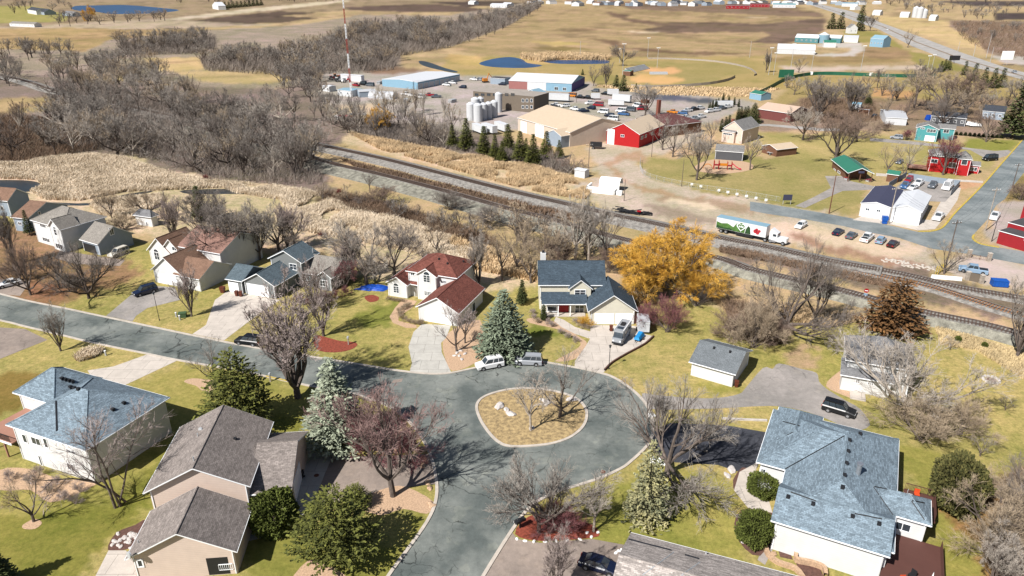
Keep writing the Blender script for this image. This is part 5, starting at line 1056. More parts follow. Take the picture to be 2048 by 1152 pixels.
    def on(s, px, py):
        best = None
        for k in s.bl:
            for f in k['fs']:
                a, b_, c_ = (Vector(q) + Vector((0, 0, k['th'])) for q in f[:3]); n = (b_ - a).cross(c_ - a); r0 = s.hit(px, py, 'y', 0); r1 = s.hit(px, py, 'y', 5)
                d = r1 - r0; dn = d.dot(n)
                if abs(dn) < 1e-6: continue
                q = r0 + d * ((a - r0).dot(n) / dn); ins_ = all(((f[(i + 1) % len(f)][0] - f[i][0]) * (q.y - f[i][1]) - (f[(i + 1) % len(f)][1] - f[i][1]) * (q.x - f[i][0])) > -.01 for i in range(len(f)))
                if ins_ and (best is None or q.z > best.z): best = q
        return best
    def line(s, name, m, p, q, r=.06):
        pts = [s.on(p[0] + (q[0] - p[0]) * i / 8, p[1] + (q[1] - p[1]) * i / 8) for i in range(9)]; b = MB(); pts = [v for v in pts if v]
        for u, v in zip(pts[:-1], pts[1:]):
            if (u - v).length < 4 and abs(u.z - v.z) < 1.2: b.tube(u, v, r, r, 5)
        if b.f: b.build(name, M[m], s.root, uv=False)
    def vent(s, px, py, z, h=.35, w=.3, kind='box'):
        best = s.on(px, py)
        x, y = s.L(px, py, z); b = MB()
        if best: x, y, z = best
        if kind == 'box': b.box(x - w / 2, y - w / 2, z - .4, x + w / 2, y + w / 2, z + h)
        else: b.cyl(x, y, z - .5, z + h, w / 2, w / 2, 10)
        b.build('roof_vent', M['black' if kind == 'box' else 'galv'], s.root, uv=False)
    def posts(s, pts, z1, w=.09, m='trim', z0=0, name='porch_post'):
        for x, y in pts: s.box(name, m, x - w, y - w, z0, x + w, y + w, z1)
    def rail(s, pts, z, h=.95, m='trim', step=.22):
        b = MB()
        for (ax, ay), (bx_, by) in zip(pts[:-1], pts[1:]):
            L_ = math.hypot(bx_ - ax, by - ay); n = max(1, int(L_ / step))
            b.tube((ax, ay, z + h), (bx_, by, z + h), .05, .05, 4); b.tube((ax, ay, z + .12), (bx_, by, z + .12), .035, .035, 4)
            for i in range(n + 1): t = i / n; b.box(ax + (bx_ - ax) * t - .02, ay + (by - ay) * t - .02, z + .1, ax + (bx_ - ax) * t + .02, ay + (by - ay) * t + .02, z + h)
        b.build('railing', M[m], s.root, uv=False)
# --- the white house with the dark roof at the end of the street
h = Bld('house', 'white house with a dark slate roof and dormer at the end of the street', 'house', (1184, 653), ang=0)
k = h.blk((1076, 571), (1213, 573), 5.2, 3.5, ridge=(1140, 522.6), roof='gx', wall='side_cream', rf='roof_slate', oh=.35)
main = k
h.win(k, 'f', (1083, 577, 1087, 585), 1) if 0 else None
d = h.blk((1137, 580), (1186, 580), 4.9, 0, depth=4.5, roof='gy', apex=(1162.8, 562), wall='side_cream', rf='roof_slate', z0=2.4, oh=.35)
h.win(d, 'f', (1150, 580, 1170, 594), 2, 3)
g = h.blk((1176, 625), (1276.5, 625), 2.75, 0, depth=9.5, roof='gy', apex=(1229.6, 592.5), wall='side_cream', rf='roof_slate', oh=.55)
h.gdoor(g, 'f', (1190, 628, 1226, 651.5)); h.gdoor(g, 'f', (1232, 628, 1263, 651))
p = h.blk((1083, 610), (1175, 610), 2.6, 1.35, depth=2.9, roof='shed', rf='roof_slate', nowall=True, oh=.2)
lw = h.blk((1083, 600), (1178, 600), 2.6, .01, roof='flat', xs=(p['x0'] - .1, p['x1'] + 1), y0=p['y0'] + 1.9, depth=2.0, wall='side_cream', rf='roof_slate', oh=.1)
h.win(lw, 'f', (1151, 611, 1167, 624), 2, 2); h.win(lw, 'f', (1095, 613, 1112, 622), 1)
q = h.rect(lw, 'f', (1117, 611, 1137, 628)); b = MB(); h.bx(b, q, q[0], q[1], .1, 2.3, -.02, .05); b.build('door', M['reddoor'], h.root)
x0, x1, y0 = p['x0'] + .25, p['x1'] - .25, p['y0'] + .25
h.posts([(x0, y0), (x0 + (x1 - x0) * .36, y0), (x0 + (x1 - x0) * .64, y0)], 2.6); h.rail([(x0, y0), (x0 + (x1 - x0) * .34, y0)], .15)
h.box('porch_floor', 'kerb', x0 - .2, y0 - .2, 0, x1, y0 + 1.8, .16)
cx, cy = h.L(1086.5, 523, 8.0); h.box('chimney', 'side_white', cx - .6, cy - .4, 0, cx + .5, cy + .5, 9.9); h.box('chimney_cap', 'black', cx - .3, cy - .15, 9.9, cx + .2, cy + .3, 10.3)
# --- the white house with the red-brown roof
h = Bld('house', 'white two-storey house with a red-brown roof at the pale driveway', 'house', (831, 615), (918, 629.5), 2.75)
g = h.blk((831, 615), (918, 629.5), 2.75, 0, c=(971.8, 578.3), roof='gy', apex=(873.7, 597.3), rf='roof_brownred', oh=.4)
h.gdoor(g, 'f', (851, 624, 903, 650)); h.win(g, 'r', (945, 608, 950, 622), 1)
m = h.blk((813, 541), (912.4, 560), 5.5, 2.7, c=(956, 523.8), roof='hip', rf='roof_brownred', oh=.4)
j = h.blk((831.6, 548), (874.5, 556), 5.4, 0, depth=5.0, roof='gy', apex=(852, 539), rf='roof_brownred', oh=.35, y0=m['y0'] - .9)
h.win(j, 'f', (847, 550, 860, 565), 2, 3, arch=True); h.win(m, 'f', (881, 560, 892, 567), 3, 2); h.win(m, 'f', (822, 545, 829, 551), 2, 1)
h.win(m, 'r', (922, 556, 926, 565), 1); h.win(j, 'f', (849, 582, 862, 592), 4, 3)
l = h.blk((770.5, 566), (815, 573), 2.9, 0, depth=10, roof='gy', apex=(789.5, 555), rf='roof_brownred', oh=.35)
h.win(l, 'f', (787, 572, 798, 586), 2, 3, arch=True)
e = h.blk((806, 571), (855, 579), 2.8, 2.2, roof='shed', depth=3.4, rf='roof_brownred', nowall=True, oh=.2, y0=l['y0'] + 1.2, xs=(l['x1'] - 2, j['x0'] + 1.5))
q = h.rect(m, 'f', (829, 577, 837, 592)); b = MB(); h.bx(b, q, q[0], q[1], .1, 2.2, -.02, .05); b.build('door', M['chrome'], h.root)
for a_ in ((878, 519), (895, 528), (927, 524)): h.vent(*a_, 7.6)
# --- grey-sided house with the slate-blue roof
h = Bld('house', 'grey-sided house with slate-blue gabled roofs and two garage doors', 'house', (482.5, 564), (549.5, 575), 2.8)
g1 = h.blk((482.5, 564), (549.5, 575), 2.8, 0, depth=9, roof='gy', apex=(514, 549), wall='side_grey', rf='roof_slateblue')
g2 = h.blk((450, 559), (484, 565), 2.8, 2.0, depth=8, roof='gx', wall='side_grey', rf='roof_slateblue', xs=None)
h.gdoor(g1, 'f', (494, 567, 537, 584)); h.gdoor(g2, 'f', (456, 564, 478, 583))
m = h.blk((537, 517), (602, 529), 5.4, 0, c=(656, 509), roof='gy', apex=(567, 503), wall='side_grey', rf='roof_slateblue')
h.win(m, 'f', (579, 527, 594, 540), 2, 2)
r_ = h.blk((602, 546), (664, 557), 3.0, 2.6, depth=9, roof='gx', wall='side_grey', rf='roof_greytan')
r2 = h.blk((632, 553), (664, 558), 3.0, 0, depth=5, roof='gy', apex=(645, 544), wall='side_grey', rf='roof_greytan', y0=r_['y0'] - .6)
h.win(r2, 'f', (640, 560, 656, 574), 3, 2); h.win(r_, 'f', (608, 560, 620, 570), 2, 2)
h.vent(626, 505, 6.9, .9, .2, 'pipe')
# --- rust-brown roofed white house
h = Bld('house', 'white house with a dusty rose-brown roof, arched window and attached garage', 'house', (301, 541), (364, 553.5), 2.8)
g = h.blk((301, 541), (364, 553.5), 2.8, 0, depth=9, roof='gy', apex=(327.5, 517), rf='roof_brown')
g2 = h.blk((345, 550), (398, 561), 2.8, 2.4, depth=9.5, roof='gx', rf='roof_brown', xs=None)
h.gdoor(g, 'f', (314, 547, 360, 566))
m = h.blk((352, 494), (441, 509), 5.4, 2.8, ridge=(400, 453), roof='gx', rf='roof_rose')
d = h.blk((335, 491), (362, 497), 5.0, 0, depth=4, roof='gy', apex=(346, 482), rf='roof_brown', y0=m['y0'] - .8, z0=2.5)
h.win(d, 'f', (344, 493, 356, 502), 2)
l = h.blk((294, 501), (340, 511), 3.4, 0, depth=9, roof='gy', apex=(316, 479), rf='roof_brown')
h.win(l, 'f', (308, 504, 320, 520), 2, 2, arch=True)
# --- tall white house with the hipped greenish-grey roof
h = Bld('house', 'tall white house with a grey-green hipped roof, arched window and open garage', 'house', (60, 441), (126, 459.5), 5.6)
m = h.blk((60, 441), (126, 459.5), 5.6, 3.0, c=(208.7, 433), roof='hip', rf='roof_greytan')
d = h.blk((92, 455), (126, 460), 5.6, 0, depth=5, roof='gy', apex=(104, 440.5), rf='roof_greytan', y0=m['y0'] - .9)
h.win(d, 'f', (107, 458, 115, 471), 1, 2, arch=True); h.win(d, 'f', (111, 486, 126, 499), 3); h.win(m, 'f', (80, 447, 92, 456), 4); h.win(m, 'f', (85, 474, 100, 485), 4)
g = h.blk((155, 481), (198.7, 489.5), 2.8, 3.2, ridge=(196, 445.5), roof='gx', rf='roof_greytan', wall='side_greyblue')
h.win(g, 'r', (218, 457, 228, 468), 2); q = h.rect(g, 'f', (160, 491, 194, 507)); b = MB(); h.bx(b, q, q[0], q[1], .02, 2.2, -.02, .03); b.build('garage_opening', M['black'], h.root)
# --- leftmost houses
h = Bld('house', 'white house with a brown roof partly behind the tall white house', 'house', (22, 436), (55, 439.5), 4.2)
m = h.blk((20, 435.6), (55, 439), 3.6, 2.6, ridge=(58, 401.5), roof='gx', rf='roof_brown', wall='side_greyblue'); h.win(m, 'f', (36, 444, 44, 450), 2); h.win(m, 'r', (76, 424, 81, 428), 1)
h = Bld('house', 'white house with a brown roof at the left edge beside the creek', 'house', (-26, 400), (10, 403), 4.6)
m = h.blk((-34, 399), (14, 404), 4.4, 2.6, ridge=(10, 376), roof='gx', rf='roof_brown', wall='side_greyblue'); h.win(m, 'f', (0, 412, 8, 420), 2)
# --- small white hip-roofed shed
h = Bld('shed', 'small white shed with a hipped grey roof at the edge of the reeds', 'shed', (266, 430.5), (302, 435.5), 2.6)
m = h.blk((266, 431), (302, 436.5), 2.6, 1.5, c=(326, 431.5), roof='hip', rf='roof_grey', wall='side_white'); h.gdoor(m, 'f', (276, 440, 289, 458)); h.win(m, 'f', (292, 444, 295, 450), 1)
# --- detached garage
h = Bld('garage', 'detached white garage with a grey shingle roof on the lawn by the grey driveway', 'garage', (1377, 725), (1471.5, 751.5), 2.5)
m = h.blk((1377, 725), (1471.5, 751.5), 2.5, 1.9, ridge=(1449, 694.5), roof='gx', rf='roof_shed', wall='side_white', oh=.45)
h.vent(1428, 697, 3.9); h.vent(1460, 705, 3.9); h.win(m, 'f', (1418, 739.5, 1433, 742.5), 2, 1); q = h.rect(m, 'r', (1494, 725, 1500, 745)); b = MB(); h.bx(b, q, q[0], q[1], .05, 2.1, -.02, .04); b.build('door', M['trim'], h.root)
# --- white house with the broad grey roof behind the wide tree
h = Bld('house', 'white house with a broad grey roof behind the very wide bare tree', 'house', (1691, 720), (1834, 744), 5.0)
m = h.blk((1691, 719), (1834, 748), 4.8, 2.9, c=(1862, 700), roof='hip', rf='roof_grey')
l = h.blk((1680, 746), (1790, 775), 2.7, 1.5, roof='shed', depth=3.2, rf='roof_grey')
h.win(l, 'f', (1713, 758, 1718, 766), 2, 2); h.win(l, 'f', (1737, 762, 1746, 770), 3, 2); h.win(m, 'f', (1805, 752, 1812, 762), 2, 2); h.win(m, 'r', (1842, 745, 1850, 752), 2)
h.box('front_step', 'concrete', *(lambda a, b_: (a[0], a[1], 0, b_[0] + 1, b_[1] + 1.5, .2))(h.L(1700, 798, 0), h.L(1716, 788, 0)))
# --- pale blue roof, lower left
h = Bld('house', 'white house with a pale blue hipped roof at the left edge', 'house', (12, 851), (170, 903), 5.8)
m = h.blk((12, 851), (171, 904), 5.6, 3.4, c=(342, 797), roof='hip', rf='roof_blue', oh=.5)
n = h.blk((27, 786), (150, 826), 5.6, 2.9, c=(115, 733), roof='hip', rf='roof_blue', oh=.5, xs=(h.L(27, 786, 5.6)[0], h.L(215, 753, 5.6)[0]))
for r in ((44, 868, 56, 886), (62, 873, 83, 892), (86, 876, 98, 896), (66, 905, 74, 932), (77, 911, 88, 936), (90, 914, 100, 940), (133, 898, 152, 908), (134, 926, 150, 942)): h.win(m, 'f', r, 2 if r[2] - r[0] > 15 else 1)
for a_ in ((124, 758), (131, 760), (138, 762), (145, 764), (141, 775), (149, 777), (157, 779), (248, 807), (226, 820)): h.vent(*a_, 7.7, .3, .42)
h.line('ridge_vent', 'roof_dark', (112, 794), (114, 862), .14); h.line('pipe_flashing', 'black', (58, 808), (62, 820), .1)
x0, y0 = m['wx0'], m['wy0']
b = MB(); b.box(x0 - 6.5, y0 - .8, 2.9, x0 - .03, y0 + 6.5, 3.05); dk = b.build('deck', M['decktan'], h.root); h.posts([(x0 - 2.2, y0 - .5), (x0 - 6, y0 - .5)], 2.9, .1, 'decktan', name='deck_post'); h.rail([(x0 - 6.4, y0 - .7), (x0 - .4, y0 - .7)], 3.05, m='black', step=.18)
h.box('deck_fascia', 'trim', x0 - 6.55, y0 - .86, 2.7, x0 - .03, y0 - .81, 3.04)
# --- beige-sided house, bottom
h = Bld('house', 'beige-sided house with taupe gabled roofs at the bottom left', 'house', (250, 1121), (474, 1105), 3.2, ang=None)
g = h.blk((250, 1122), (474, 1106), 3.4, 0, c=(506, 1010), roof='gy', apex=(355, 1070), rf='roof_taupe', wall='side_beige', oh=.5)
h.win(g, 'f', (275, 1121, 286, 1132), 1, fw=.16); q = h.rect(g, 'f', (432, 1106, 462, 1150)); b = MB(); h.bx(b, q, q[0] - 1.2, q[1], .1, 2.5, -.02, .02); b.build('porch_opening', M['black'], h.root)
h.rail([(q[0], g['wy0'] - .06), (q[1] + .4, g['wy0'] - .06)], .6, .9, step=.2)
u = h.blk((287.5, 987), (500, 977), 5.4, 0, depth=13.5, roof='gy', apex=(390, 939), rf='roof_taupe', wall='side_beige', oh=.5)
w_ = h.blk((498, 990), (583, 988), 3.6, 2.9, ridge=(580, 885), roof='gx', rf='roof_taupe', wall='side_beige', oh=.4)
h.gdoor(w_, 'r', (589, 990, 598, 925), rows=4)
h.vent(470, 878, 7.0, .2, .35); h.vent(388, 922, 7.9, .6, .16, 'pipe'); h.vent(396, 873, 7.6, .5, .14, 'pipe'); h.vent(277, 1086, 4.4, .4, .14, 'pipe')
for (a_, b_, zz) in (((398, 856), (404, 868), 7.0), ((252, 1105), (262, 1118), 3.9)):
    x, y = h.L(*b_, zz); d_ = MB(); d_.tube((x, y, zz - .2), (x, y, zz + .6), .03, .03, 5); d_.tube((x, y, zz + .6), (x - .1, y - .12, zz + .62), .42, .40, 14, cap=True); d_.build('satellite_dish', M['galv'], h.root, uv=False)
# --- big blue roof, lower right
h = Bld('house', 'large white house with a broad blue shingle roof and brown decks at the lower right', 'house', (1541, 1043), (1780, 1117), 4.2)
A = h.blk((1541, 1043), (1780, 1117), 4.2, 2.0, ridge=(1672, 1010), roof='gx', rf='roof_blue', oh=.5)
Cb = h.blk((1512, 927), (1793, 1003), 4.2, 3.0, c=(1796, 881.5), roof='hip', rf='roof_blue', oh=.5)
B = h.blk((1562, 1000), (1787, 1040), 4.2, 0.0, roof='gy', y0=A['y0'] + .6, depth=Cb['y0'] + 4.5 - A['y0'], xs=(A['x0'] + 1.2, Cb['x1'] - .03), rf='roof_blue', apex=None, oh=.5) if 0 else None
xa, xb = h.L(1562, 974, 4.2)[0], Cb['x1'] - .04; B = h.blk((0, 0), (0, 0), 4.2, 3.02, roof='hip', y0=A['y0'] + .9, depth=(Cb['y0'] + Cb['y1']) / 2 - A['y0'] - .9 + 7.0, xs=(xa, xb), rf='roof_blue', oh=.5)
Dg = h.blk((0, 0), (0, 0), 4.2, 1.9, roof='hip', y0=(Cb['y0'] + Cb['y1']) / 2 - 3, depth=(Cb['y1'] - Cb['y0']) / 2 + 4.0, xs=(Cb['x0'] + .6, Cb['x0'] + 6.5), rf='roof_blue', oh=.5)
E_ = h.blk((1786, 1033), (1852, 1051), 4.2, 1.6, c=(1852, 1000), roof='hip', rf='roof_blue', oh=.4, xs=(B['x1'] - 3.5, h.L(1862, 1030, 4.2)[0]))
h.win(E_, 'f', (1791, 1042, 1818, 1064), 2); h.win(Cb, 'f', (1520, 936, 1530, 946), 2)
x, y = h.L(1715, 950, 6.4); b = MB(); b.cyl(x, y, 5.0, 8.0, .28, .28, 14); b.cyl(x, y, 8.0, 8.12, .38, .38, 14); b.build('flue_pipe', M['chrome'], h.root, smooth=False, uv=False)
for a_ in ((1699, 881), (1696, 903), (1693, 927), (1689, 951), (1685, 975), (1720, 868)): h.vent(*a_, 7.1, .25, .42)
for a_ in ((1576, 994), (1626, 1008), (1705, 1033), (1758, 1048)): h.vent(*a_, 5.7, .22, .4)
wx = A['wx1']
b = MB(); b.box(wx + .03, A['wy0'] - 3.5, 1.5, wx + 6.0, E_['wy0'] - .05, 1.65); b.build('deck', M['deckwood'], h.root)
b = MB(); b.box(E_['wx1'] - 2.0, E_['wy1'] + .05, 1.5, E_['wx1'] + 1.4, E_['wy1'] + 5.2, 1.65); b.build('deck', M['deckwood'], h.root)
h.rail([(wx + .3, A['wy0'] - 3.4), (wx + 5.9, A['wy0'] - 3.4), (wx + 5.9, E_['wy0'] - .3)], 1.65, 1.0, 'deckwood', .14); ex = E_['wx1']
h.rail([(ex - 1.9, E_['wy1'] + 5.1), (ex + 1.3, E_['wy1'] + 5.1), (ex + 1.3, E_['wy1'] + .2)], 1.65, 1.0, 'deckwood', .14)
for a_, b_ in (((1690, 871), (1570, 938)), ((1554, 880), (1586, 864)), ((1747, 974), (1786, 1030)), ((1823, 1002), (1849, 1040))): h.line('valley_flashing', 'black', a_, b_, .07)
for a_, b_ in (((1581, 984), (1632, 1002)), ((1709, 1027), (1764, 1038)), ((1566, 843), (1600, 852)), ((1748, 973), (1790, 981)), ((1824, 1001), (1849, 1006))): h.line('ridge_vent', 'black', a_, b_, .08)
RH = h; RA, RE = A, E_
# --- mottled grey-brown roof, bottom
h = Bld('house', 'house with a mottled grey-brown roof cut by the bottom edge', 'house', (1265, 1068), (1536, 1139), 3.4)
zz = 3.4; bl = h.L(1265, 1068, zz); b = h.blk((0, 0), (0, 0), zz, 2.6, roof='gx', y0=bl[1] - 13, depth=13.0, xs=(bl[0] - .2, bl[0] + 24), rf='roof_mottled', oh=.5, wall='side_beige')
c2 = h.blk((0, 0), (0, 0), zz, 2.2, roof='gy', y0=bl[1] - 18, depth=12, xs=(bl[0] + 6.0, bl[0] + 16), rf='roof_mottled', oh=.5, wall='side_beige')
h.vent(1412, 1108, 5.6, .3, .2, 'pipe')
for a_, b_ in (((1257, 1079), (1343, 1101)), ((1370, 1110), (1398, 1118))): h.line('ridge_vent', 'roof_dark', a_, b_, .12)
for a_, b_ in (((1348, 1104), (1285, 1150)), ((1400, 1124), (1362, 1151))): h.line('valley_flashing', 'galv', a_, b_, .06)
# ------------------------------------------------------------------ town buildings
h = Bld('workshop', 'white double workshop with one navy and one white metal roof at the road corner', 'workshop', (1721, 408), (1843, 427), 3.4)
a = h.blk((1721, 407), (1783, 416.5), 3.6, .9, c=(1826, 384), roof='gy', rf='metal_navy', wall='side_whitemetal', oh=.15)
b_ = h.blk((1783.5, 416.5), (1844, 426), 3.6, 1.3, c=(1888, 396), roof='gy', rf='metal_white', wall='side_whitemetal', oh=.15)
h.gdoor(b_, 'f', (1786, 425, 1806, 444)); h.win(b_, 'f', (1816, 430, 1827, 434), 2); h.win(a, 'f', (1732, 416, 1738, 421), 2); h.win(a, 'f', (1754, 419, 1760, 424), 2); h.gdoor(b_, 'f', (1813, 429, 1839, 445))
h = Bld('pavilion', 'wooden park pavilion with a green metal roof and open porch', 'pavilion', (1696, 347), (1749, 348.5), 2.6)
a = h.blk((1696, 347), (1749, 348.5), 2.7, 1.7, depth=19, roof='gy', rf='metal_green', wall='side_brown', oh=.5, ins=(.6, .6, 4.6, .5)); h.posts([(a['x0'] + .5, a['y0'] + .4), (a['x1'] - .5, a['y0'] + .4), ((a['x0'] + a['x1']) / 2, a['y0'] + .4)], 2.8, .12, 'side_brown')
h.win(a, 'l', (1657, 330, 1660, 335), 1); h.win(a, 'l', (1668, 337, 1671, 343), 1); h.win(a, 'l', (1676, 341, 1680, 348), 1); bb = MB(); bb.box((a['x0'] + a['x1']) / 2 - .9, a['y0'] - .05, 2.9, (a['x0'] + a['x1']) / 2 + .9, a['y0'] + .02, 3.6); bb.build('gable_sign', M['metal_navy'], h.root)
h = Bld('shed', 'small brown hut with a green roof beside the pavilion', 'shed', (1772, 348), (1799, 352), 2.4)
a = h.blk((1772, 348.5), (1799, 351.5), 2.4, 1.0, depth=3.5, roof='gx', rf='metal_green', wall='side_brown', oh=.25)
h = Bld('house', 'red two-storey house with a grey roof and a side deck', 'house', (1862, 310), (1944, 317), 5.4)
a = h.blk((1860, 311), (1920, 317), 5.4, 2.2, depth=9, roof='hip', rf='roof_town', wall='side_red', oh=.4); b_ = h.blk((1916, 318), (1946, 321), 5.4, 1.8, depth=7, roof='hip', rf='roof_town', wall='side_red', oh=.3)
h.win(a, 'f', (1863, 318, 1874, 326), 2); h.win(a, 'f', (1899, 325, 1910, 336), 2); h.win(b_, 'f', (1925, 318, 1933, 330), 1); h.win(a, 'f', (1875, 308, 1882, 314), 2)
c_ = h.blk((1936, 331), (1962, 333), 2.6, 1.0, depth=4, roof='gx', rf='roof_town', wall='side_red', oh=.25); h.win(c_, 'f', (1938, 334, 1953, 342), 3)
h.box('deck', 'decktan', a['x0'] - 6, a['y0'] - 1, .9, a['x0'] - .05, a['y0'] + 5, 1.05); h.rail([(a['x0'] - 6, a['y0'] - 1), (a['x0'] - .1, a['y0'] - 1)], 1.05, m='side_brown')
h = Bld('restaurant', 'low red building with dark flat roofs and white trim at the right edge', 'building', (1994, 463), (2048, 478), 3.0)
a = h.blk((1993, 463), (2070, 480), 3.2, .01, depth=7, roof='flat', rf='flatdark', wall='side_crimson', oh=.2); b_ = h.blk((2010, 447), (2090, 462), 4.4, .01, depth=9, roof='flat', rf='flatdark', wall='side_crimson', oh=.1, z0=0); c_ = h.blk((2044, 404), (2090, 410), 5.2, .01, depth=14, roof='flat', rf='flatdark', wall='side_crimson', oh=.1)
h.win(a, 'f', (2002, 468, 2019, 473), 2); h.win(a, 'f', (2028, 472, 2046, 478), 2); h.win(a, 'f', (2050, 478, 2060, 484), 2)
h = Bld('house', 'teal house with a grey roof and a white garage door below its gable', 'house', (1833, 256), (1879, 260), 5.0)
a = h.blk((1832, 256), (1879, 260.5), 4.8, 0, depth=9, roof='gy', apex=(1855, 249.5), rf='roof_town', wall='side_teal', oh=.3); b_ = h.blk((1874, 257), (1912, 259), 4.2, 1.2, depth=7, roof='gx', rf='roof_town', wall='side_teal', oh=.3)
h.win(a, 'f', (1855, 258, 1871, 265), 3, 2); h.win(a, 'f', (1842, 255, 1849, 258), 2); h.win(b_, 'f', (1888, 259, 1897, 266), 2); h.gdoor(a, 'f', (1851, 271, 1868, 281))
h = Bld('shed', 'white tin shed with a galvanised roof above the teal house', 'shed', (1771, 235), (1816, 237.5), 3.0)
a = h.blk((1771, 235), (1816, 238), 3.0, 1.3, ridge=(1800, 223), roof='gx', rf='metal_galv', wall='side_whitemetal', oh=.2)
h = Bld('hall', 'maroon-walled hall with a pale tan metal roof', 'hall', (1518, 219), (1580, 228), 4.0)
a = h.blk((1516, 218), (1581, 228), 4.0, 2.2, depth=16, roof='gx', rf='metal_pink', wall='side_maroon', oh=.3)
h = Bld('house', 'cream two-storey house with a grey roof and orange chimney', 'house', (1446, 256), (1486, 262), 5.2)
a = h.blk((1446, 256), (1487, 262), 5.2, 0, c=(1513, 251), roof='gy', apex=(1470, 243), rf='roof_town', wall='side_beige', oh=.3); h.win(a, 'f', (1447, 261, 1463, 268), 5); h.win(a, 'f', (1469, 263, 1475, 269), 2); h.win(a, 'f', (1452, 273, 1463, 278), 2)
f_ = h.blk((1443, 262), (1470, 266), 4.2, 1.0, depth=3, roof='shed', rf='roof_town', wall='side_beige', oh=.2); h.win(f_, 'f', (1447, 265, 1464, 271), 5); x, y = h.L(1466, 244, 7); h.box('chimney', 'brickc', x - .5, y - .5, 5, x + .4, y + .4, 8.2)
h = Bld('garage', 'tan garage with a brown end wall behind the park', 'garage', (1520, 290), (1555, 300), 2.6)
a = h.blk((1519, 292), (1558, 300), 2.5, 1.2, c=(1580, 291), roof='gy', rf='metal_tan', wall='side_brown', oh=.25)
h = Bld('barn', 'bright red metal barn with a tan roof', 'barn', (1213, 262), (1278, 270), 5.2)
a = h.blk((1212, 262), (1280, 270), 5.0, 0, c=(1331, 250), roof='gy', apex=(1246, 247.5), rf='metal_tan', wall='side_red', oh=.2); h.gdoor(a, 'f', (1216, 258, 1228, 279)); h.win(a, 'f', (1242, 269, 1248, 274), 2)
for r in ((1282, 273, 1286, 277), (1290, 270, 1293, 274), (1303, 265, 1306, 269), (1318, 260, 1321, 264)): h.win(a, 'r', r, 1)
h = Bld('warehouse', 'tan metal warehouse with a broad tan roof', 'warehouse', (1034, 236), (1140, 266), 5.5)
a = h.blk((1034, 236), (1140, 266), 5.4, 4.0, ridge=(1120, 216.5), roof='gx', rf='metal_tan', wall='side_tanmetal', oh=.3); h.gdoor(a, 'f', (1042, 242, 1053, 262)); h.gdoor(a, 'f', (1071, 247, 1087, 268))
b_ = h.blk((1122, 286), (1213, 268), 4.6, 2.2, c=(1265, 236), roof='gx', rf='metal_tan', wall='side_whitemetal', oh=.2, xs=None) if 0 else None
h = Bld('warehouse', 'low white and tan annex joining the red barn to the tan warehouse', 'warehouse', (1120, 276), (1212, 260), 4.6)
b_ = h.blk((1120, 273), (1212, 259), 4.4, 1.8, depth=9, roof='gx', rf='metal_tan', wall='side_greyblue', oh=.2); h.win(b_, 'f', (1202, 265, 1209, 277), 1); h.gdoor(b_, 'f', (1146, 278, 1160, 292), m='metal_navy')
h = Bld('depot', 'brick depot with a red-brown hipped roof and square chimney', 'depot', (1270, 240), (1332, 256), 4.5)
a = h.blk((1269, 238), (1332, 253), 4.4, 3.0, c=(1355, 232), roof='hip', rf='roof_maroon', wall='side_brown', oh=.4); x, y = h.L(1317, 216, 7); h.box('chimney', 'brickc', x - .7, y - .7, 4, x + .7, y + .7, 10.5)
h = Bld('office_block', 'two-storey grey-brown office block with a flat roof', 'office', (946, 183), (1068, 194), 7.5)
a = h.blk((946, 183), (1068, 194), 7.5, .01, c=(1092, 185), roof='flat', rf='flatroof', wall='side_greybrown', oh=.05, trim='side_greybrown')
for i in range(7): h.win(a, 'f', (1040 + i * 0 + 0, 0, 0, 0), 1) if 0 else None
for x in (1044, 1052, 1061): h.win(a, 'f', (x, 198, x + 4, 204), 1); h.win(a, 'f', (x, 211, x + 4, 217), 1)
for x in (950, 962, 974, 986, 998, 1010, 1022): h.win(a, 'f', (x, 186.5, x + 7, 192), 2, frame='side_greybrown')
h = Bld('storage_building', 'long pink, white and blue metal building with a white roof and purple end', 'building', (1018, 162), (1143, 168), 4.5)
a = h.blk((1018, 161), (1143, 168), 4.6, 2.8, ridge=(1085, 147.5), roof='gx', rf='metal_white', wall='side_bluemetal', oh=.2); W0, W1, Y0 = a['wx0'], a['wx1'], a['wy0']
h.box('pink_wall_panel', 'side_rose', W0, Y0 - .06, .1, W0 + (W1 - W0) * .3, Y0 - .01, 4.5); h.box('white_wall_panel', 'side_whitemetal', W0 + (W1 - W0) * .3, Y0 - .07, .1, W0 + (W1 - W0) * .6, Y0 - .01, 4.5); h.box('purple_end_panel', 'side_purple', W1 + .01, Y0, .1, W1 + .06, a['wy1'], 4.55)
h.win(a, 'f', (1109, 174, 1116, 180), 2); h.win(a, 'f', (1126, 175, 1132, 181), 2)
h = Bld('storage_building', 'long grey-blue self-storage building with a white flat roof and a row of doors', 'building', (836, 165), (919, 149), 4.0)
a = h.blk((836, 165), (919, 148.5), 4.0, .8, c=(858, 142), roof='gx', rf='metal_white', wall='side_bluemetal', oh=.1)
for i in range(8): w_ = (a['wx1'] - a['wx0']) / 8; h.gdoor(a, 'f', None, raw=(a['wx0'] + i * w_ + .5, a['wx0'] + (i + 1) * w_ - .5, .05, 3.0, a['wy0'], 'f'), m='metal_galv')
h = Bld('quonset_hut', 'round-roofed silver shed in the industrial yard', 'shed', (736, 196), (800, 200), 0)
b = MB(); L_ = 15
for i in range(10):
    t0, t1 = math.pi * i / 10, math.pi * (i + 1) / 10; pa = [(x, 3.4 - 3.4 * math.cos(t), 3.6 * math.sin(t)) for t in (t0, t1) for x in (0, L_)]
    b.poly((pa[0], pa[1], pa[3], pa[2])[::-1]); b.poly([pa[0], pa[2], (0, 3.4, 0)]); b.poly([pa[3], pa[1], (L_, 3.4, 0)])
b.build('curved_roof', M['metal_galv'], h.root)
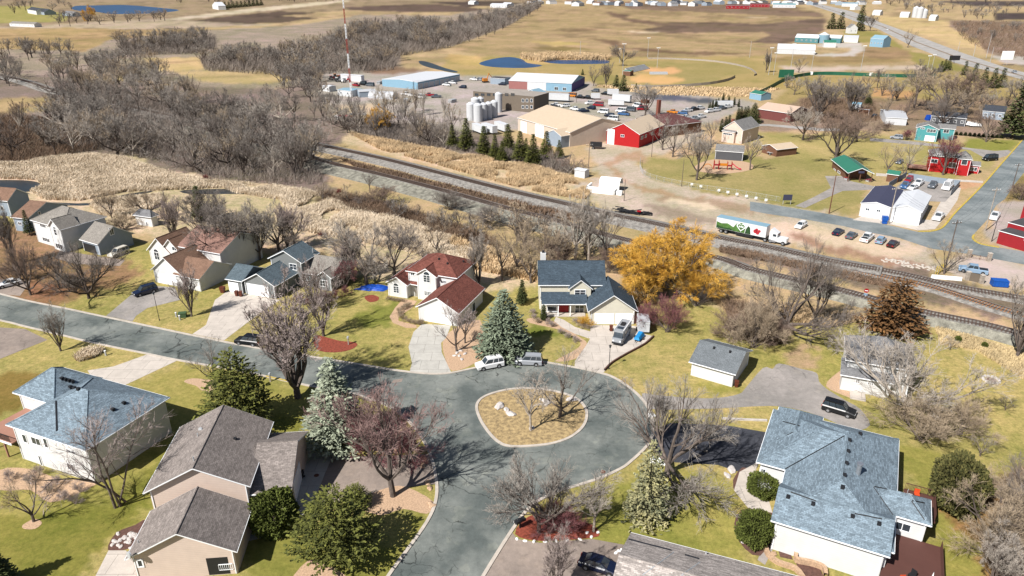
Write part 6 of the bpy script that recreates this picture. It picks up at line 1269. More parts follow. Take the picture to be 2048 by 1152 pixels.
def simple(name, label, cat, a, b_, zE, rise, depth, rf, wall, roof='gx', oh=.15, wins=0, gd=0, group=None):
    h = Bld(name, label, cat, a, b_, zE, group=group); k = h.blk(a, b_, zE, rise, depth=depth, roof=roof, rf=rf, wall=wall, oh=oh)
    w = (k['wx1'] - k['wx0'])
    for i in range(wins): u = k['wx0'] + w * (i + .5) / wins; h.win(k, 'f', None, raw=(u - .5, u + .5, zE * .4, zE * .4 + 1.1, k['wy0'], 'f'))
    for i in range(gd): u = k['wx0'] + w * (i + .5) / gd; h.gdoor(k, 'f', None, raw=(u - 1.3, u + 1.3, .03, 2.5, k['wy0'], 'f'))
    return h
simple('mobile_office', 'pale blue-white portable office in the industrial yard', 'office', (674, 180), (702, 183), 3, .5, 10, 'metal_blue', 'side_whitemetal', wins=2)
simple('mobile_office', 'small white portable office beside the radio mast', 'office', (644, 172), (658, 174), 2.8, .4, 5, 'metal_white', 'side_whitemetal', wins=2)
simple('shed', 'grey shed right of the portable offices', 'shed', (718, 184), (752, 182), 3, .8, 6, 'metal_galv', 'side_greyblue')
simple('trailer_shed', 'long white trailer box behind the red tractors', 'trailer', (680, 149), (722, 152), 3.6, .1, 3.4, 'metal_white', 'side_whitemetal')
simple('barn', 'long pale blue barn on the far farm, left of the silo', 'barn', (1590, 75), (1637, 77), 4.5, 3, 14, 'metal_white', 'side_tealdeep', wins=5)
simple('barn', 'pale blue barn right of the far silo', 'barn', (1657, 76), (1682, 77), 4.5, 2.6, 12, 'metal_white', 'side_tealdeep', gd=1)
simple('shed', 'white shed with a green front at the far farm', 'shed', (1648, 85.5), (1673, 86), 4, 2, 8, 'metal_green', 'side_white')
simple('shed', 'white shed right of the far farm barns', 'shed', (1687, 76), (1717, 77), 4, 2.4, 10, 'metal_galv', 'side_white')
simple('house', 'light blue farmhouse with a porch at the far farm', 'house', (1741, 77), (1768, 79), 7, 3, 12, 'metal_blue', 'side_bluemetal', wins=4)
simple('barn', 'long low white barn in front of the far farm', 'barn', (1555, 98), (1631, 100), 3.8, 3.6, 14, 'metal_white', 'side_whitemetal')
simple('house', 'small white farmhouse among spruces by the highway', 'house', (1699, 56), (1716, 56), 6, 4, 9, 'roof_town', 'side_white', 'gy', wins=2)
simple('house', 'white house with dark roof by the far blue pond', 'house', (54, 19), (72, 22), 6, 4, 16, 'roof_dark', 'side_white', wins=3)
simple('house', 'dark-roofed wing house beside the far blue pond', 'house', (70, 23), (88, 25), 4, 5, 18, 'roof_dark', 'side_greyblue')
simple('house', 'long low ranch house at the upper left', 'house', (18, 47), (68, 49), 3.4, 2.4, 10, 'roof_greytan', 'side_white', wins=6)
simple('house', 'far white house at the end of the windbreak', 'house', (424, 10), (436, 12), 7, 6, 14, 'metal_white', 'side_white', 'gy', wins=2)
simple('house', 'low grey-roofed house by the far pond shore', 'house', (124, 26), (144, 28), 4, 3, 14, 'roof_grey', 'side_greyblue')
simple('shed', 'low dark carport at the yard behind the storage building', 'shed', (980, 156), (1010, 158), 3.5, .3, 8, 'flatdark', 'side_greyblue')
simple('shed', 'pale barn with a teal roof edge in the truck yard', 'shed', (1042, 186), (1080, 190), 4, 2, 8, 'metal_blue', 'side_bluemetal', 'gy')
simple('shed', 'white and green concession shed at the end of the outfield fence', 'shed', (1499, 186), (1523, 190), 3, 1.2, 8, 'metal_green', 'side_bluemetal')
simple('shed', 'green dugout by the ball field bleachers', 'shed', (1246, 142), (1261, 143), 3, .3, 6, 'metal_green', 'side_brown')
simple('shed', 'small red play barn at the edge of the playground', 'shed', (1461, 306), (1483, 308), 2.2, .4, 2.5, 'roof_town', 'side_red', 'shed')
simple('shed', 'green-roofed house behind the playground', 'shed', (1430, 302), (1488, 306), 3, 1.6, 8, 'roof_town', 'side_darkgrey')
simple('shed', 'small white utility hut near the railway', 'shed', (1148, 339), (1170, 343), 2.4, .3, 3, 'metal_white', 'side_whitemetal')
simple('house', 'grey-blue bungalow behind the brown bare tree at the right', 'house', (1965, 222), (2010, 226), 3.4, 2, 12, 'roof_dark', 'side_greyblue', wins=3)
simple('house', 'long dark-roofed house behind the yard of boats', 'house', (1862, 232), (1934, 238), 3.4, 1.6, 9, 'roof_dark', 'side_darkgrey', wins=5)
simple('shed', 'low brown shed frame left of the tin shed', 'shed', (1716, 218), (1740, 220), 2.4, .3, 4, 'roof_brown', 'side_brown')
simple('shed', 'blue and white striped shelter among the logs', 'shed', (1700, 208), (1722, 210), 2.4, .8, 4, 'metal_blue', 'side_whitemetal')
# far town along the horizon
FR = random.Random(3)
rows = [(1045, 1650, 3.2, 26), (1150, 1420, 6.5, 12), (1500, 1760, 4.5, 9)]
FB = [(1546, 1592, 9, 'metal_teal', 'long pale blue store building in the far town'), (1684, 1716, 7, 'metal_blue', 'bright blue-roofed store in the far town'), (1452, 1500, 11, 'roof_maroon', 'long red-fronted store building in the far town'), (1500, 1540, 8, 'roof_maroon', 'second red-roofed store building in the far town'), (980, 1014, 9, 'metal_white', 'far white farm buildings above the tongue of wood')]
for a0, a1, y, rf, lb in FB: simple('store', lb, 'store', (a0, y), (a1, y + .5), 6, 2, 22, rf, 'side_whitemetal' if 'red' not in lb else 'side_crimson', wins=6)
i = 0
for x0, x1, y, n in rows:
    for q in range(n):
        x = x0 + (x1 - x0) * (q + .5) / n + FR.uniform(-5, 5); w = FR.uniform(6, 15)
        simple('house', 'tiny pale house in the town on the horizon', 'house', (x, y + FR.uniform(-.7, .7)), (x + w, y + FR.uniform(-.4, .4)), FR.uniform(4, 6), FR.uniform(2, 3.5), FR.uniform(12, 20), FR.choice(('roof_grey', 'metal_white', 'roof_dark', 'roof_brown')), FR.choice(('side_white', 'side_whitemetal', 'side_greyblue')), group='houses of the town on the horizon')
for x, y, w, lb in ((1745, 24, 16, 'white house beyond the highway, left of the far white barn'), (1800, 28, 18, 'white barn beyond the highway beside the far silos'), (1858, 34, 14, 'pale shed right of the far silos'), (1700, 14, 10, 'pale house at the far highway junction'), (936, 4, 12, 'white house by the field lane at the top'), (1004, 8, 16, 'white farm shed at the top beside the bare copse')):
    simple('house', lb, 'house', (x, y), (x + w, y + .5), 5, 3, 14, 'metal_white', 'side_white')
# ------------------------------------------------------------------ vehicles
def paint(name, r, g, b, rough=.25): M[name] = mat(name, C(r, g, b), rough, .02, .5, spec=.6); return M[name]
for n_, c_ in dict(car_white=(255, 255, 255), car_silver=(176, 180, 186), car_black=(22, 23, 27), car_navy=(24, 34, 62), car_grey=(104, 110, 118), car_red=(170, 30, 44), car_blue=(70, 110, 160), car_orange=(226, 140, 40), car_cream=(244, 238, 224), car_maroon=(60, 28, 32), car_lightblue=(150, 178, 204)).items(): paint(n_, *c_)
M['lens'] = mat('lamp_lens', (.7, .72, .74, 1), .15, 0, 1, spec=.8); M['lensred'] = mat('red_lens', (.35, .01, .01, 1), .2, 0, 1, spec=.6)
SPEC = {  # length, width, body profile (x from the front, z), glass bottom span, roof span, roof height
 'suv': (4.75, 1.9, [(0, .55), (.03, .86), (.9, 1.02), (1.35, 1.08), (4.68, 1.1), (4.75, .6)], (1.25, 4.68), (1.85, 4.5), 1.78),
 'sedan': (4.7, 1.82, [(0, .5), (.05, .72), (1.1, .9), (1.5, .95), (3.9, .98), (4.6, .95), (4.7, .55)], (1.35, 4.05), (2.05, 3.4), 1.44),
 'hatch': (4.3, 1.8, [(0, .5), (.05, .76), (.9, .95), (1.2, 1.0), (4.2, 1.02), (4.3, .55)], (1.1, 4.25), (1.8, 3.95), 1.55),
 'pickup': (5.7, 2.0, [(0, .6), (.03, 1.0), (1.2, 1.16), (1.6, 1.18), (3.75, 1.18), (3.78, 1.16), (5.66, 1.16), (5.7, .6)], (1.5, 3.75), (2.0, 3.6), 1.86),
 'van': (5.4, 2.0, [(0, .55), (.03, .95), (.6, 1.1), (.9, 1.2), (5.36, 1.22), (5.4, .55)], (.7, 5.35), (1.25, 5.25), 2.2)}
VM = {}
def vmesh(kind):
    if kind in VM: return VM[kind]
    L, Wd, pr, gb, gt, zr = SPEC[kind]; w = Wd / 2; b = MB(); zb = .3
    P_ = [(L / 2 - x, z) for x, z in pr]; lo = [(x, z - .1) for x, z in P_]
    for i in range(len(P_) - 1):
        (x0, z0), (x1, z1) = P_[i], P_[i + 1]; wa = w * (.86 if i == 0 else 1); wb = w * (.88 if i + 1 == len(P_) - 1 else 1)
        b.poly([(x0, wa - .12, z0), (x0, -wa + .12, z0), (x1, -wb + .12, z1), (x1, wb - .12, z1)])
        for s in (1, -1):
            q = [(x0, s * (wa - .12), z0), (x1, s * (wb - .12), z1), (x1, s * wb, z1 - .13), (x0, s * wa, z0 - .13)]; b.poly(q[::s])
            q = [(x0, s * wa, z0 - .13), (x1, s * wb, z1 - .13), (x1, s * wb, zb), (x0, s * wa, zb)]; b.poly(q[::s])
    wa = w * .86; b.poly([(P_[0][0], wa - .12, P_[0][1]), (P_[0][0], wa, P_[0][1] - .13), (P_[0][0], wa, zb), (P_[0][0], -wa, zb), (P_[0][0], -wa, P_[0][1] - .13), (P_[0][0], -wa + .12, P_[0][1])][::-1])
    wb = w * .88; x = P_[-1][0]; b.poly([(x, wb - .12, P_[-1][1]), (x, wb, P_[-1][1] - .13), (x, wb, zb), (x, -wb, zb), (x, -wb, P_[-1][1] - .13), (x, -wb + .12, P_[-1][1])])
    if kind == 'pickup': b.box(-L / 2 + .12, -w + .22, 1.162, -L / 2 + 1.75, w - .22, 1.172, 1)
    g = MB(); r = MB(); zb2 = max(z for x_, z in pr[2:]) - .02; a0, a1 = L / 2 - gb[0], L / 2 - gb[1]; c0, c1 = L / 2 - gt[0], L / 2 - gt[1]; wl, wt = w - .14, w - .30
    B_ = [(a0, -wl + .05, zb2), (a0, wl - .05, zb2), (a1, wl, zb2), (a1, -wl, zb2)]; T_ = [(c0, -wt, zr), (c0, wt, zr), (c1, wt, zr), (c1, -wt, zr)]
    for i in range(4): j = (i + 1) % 4; g.poly([B_[i], B_[j], T_[j], T_[i]])
    r.poly([(x_, y_ * 1.03, z_ + .035) for x_, y_, z_ in T_]); 
    for i in range(4): j = (i + 1) % 4; r.poly([(T_[i][0], T_[i][1] * 1.03, zr - .05), (T_[j][0], T_[j][1] * 1.03, zr - .05), (T_[j][0], T_[j][1] * 1.03, zr + .035), (T_[i][0], T_[i][1] * 1.03, zr + .035)])
    for i in range(4): r.tube(Vector(B_[i]), Vector(T_[i]), .055, .055, 4)
    for f in ((.42, .72) if kind in ('suv', 'van', 'hatch') else (.5,)):
        for s in (-1, 1): r.tube((a0 + (a1 - a0) * f, s * (wl + .01), zb2), (c0 + (c1 - c0) * f, s * (wt + .01), zr), .05, .05, 4)
    if kind in ('suv', 'van') : 
        for s in (-1, 1): r.tube((c0 - .2, s * wt * .9, zr + .1), (c1 + .2, s * wt * .9, zr + .1), .025, .025, 4)
    ty = MB(); ty.tube((0, -.11, 0), (0, .11, 0), .35, .35, 14, cap=True); ri = MB(); ri.tube((0, -.118, 0), (0, .118, 0), .2, .2, 10, cap=True)
    hl = MB(); hl.box(-.04, -.19, -.08, .03, .19, .08); wl_ = MB(); wl_.tube((0, -.02, 0), (0, .02, 0), .42, .42, 14, cap=True)
    VM[kind] = (b, g.mesh('windows', M['glass'], uv=False), r, ty.mesh('tyre', M['tyre'], uv=False), ri.mesh('rim', M['rim'], uv=False), hl, wl_.mesh('wheel_arch', M['black'], uv=False), {})
    return VM[kind]
def car(kind, f, r_, label, color='car_white', near=0, cat=None, group=None, lite=False, name=None, sc=1.0):
    """f, r_: ground points in the picture of the front and the rear (near=0: on the centre line; +-1: of the near side wheels)"""
    a, b = P(*f), P(*r_); d = (a - b); d.z = 0; d.normalize(); L, Wd, pr = SPEC[kind][:3]; mid = (a + b) / 2
    if near: n = Vector((-d.y, d.x, 0)); n = n if n.y > 0 else -n; mid = mid + n * (Wd / 2)
    root = thing(name or {'pickup': 'pickup_truck', 'suv': 'parked_suv', 'van': 'van'}.get(kind, 'parked_car'), label, cat or {'pickup': 'pickup truck', 'suv': 'car', 'van': 'van'}.get(kind, 'car'), (mid.x, mid.y, .03), math.atan2(d.y, d.x), group, sc)
    bm, gm, rmb, tm, rim, hl, wa, cache = vmesh(kind)
    if color not in cache: cache[color] = (bm.mesh('body', [M[color], M['black']], uv=False), rmb.mesh('roof', M[color], uv=False), hl.mesh('headlight', M['lens'], uv=False), hl.mesh('taillight', M['lensred'], uv=False))
    bo, ro, he, ta = cache[color]
    def add(nm, me, loc=(0, 0, 0), par=root): o = bpy.data.objects.new(nm, me); COL.objects.link(o); o.parent = par; o.location = loc; return o
    add('body', bo); add('windows', gm); add('roof', ro)
    xf, xr = L / 2 - .95, -L / 2 + 1.0
    for x in (xf, xr):
        for s in (-1, 1):
            w_ = add('wheel', tm, (x, s * (Wd / 2 - .08), .35)); 
            if not lite: add('rim', rim, (0, s * .002, 0), w_)
            if not lite: add('wheel_arch', wa, (x, s * (Wd / 2 - .012), .4))
    if not lite:
        for s in (-1, 1): add('headlight', he, (L / 2 - .02, s * (Wd / 2 - .42), pr[1][1] - .16)); add('taillight', ta, (-L / 2 + .0, s * (Wd / 2 - .32), pr[-2][1] - .28))
    return root
car('suv', (965, 743), (1001, 736), 'white SUV at the kerb with a spare wheel on its back', 'car_white', 1)
car('suv', (1037, 732), (1075, 734), 'silver SUV parked at the kerb right of the white one', 'car_silver', 1)
car('suv', (1694, 837), (1654, 825), 'black SUV on the worn grey driveway', 'car_black', 1)
car('sedan', (1228, 1160), (1160, 1138), 'dark navy car on the drive at the bottom', 'car_navy', 1)
car('suv', (472, 690), (512, 695), 'black SUV at the kerb below the concrete drives', 'car_black', 1)
car('suv', (281, 594), (309, 586), 'black SUV at the top of the dark asphalt drive', 'car_navy', 1)
car('sedan', (6, 578), (36, 571), 'white sedan on the drive at the left edge', 'car_white', 1)
car('suv', (232, 516), (256, 507), 'cream SUV beside the open garage', 'car_cream', 1)
car('hatch', (1592, 460), (1610, 450), 'white hatchback alone left in the dirt lot', 'car_white')
car('sedan', (1684, 462), (1667, 474), 'black sedan, first from the left in the row of five', 'car_navy')
car('sedan', (1710, 469), (1694, 481), 'grey sedan, second in the row of five', 'car_grey')
car('pickup', (1742, 473), (1724, 488), 'white pickup, third in the row of five', 'car_white')
car('hatch', (1768, 478), (1753, 492), 'pale blue-silver hatchback, fourth in the row of five', 'car_lightblue')
car('sedan', (1793, 486), (1777, 498), 'dark maroon sedan, last in the row of five', 'car_maroon')
car('pickup', (1868, 446), (1884, 430), 'white pickup beside the white-roofed workshop', 'car_white')
car('pickup', (1983, 444), (1993, 430), 'white pickup by the red restaurant', 'car_white')
car('suv', (1810, 369), (1823, 359), 'red SUV in the fenced lot behind the workshop', 'car_red')
car('pickup', (1804, 380), (1815, 370), 'blue pickup in the fenced lot behind the workshop', 'car_blue')
car('sedan', (1817, 382), (1833, 375), 'low white car in the fenced lot behind the workshop', 'car_white')
car('pickup', (1828, 376), (1845, 364), 'white pickup in the fenced lot behind the workshop', 'car_white')
car('pickup', (1858, 381), (1871, 367), 'grey pickup in the fenced lot behind the workshop', 'car_grey')
car('van', (1884, 387), (1904, 369), 'tall white camper van in the fenced lot', 'car_white', sc=1.15)
car('van', (1966, 322), (1992, 320), 'black van beside the red house', 'car_black')
car('sedan', (1792, 331), (1805, 322), 'grey car left of the white birch', 'car_grey')
car('suv', (1782, 277), (1803, 279), 'silver SUV in the drive below the teal house', 'car_silver')
car('sedan', (1741, 237), (1755, 232), 'dark car left of the white tin shed', 'car_black', lite=True)
car('pickup', (1926, 545), (1965, 551), 'grey-blue pickup on the lot above the stone gate', 'car_lightblue', 1)
for x, y, k, c_, lb in ((1160, 196, 'pickup', 'car_black', 'black pickup right of the orange truck'), (1175, 197, 'pickup', 'car_black', 'second black pickup right of the orange truck'), (1190, 183, 'suv', 'car_grey', 'grey SUV below the purple barn end'), (1210, 189, 'suv', 'car_black', 'black SUV left of the white travel trailer'), (1206, 226, 'van', 'car_white', 'white van in front of the storage yard trees'), (1218, 233, 'suv', 'car_navy', 'dark blue car behind the white vans'), (1242, 224, 'van', 'car_white', 'white van with its side to the brown depot'), (1225, 240, 'van', 'car_white', 'white van at the corner of the tan warehouse'), (1247, 230, 'pickup', 'car_blue', 'blue pickup beside the white vans'), (1143, 193, 'van', 'car_orange', 'orange box truck in the yard'), (893, 171, 'pickup', 'car_white', 'white pickup before the storage doors'), (905, 167, 'pickup', 'car_white', 'second white pickup before the storage doors'), (948, 160, 'pickup', 'car_white', 'white pickup left of the orange excavator'), (958, 160, 'suv', 'car_silver', 'silver car left of the orange excavator'), (1345, 226, 'pickup', 'car_orange', 'yellow-orange truck right of the brown depot'), (1365, 228, 'suv', 'car_blue', 'blue car right of the brown depot'), (1352, 240, 'pickup', 'car_white', 'white pickup at the corner of the brown depot')):
    car(k, (x - 6, y), (x + 7, y + 1.2), lb, c_, lite=True)
for i, (x, y, c_) in enumerate(((1375, 224, 'car_white'), (1388, 221, 'car_black'), (1400, 219, 'car_white'), (1420, 225, 'car_white'), (1432, 223, 'car_white'), (1444, 219, 'car_grey'), (1455, 216, 'car_white'), (1372, 238, 'car_white'), (1390, 240, 'car_silver'), (1402, 236, 'car_white'), (1352, 252, 'car_grey'), (1366, 252, 'car_silver'), (1384, 252, 'car_black'))):
    car('pickup', (x - 7, y + 1), (x + 6, y - 1), 'truck parked in the open yard right of the brown depot', c_, group='trucks in the yard by the depot', lite=True)
for x, y, c_, lb in ((1774, 60, 'car_white', 'white car on the highway near the farmhouse'), (1645, 14, 'car_silver', 'far silver car on the highway'), (1682, 24, 'car_white', 'far white car on the highway'), (2028, 146, 'car_silver', 'silver car on the highway at the right edge')): car('suv', (x - 3, y - 1), (x + 3, y + 1), lb, c_, lite=True)
def wheelset(root, xs_, w, r=.42):
    for x in xs_:
        for s in (-1, 1): b = MB(); b.tube((x, s * w - .13, r), (x, s * w + .13, r), r, r, 12, cap=True); wo = b.build('wheel', M['tyre'], root, uv=False); b = MB(); b.tube((x, s * w - .14, r), (x, s * w + .14, r), r * .55, r * .55, 8, cap=True); b.build('rim', M['rim'], wo, uv=False)
def rt(name, label, cat, f, r_, group=None, sc=None):
    a, b = P(*f), P(*r_); d = a - b; m = (a + b) / 2; return thing(name, label, cat, (m.x, m.y, .03), math.atan2(d.y, d.x), group, sc)
def part(root, name, m, *boxes, uv=True):
    b = MB()
    for x in boxes: b.box(*x)
    return b.build(name, M[m], root, uv=uv)
# articulated lorry: green hills, a heart badge and red fruit on a white trailer
t = rt('semi_truck', 'white tractor with a long painted grocery trailer in the dirt lot', 'lorry', (1562, 488), (1449, 464))
L2 = (P(1562, 488) - P(1449, 464)).length / 2; L2 = 9.3
TL = 2 * L2 - 5.6
part(t, 'trailer_box', 'car_white', (-L2, -1.3, 1.15, -L2 + TL, 1.3, 3.95)); part(t, 'trailer_roof', 'metal_blue', (-L2 - .02, -1.32, 3.95, -L2 + TL + .02, 1.32, 4.05)); part(t, 'trailer_frame', 'black', (-L2 + .3, -.9, .8, -L2 + TL, .9, 1.14), (-L2 + TL * .4, -1.2, .35, -L2 + TL * .75, 1.2, 1.1))
M['mural_green'] = mat('mural_green', C(92, 132, 66), .5, .3, 1.2); M['mural_red'] = mat('mural_red', C(206, 60, 70), .5, .2, 3); M['mural_dark'] = mat('mural_dark_green', C(52, 84, 48), .5, .3, 1.5)
for s in (-1,):
    y = s * 1.31; b = MB(); hills = [(-L2 + .1, 1.2), (-L2 + 7.6, 1.2), (-L2 + 7.8, 3.3), (-L2 + 6.6, 3.7), (-L2 + 5.4, 3.4), (-L2 + 4.6, 2.2), (-L2 + 3, 2.9), (-L2 + 1.4, 2.6), (-L2 + .1, 2.9)]; b.poly([(x, y, z) for x, z in hills]); b.build('mural', M['mural_green'], t)
    b = MB(); b.poly([(x, y - .01, z) for x, z in [(-L2 + .1, 1.2), (-L2 + 5, 1.2), (-L2 + 3.6, 1.8), (-L2 + 2, 1.6), (-L2 + .1, 2.0)]]); b.build('mural', M['mural_dark'], t); b = MB(); b.poly([(x, y - .01, z) for x, z in [(-L2 + 7.7, 1.2), (-L2 + 9.2, 1.2), (-L2 + 8.9, 2.9), (-L2 + 8.4, 3.3), (-L2 + 7.9, 2.4)]]); b.build('mural', M['mural_dark'], t)
    b = MB()
    for k in range(24):
        a0, a1 = 2 * math.pi * k / 24, 2 * math.pi * (k + 1) / 24
        def hp(a_, q): return (-L2 + 6.6 + q * .075 * 16 * math.sin(a_) ** 3, y - .02, 2.65 + q * .075 * (13 * math.cos(a_) - 5 * math.cos(2 * a_) - 2 * math.cos(3 * a_) - math.cos(4 * a_)))
        b.poly([hp(a0, 1), hp(a1, 1), hp(a1, .78), hp(a0, .78)])
    for q in range(3): b.box(-L2 + 6.0 + q * .45, y - .03, 2.5, -L2 + 6.28 + q * .45, y - .01, 2.9)
    b.build('heart_badge', M['trim'], t, uv=False); b = MB()
    for cx_, cz_, r_ in ((10.3, 2.3, .5), (10.9, 2.0, .45), (10.6, 2.7, .4), (11.3, 2.5, .35)): b.tube((-L2 + cx_, y - .03, cz_), (-L2 + cx_, y, cz_), r_, r_, 12, cap=True)
    b.build('fruit_picture', M['mural_red'], t, uv=False)
X = -L2 + TL + .8
part(t, 'cab', 'car_white', (X, -1.15, .7, X + 2.0, 1.15, 2.7)); b = MB(); b.poly([(X, -1.1, 2.7), (X + 1.9, -1.0, 2.7), (X + .3, -.9, 3.6)]); b.poly([(X + 1.9, 1.0, 2.7), (X, 1.1, 2.7), (X + .3, .9, 3.6)]); b.poly([(X + 1.9, -1, 2.7), (X + 1.9, 1, 2.7), (X + .3, .9, 3.6), (X + .3, -.9, 3.6)]); b.poly([(X, 1.1, 2.7), (X, -1.1, 2.7), (X + .3, -.9, 3.6), (X + .3, .9, 3.6)]); b.build('air_deflector', M['car_white'], t)
b = MB(); b.prism([(X + 2, -1.0), (X + 4.1, -.8), (X + 4.3, -.5), (X + 4.3, .5), (X + 4.1, .8), (X + 2, 1.0)], .6, 1.75); b.build('bonnet', M['car_white'], t); part(t, 'windscreen', 'glass', (X + 1.98, -.95, 1.85, X + 2.04, .95, 2.55)); part(t, 'side_window', 'glass', (X + .9, -1.17, 1.9, X + 1.7, -1.14, 2.5)); part(t, 'grille', 'chrome', (X + 4.28, -.45, .8, X + 4.34, .45, 1.6)); part(t, 'fuel_tank', 'chrome', (X + .3, -1.25, .45, X + 1.7, -.85, .95))
wheelset(t, (-L2 + 1.4, -L2 + 2.7, X - .9, X + .4, X + 3.5), 1.05, .5)
# motorhome van, box trailer, covered little trailer
t = rt('camper_van', 'silver and white camper van parked before the two garage doors', 'camper van', (1231, 694), (1252, 664), sc=.95)
b = MB(); b.prism([(-3.3, -1.05), (2.4, -1.05), (2.9, -.85), (2.9, .85), (2.4, 1.05), (-3.3, 1.05)], .45, 1.35); b.prism([(-3.3, -1.02), (1.6, -1.02), (1.9, -.9), (1.9, .9), (1.6, 1.02), (-3.3, 1.02)], 1.35, 2.75); b.build('body', M['car_silver'], t)
b = MB(); b.poly([(2.45, -.9, 1.36), (2.45, .9, 1.36), (1.9, .85, 2.3), (1.9, -.85, 2.3)]); b.build('windscreen', M['glass'], t); part(t, 'roof_rack', 'car_white', (-3.2, -.98, 2.76, 1.7, -.8, 2.86), (-3.2, .8, 2.76, 1.7, .98, 2.86)); part(t, 'air_conditioner', 'black', (-1.6, -.4, 2.76, -.3, .4, 3.0)); part(t, 'solar_panel', 'glass', (.2, -.6, 2.77, 1.2, .6, 2.82)); part(t, 'side_stripe', 'car_grey', (-3.2, -1.07, 1.4, 1.2, -1.05, 1.7), (-3.2, 1.05, 1.4, 1.2, 1.07, 1.7)); part(t, 'side_window', 'glass', (-2.2, 1.03, 1.8, -1.0, 1.05, 2.3), (.2, 1.03, 1.75, 1.3, 1.05, 2.3), (.2, -1.05, 1.75, 1.3, -1.03, 2.3)); part(t, 'front_bumper', 'black', (2.85, -.9, .4, 3.05, .9, .7)); part(t, 'bonnet', 'car_silver', (1.9, -.88, 1.34, 2.8, .88, 1.42))
for s in (-1, 1): part(t, 'headlight', 'lens', (2.88, s * .65 - .15, .85, 2.95, s * .65 + .15, 1.1))
wheelset(t, (-2.2, 2.0), .95, .38)
t = rt('box_trailer', 'white enclosed trailer at the edge of the concrete drive', 'trailer', (1283, 650), (1287, 671))
part(t, 'box', 'side_whitemetal', (-1.8, -1.05, .5, 1.8, 1.05, 2.5)); part(t, 'roof', 'metal_galv', (-1.83, -1.08, 2.5, 1.83, 1.08, 2.58)); part(t, 'drawbar', 'black', (1.8, -.06, .45, 3.0, .06, .55)); wheelset(t, (-.2,), 1.12, .33)
t = rt('covered_trailer', 'small trailer under a bright blue cover in front of the white trailer', 'trailer', (1271, 686), (1283, 671)); M['bluecover'] = mat('blue_cover', C(36, 150, 220), .6, .12, 1.5)
b = MB(); b.poly([(-1.4, -.75, .35), (1.3, -.6, .4), (1.1, -.35, .85), (-1.1, -.4, 1.1)]); b.poly([(1.3, .6, .4), (-1.4, .75, .35), (-1.1, .4, 1.1), (1.1, .35, .85)]); b.poly([(-1.1, -.4, 1.1), (1.1, -.35, .85), (1.1, .35, .85), (-1.1, .4, 1.1)]); b.poly([(1.3, -.6, .4), (1.3, .6, .4), (1.1, .35, .85), (1.1, -.35, .85)]); b.poly([(-1.4, .75, .35), (-1.4, -.75, .35), (-1.1, -.4, 1.1), (-1.1, .4, 1.1)]); b.build('cover', M['bluecover'], t); part(t, 'drawbar', 'black', (1.2, -.05, .3, 2.1, .05, .38)); wheelset(t, (-.2,), .78, .26)
# trailers and boxes in the yards
def boxtrailer(f, r_, L, Wd, H, label, body='side_whitemetal', roof='metal_white', group=None):
    t = rt('white_trailer', label, 'trailer', f, r_, group); part(t, 'box', body, (-L / 2, -Wd / 2, .9, L / 2, Wd / 2, H)); part(t, 'roof', roof, (-L / 2 - .03, -Wd / 2 - .03, H, L / 2 + .03, Wd / 2 + .03, H + .07)); wheelset(t, (-L / 2 + 1.2,), Wd / 2 - .1, .42); return t
boxtrailer((1136, 204), (1094, 202), 12.5, 2.5, 3.9, 'long white trailer beside the grey-brown office block')
boxtrailer((1234, 191), (1217, 191), 6, 2.4, 3.3, 'white travel trailer below the dark spruces')
boxtrailer((1197, 199), (1184, 199), 4.5, 2.2, 3.0, 'small white cargo trailer right of the black pickups')
boxtrailer((1259, 206), (1228, 203), 10, 2.5, 3.8, 'long white box body behind the white camper')
boxtrailer((1247, 213), (1217, 212), 8, 2.4, 3.1, 'white camper trailer before the grey bare tree')
boxtrailer((1463, 213), (1430, 213), 9, 2.4, 2.6, 'white trailer between the arborvitaes')
for f, r_, lb in (((972, 272), (946, 262), 'left white trailer of three below the silos'), ((996, 272), (962, 261), 'middle white trailer of three below the silos'), ((1018, 268), (990, 258), 'right white trailer of three below the silos')): boxtrailer(f, r_, 9, 2.5, 3.6, lb)
t = boxtrailer((1206, 298), (1178, 297), 4.5, 2.1, 2.4, 'black cargo trailer near the blue annex', 'black', 'black'); boxtrailer((1555, 312), (1536, 309), 4, 1.8, .95, 'low flat trailer by the tan garage', 'galv', 'galv')
# silos by the office block
for i, (x, y, yt, r_, lb) in enumerate(((942, 240, 204, 2.0, 'white storage silo, left end of the front row'), (956, 243, 206, 2.0, 'white storage silo, second in the front row'), (967, 239, 205, 1.7, 'white storage silo, third in the front row'), (977, 237, 203, 1.7, 'white storage silo, fourth in the front row'), (988, 234, 200, 1.7, 'white storage silo, fifth in the front row'), (951, 232, 194, 2.0, 'white storage silo at the back left'), (961, 229, 193, 1.6, 'white storage silo at the back right'), (997, 224, 184, 1.7, 'tallest white silo at the right end'))):
    p = P(x, y); hh = hz(p, yt); t = thing('silo', lb, 'silo', p); b = MB(); b.cyl(0, 0, 0, hh - .8, r_, r_, 18); b.build('tank', M['side_whitemetal'], t, uv=False); b = MB(); b.cyl(0, 0, hh - .8, hh, r_, r_ * .35, 18); b.build('cone_top', M['metal_white'], t, uv=False); b = MB(); b.box(r_ - .02, -.2, 0, r_ + .1, .2, hh); b.build('ladder', M['galv'], t, uv=False)
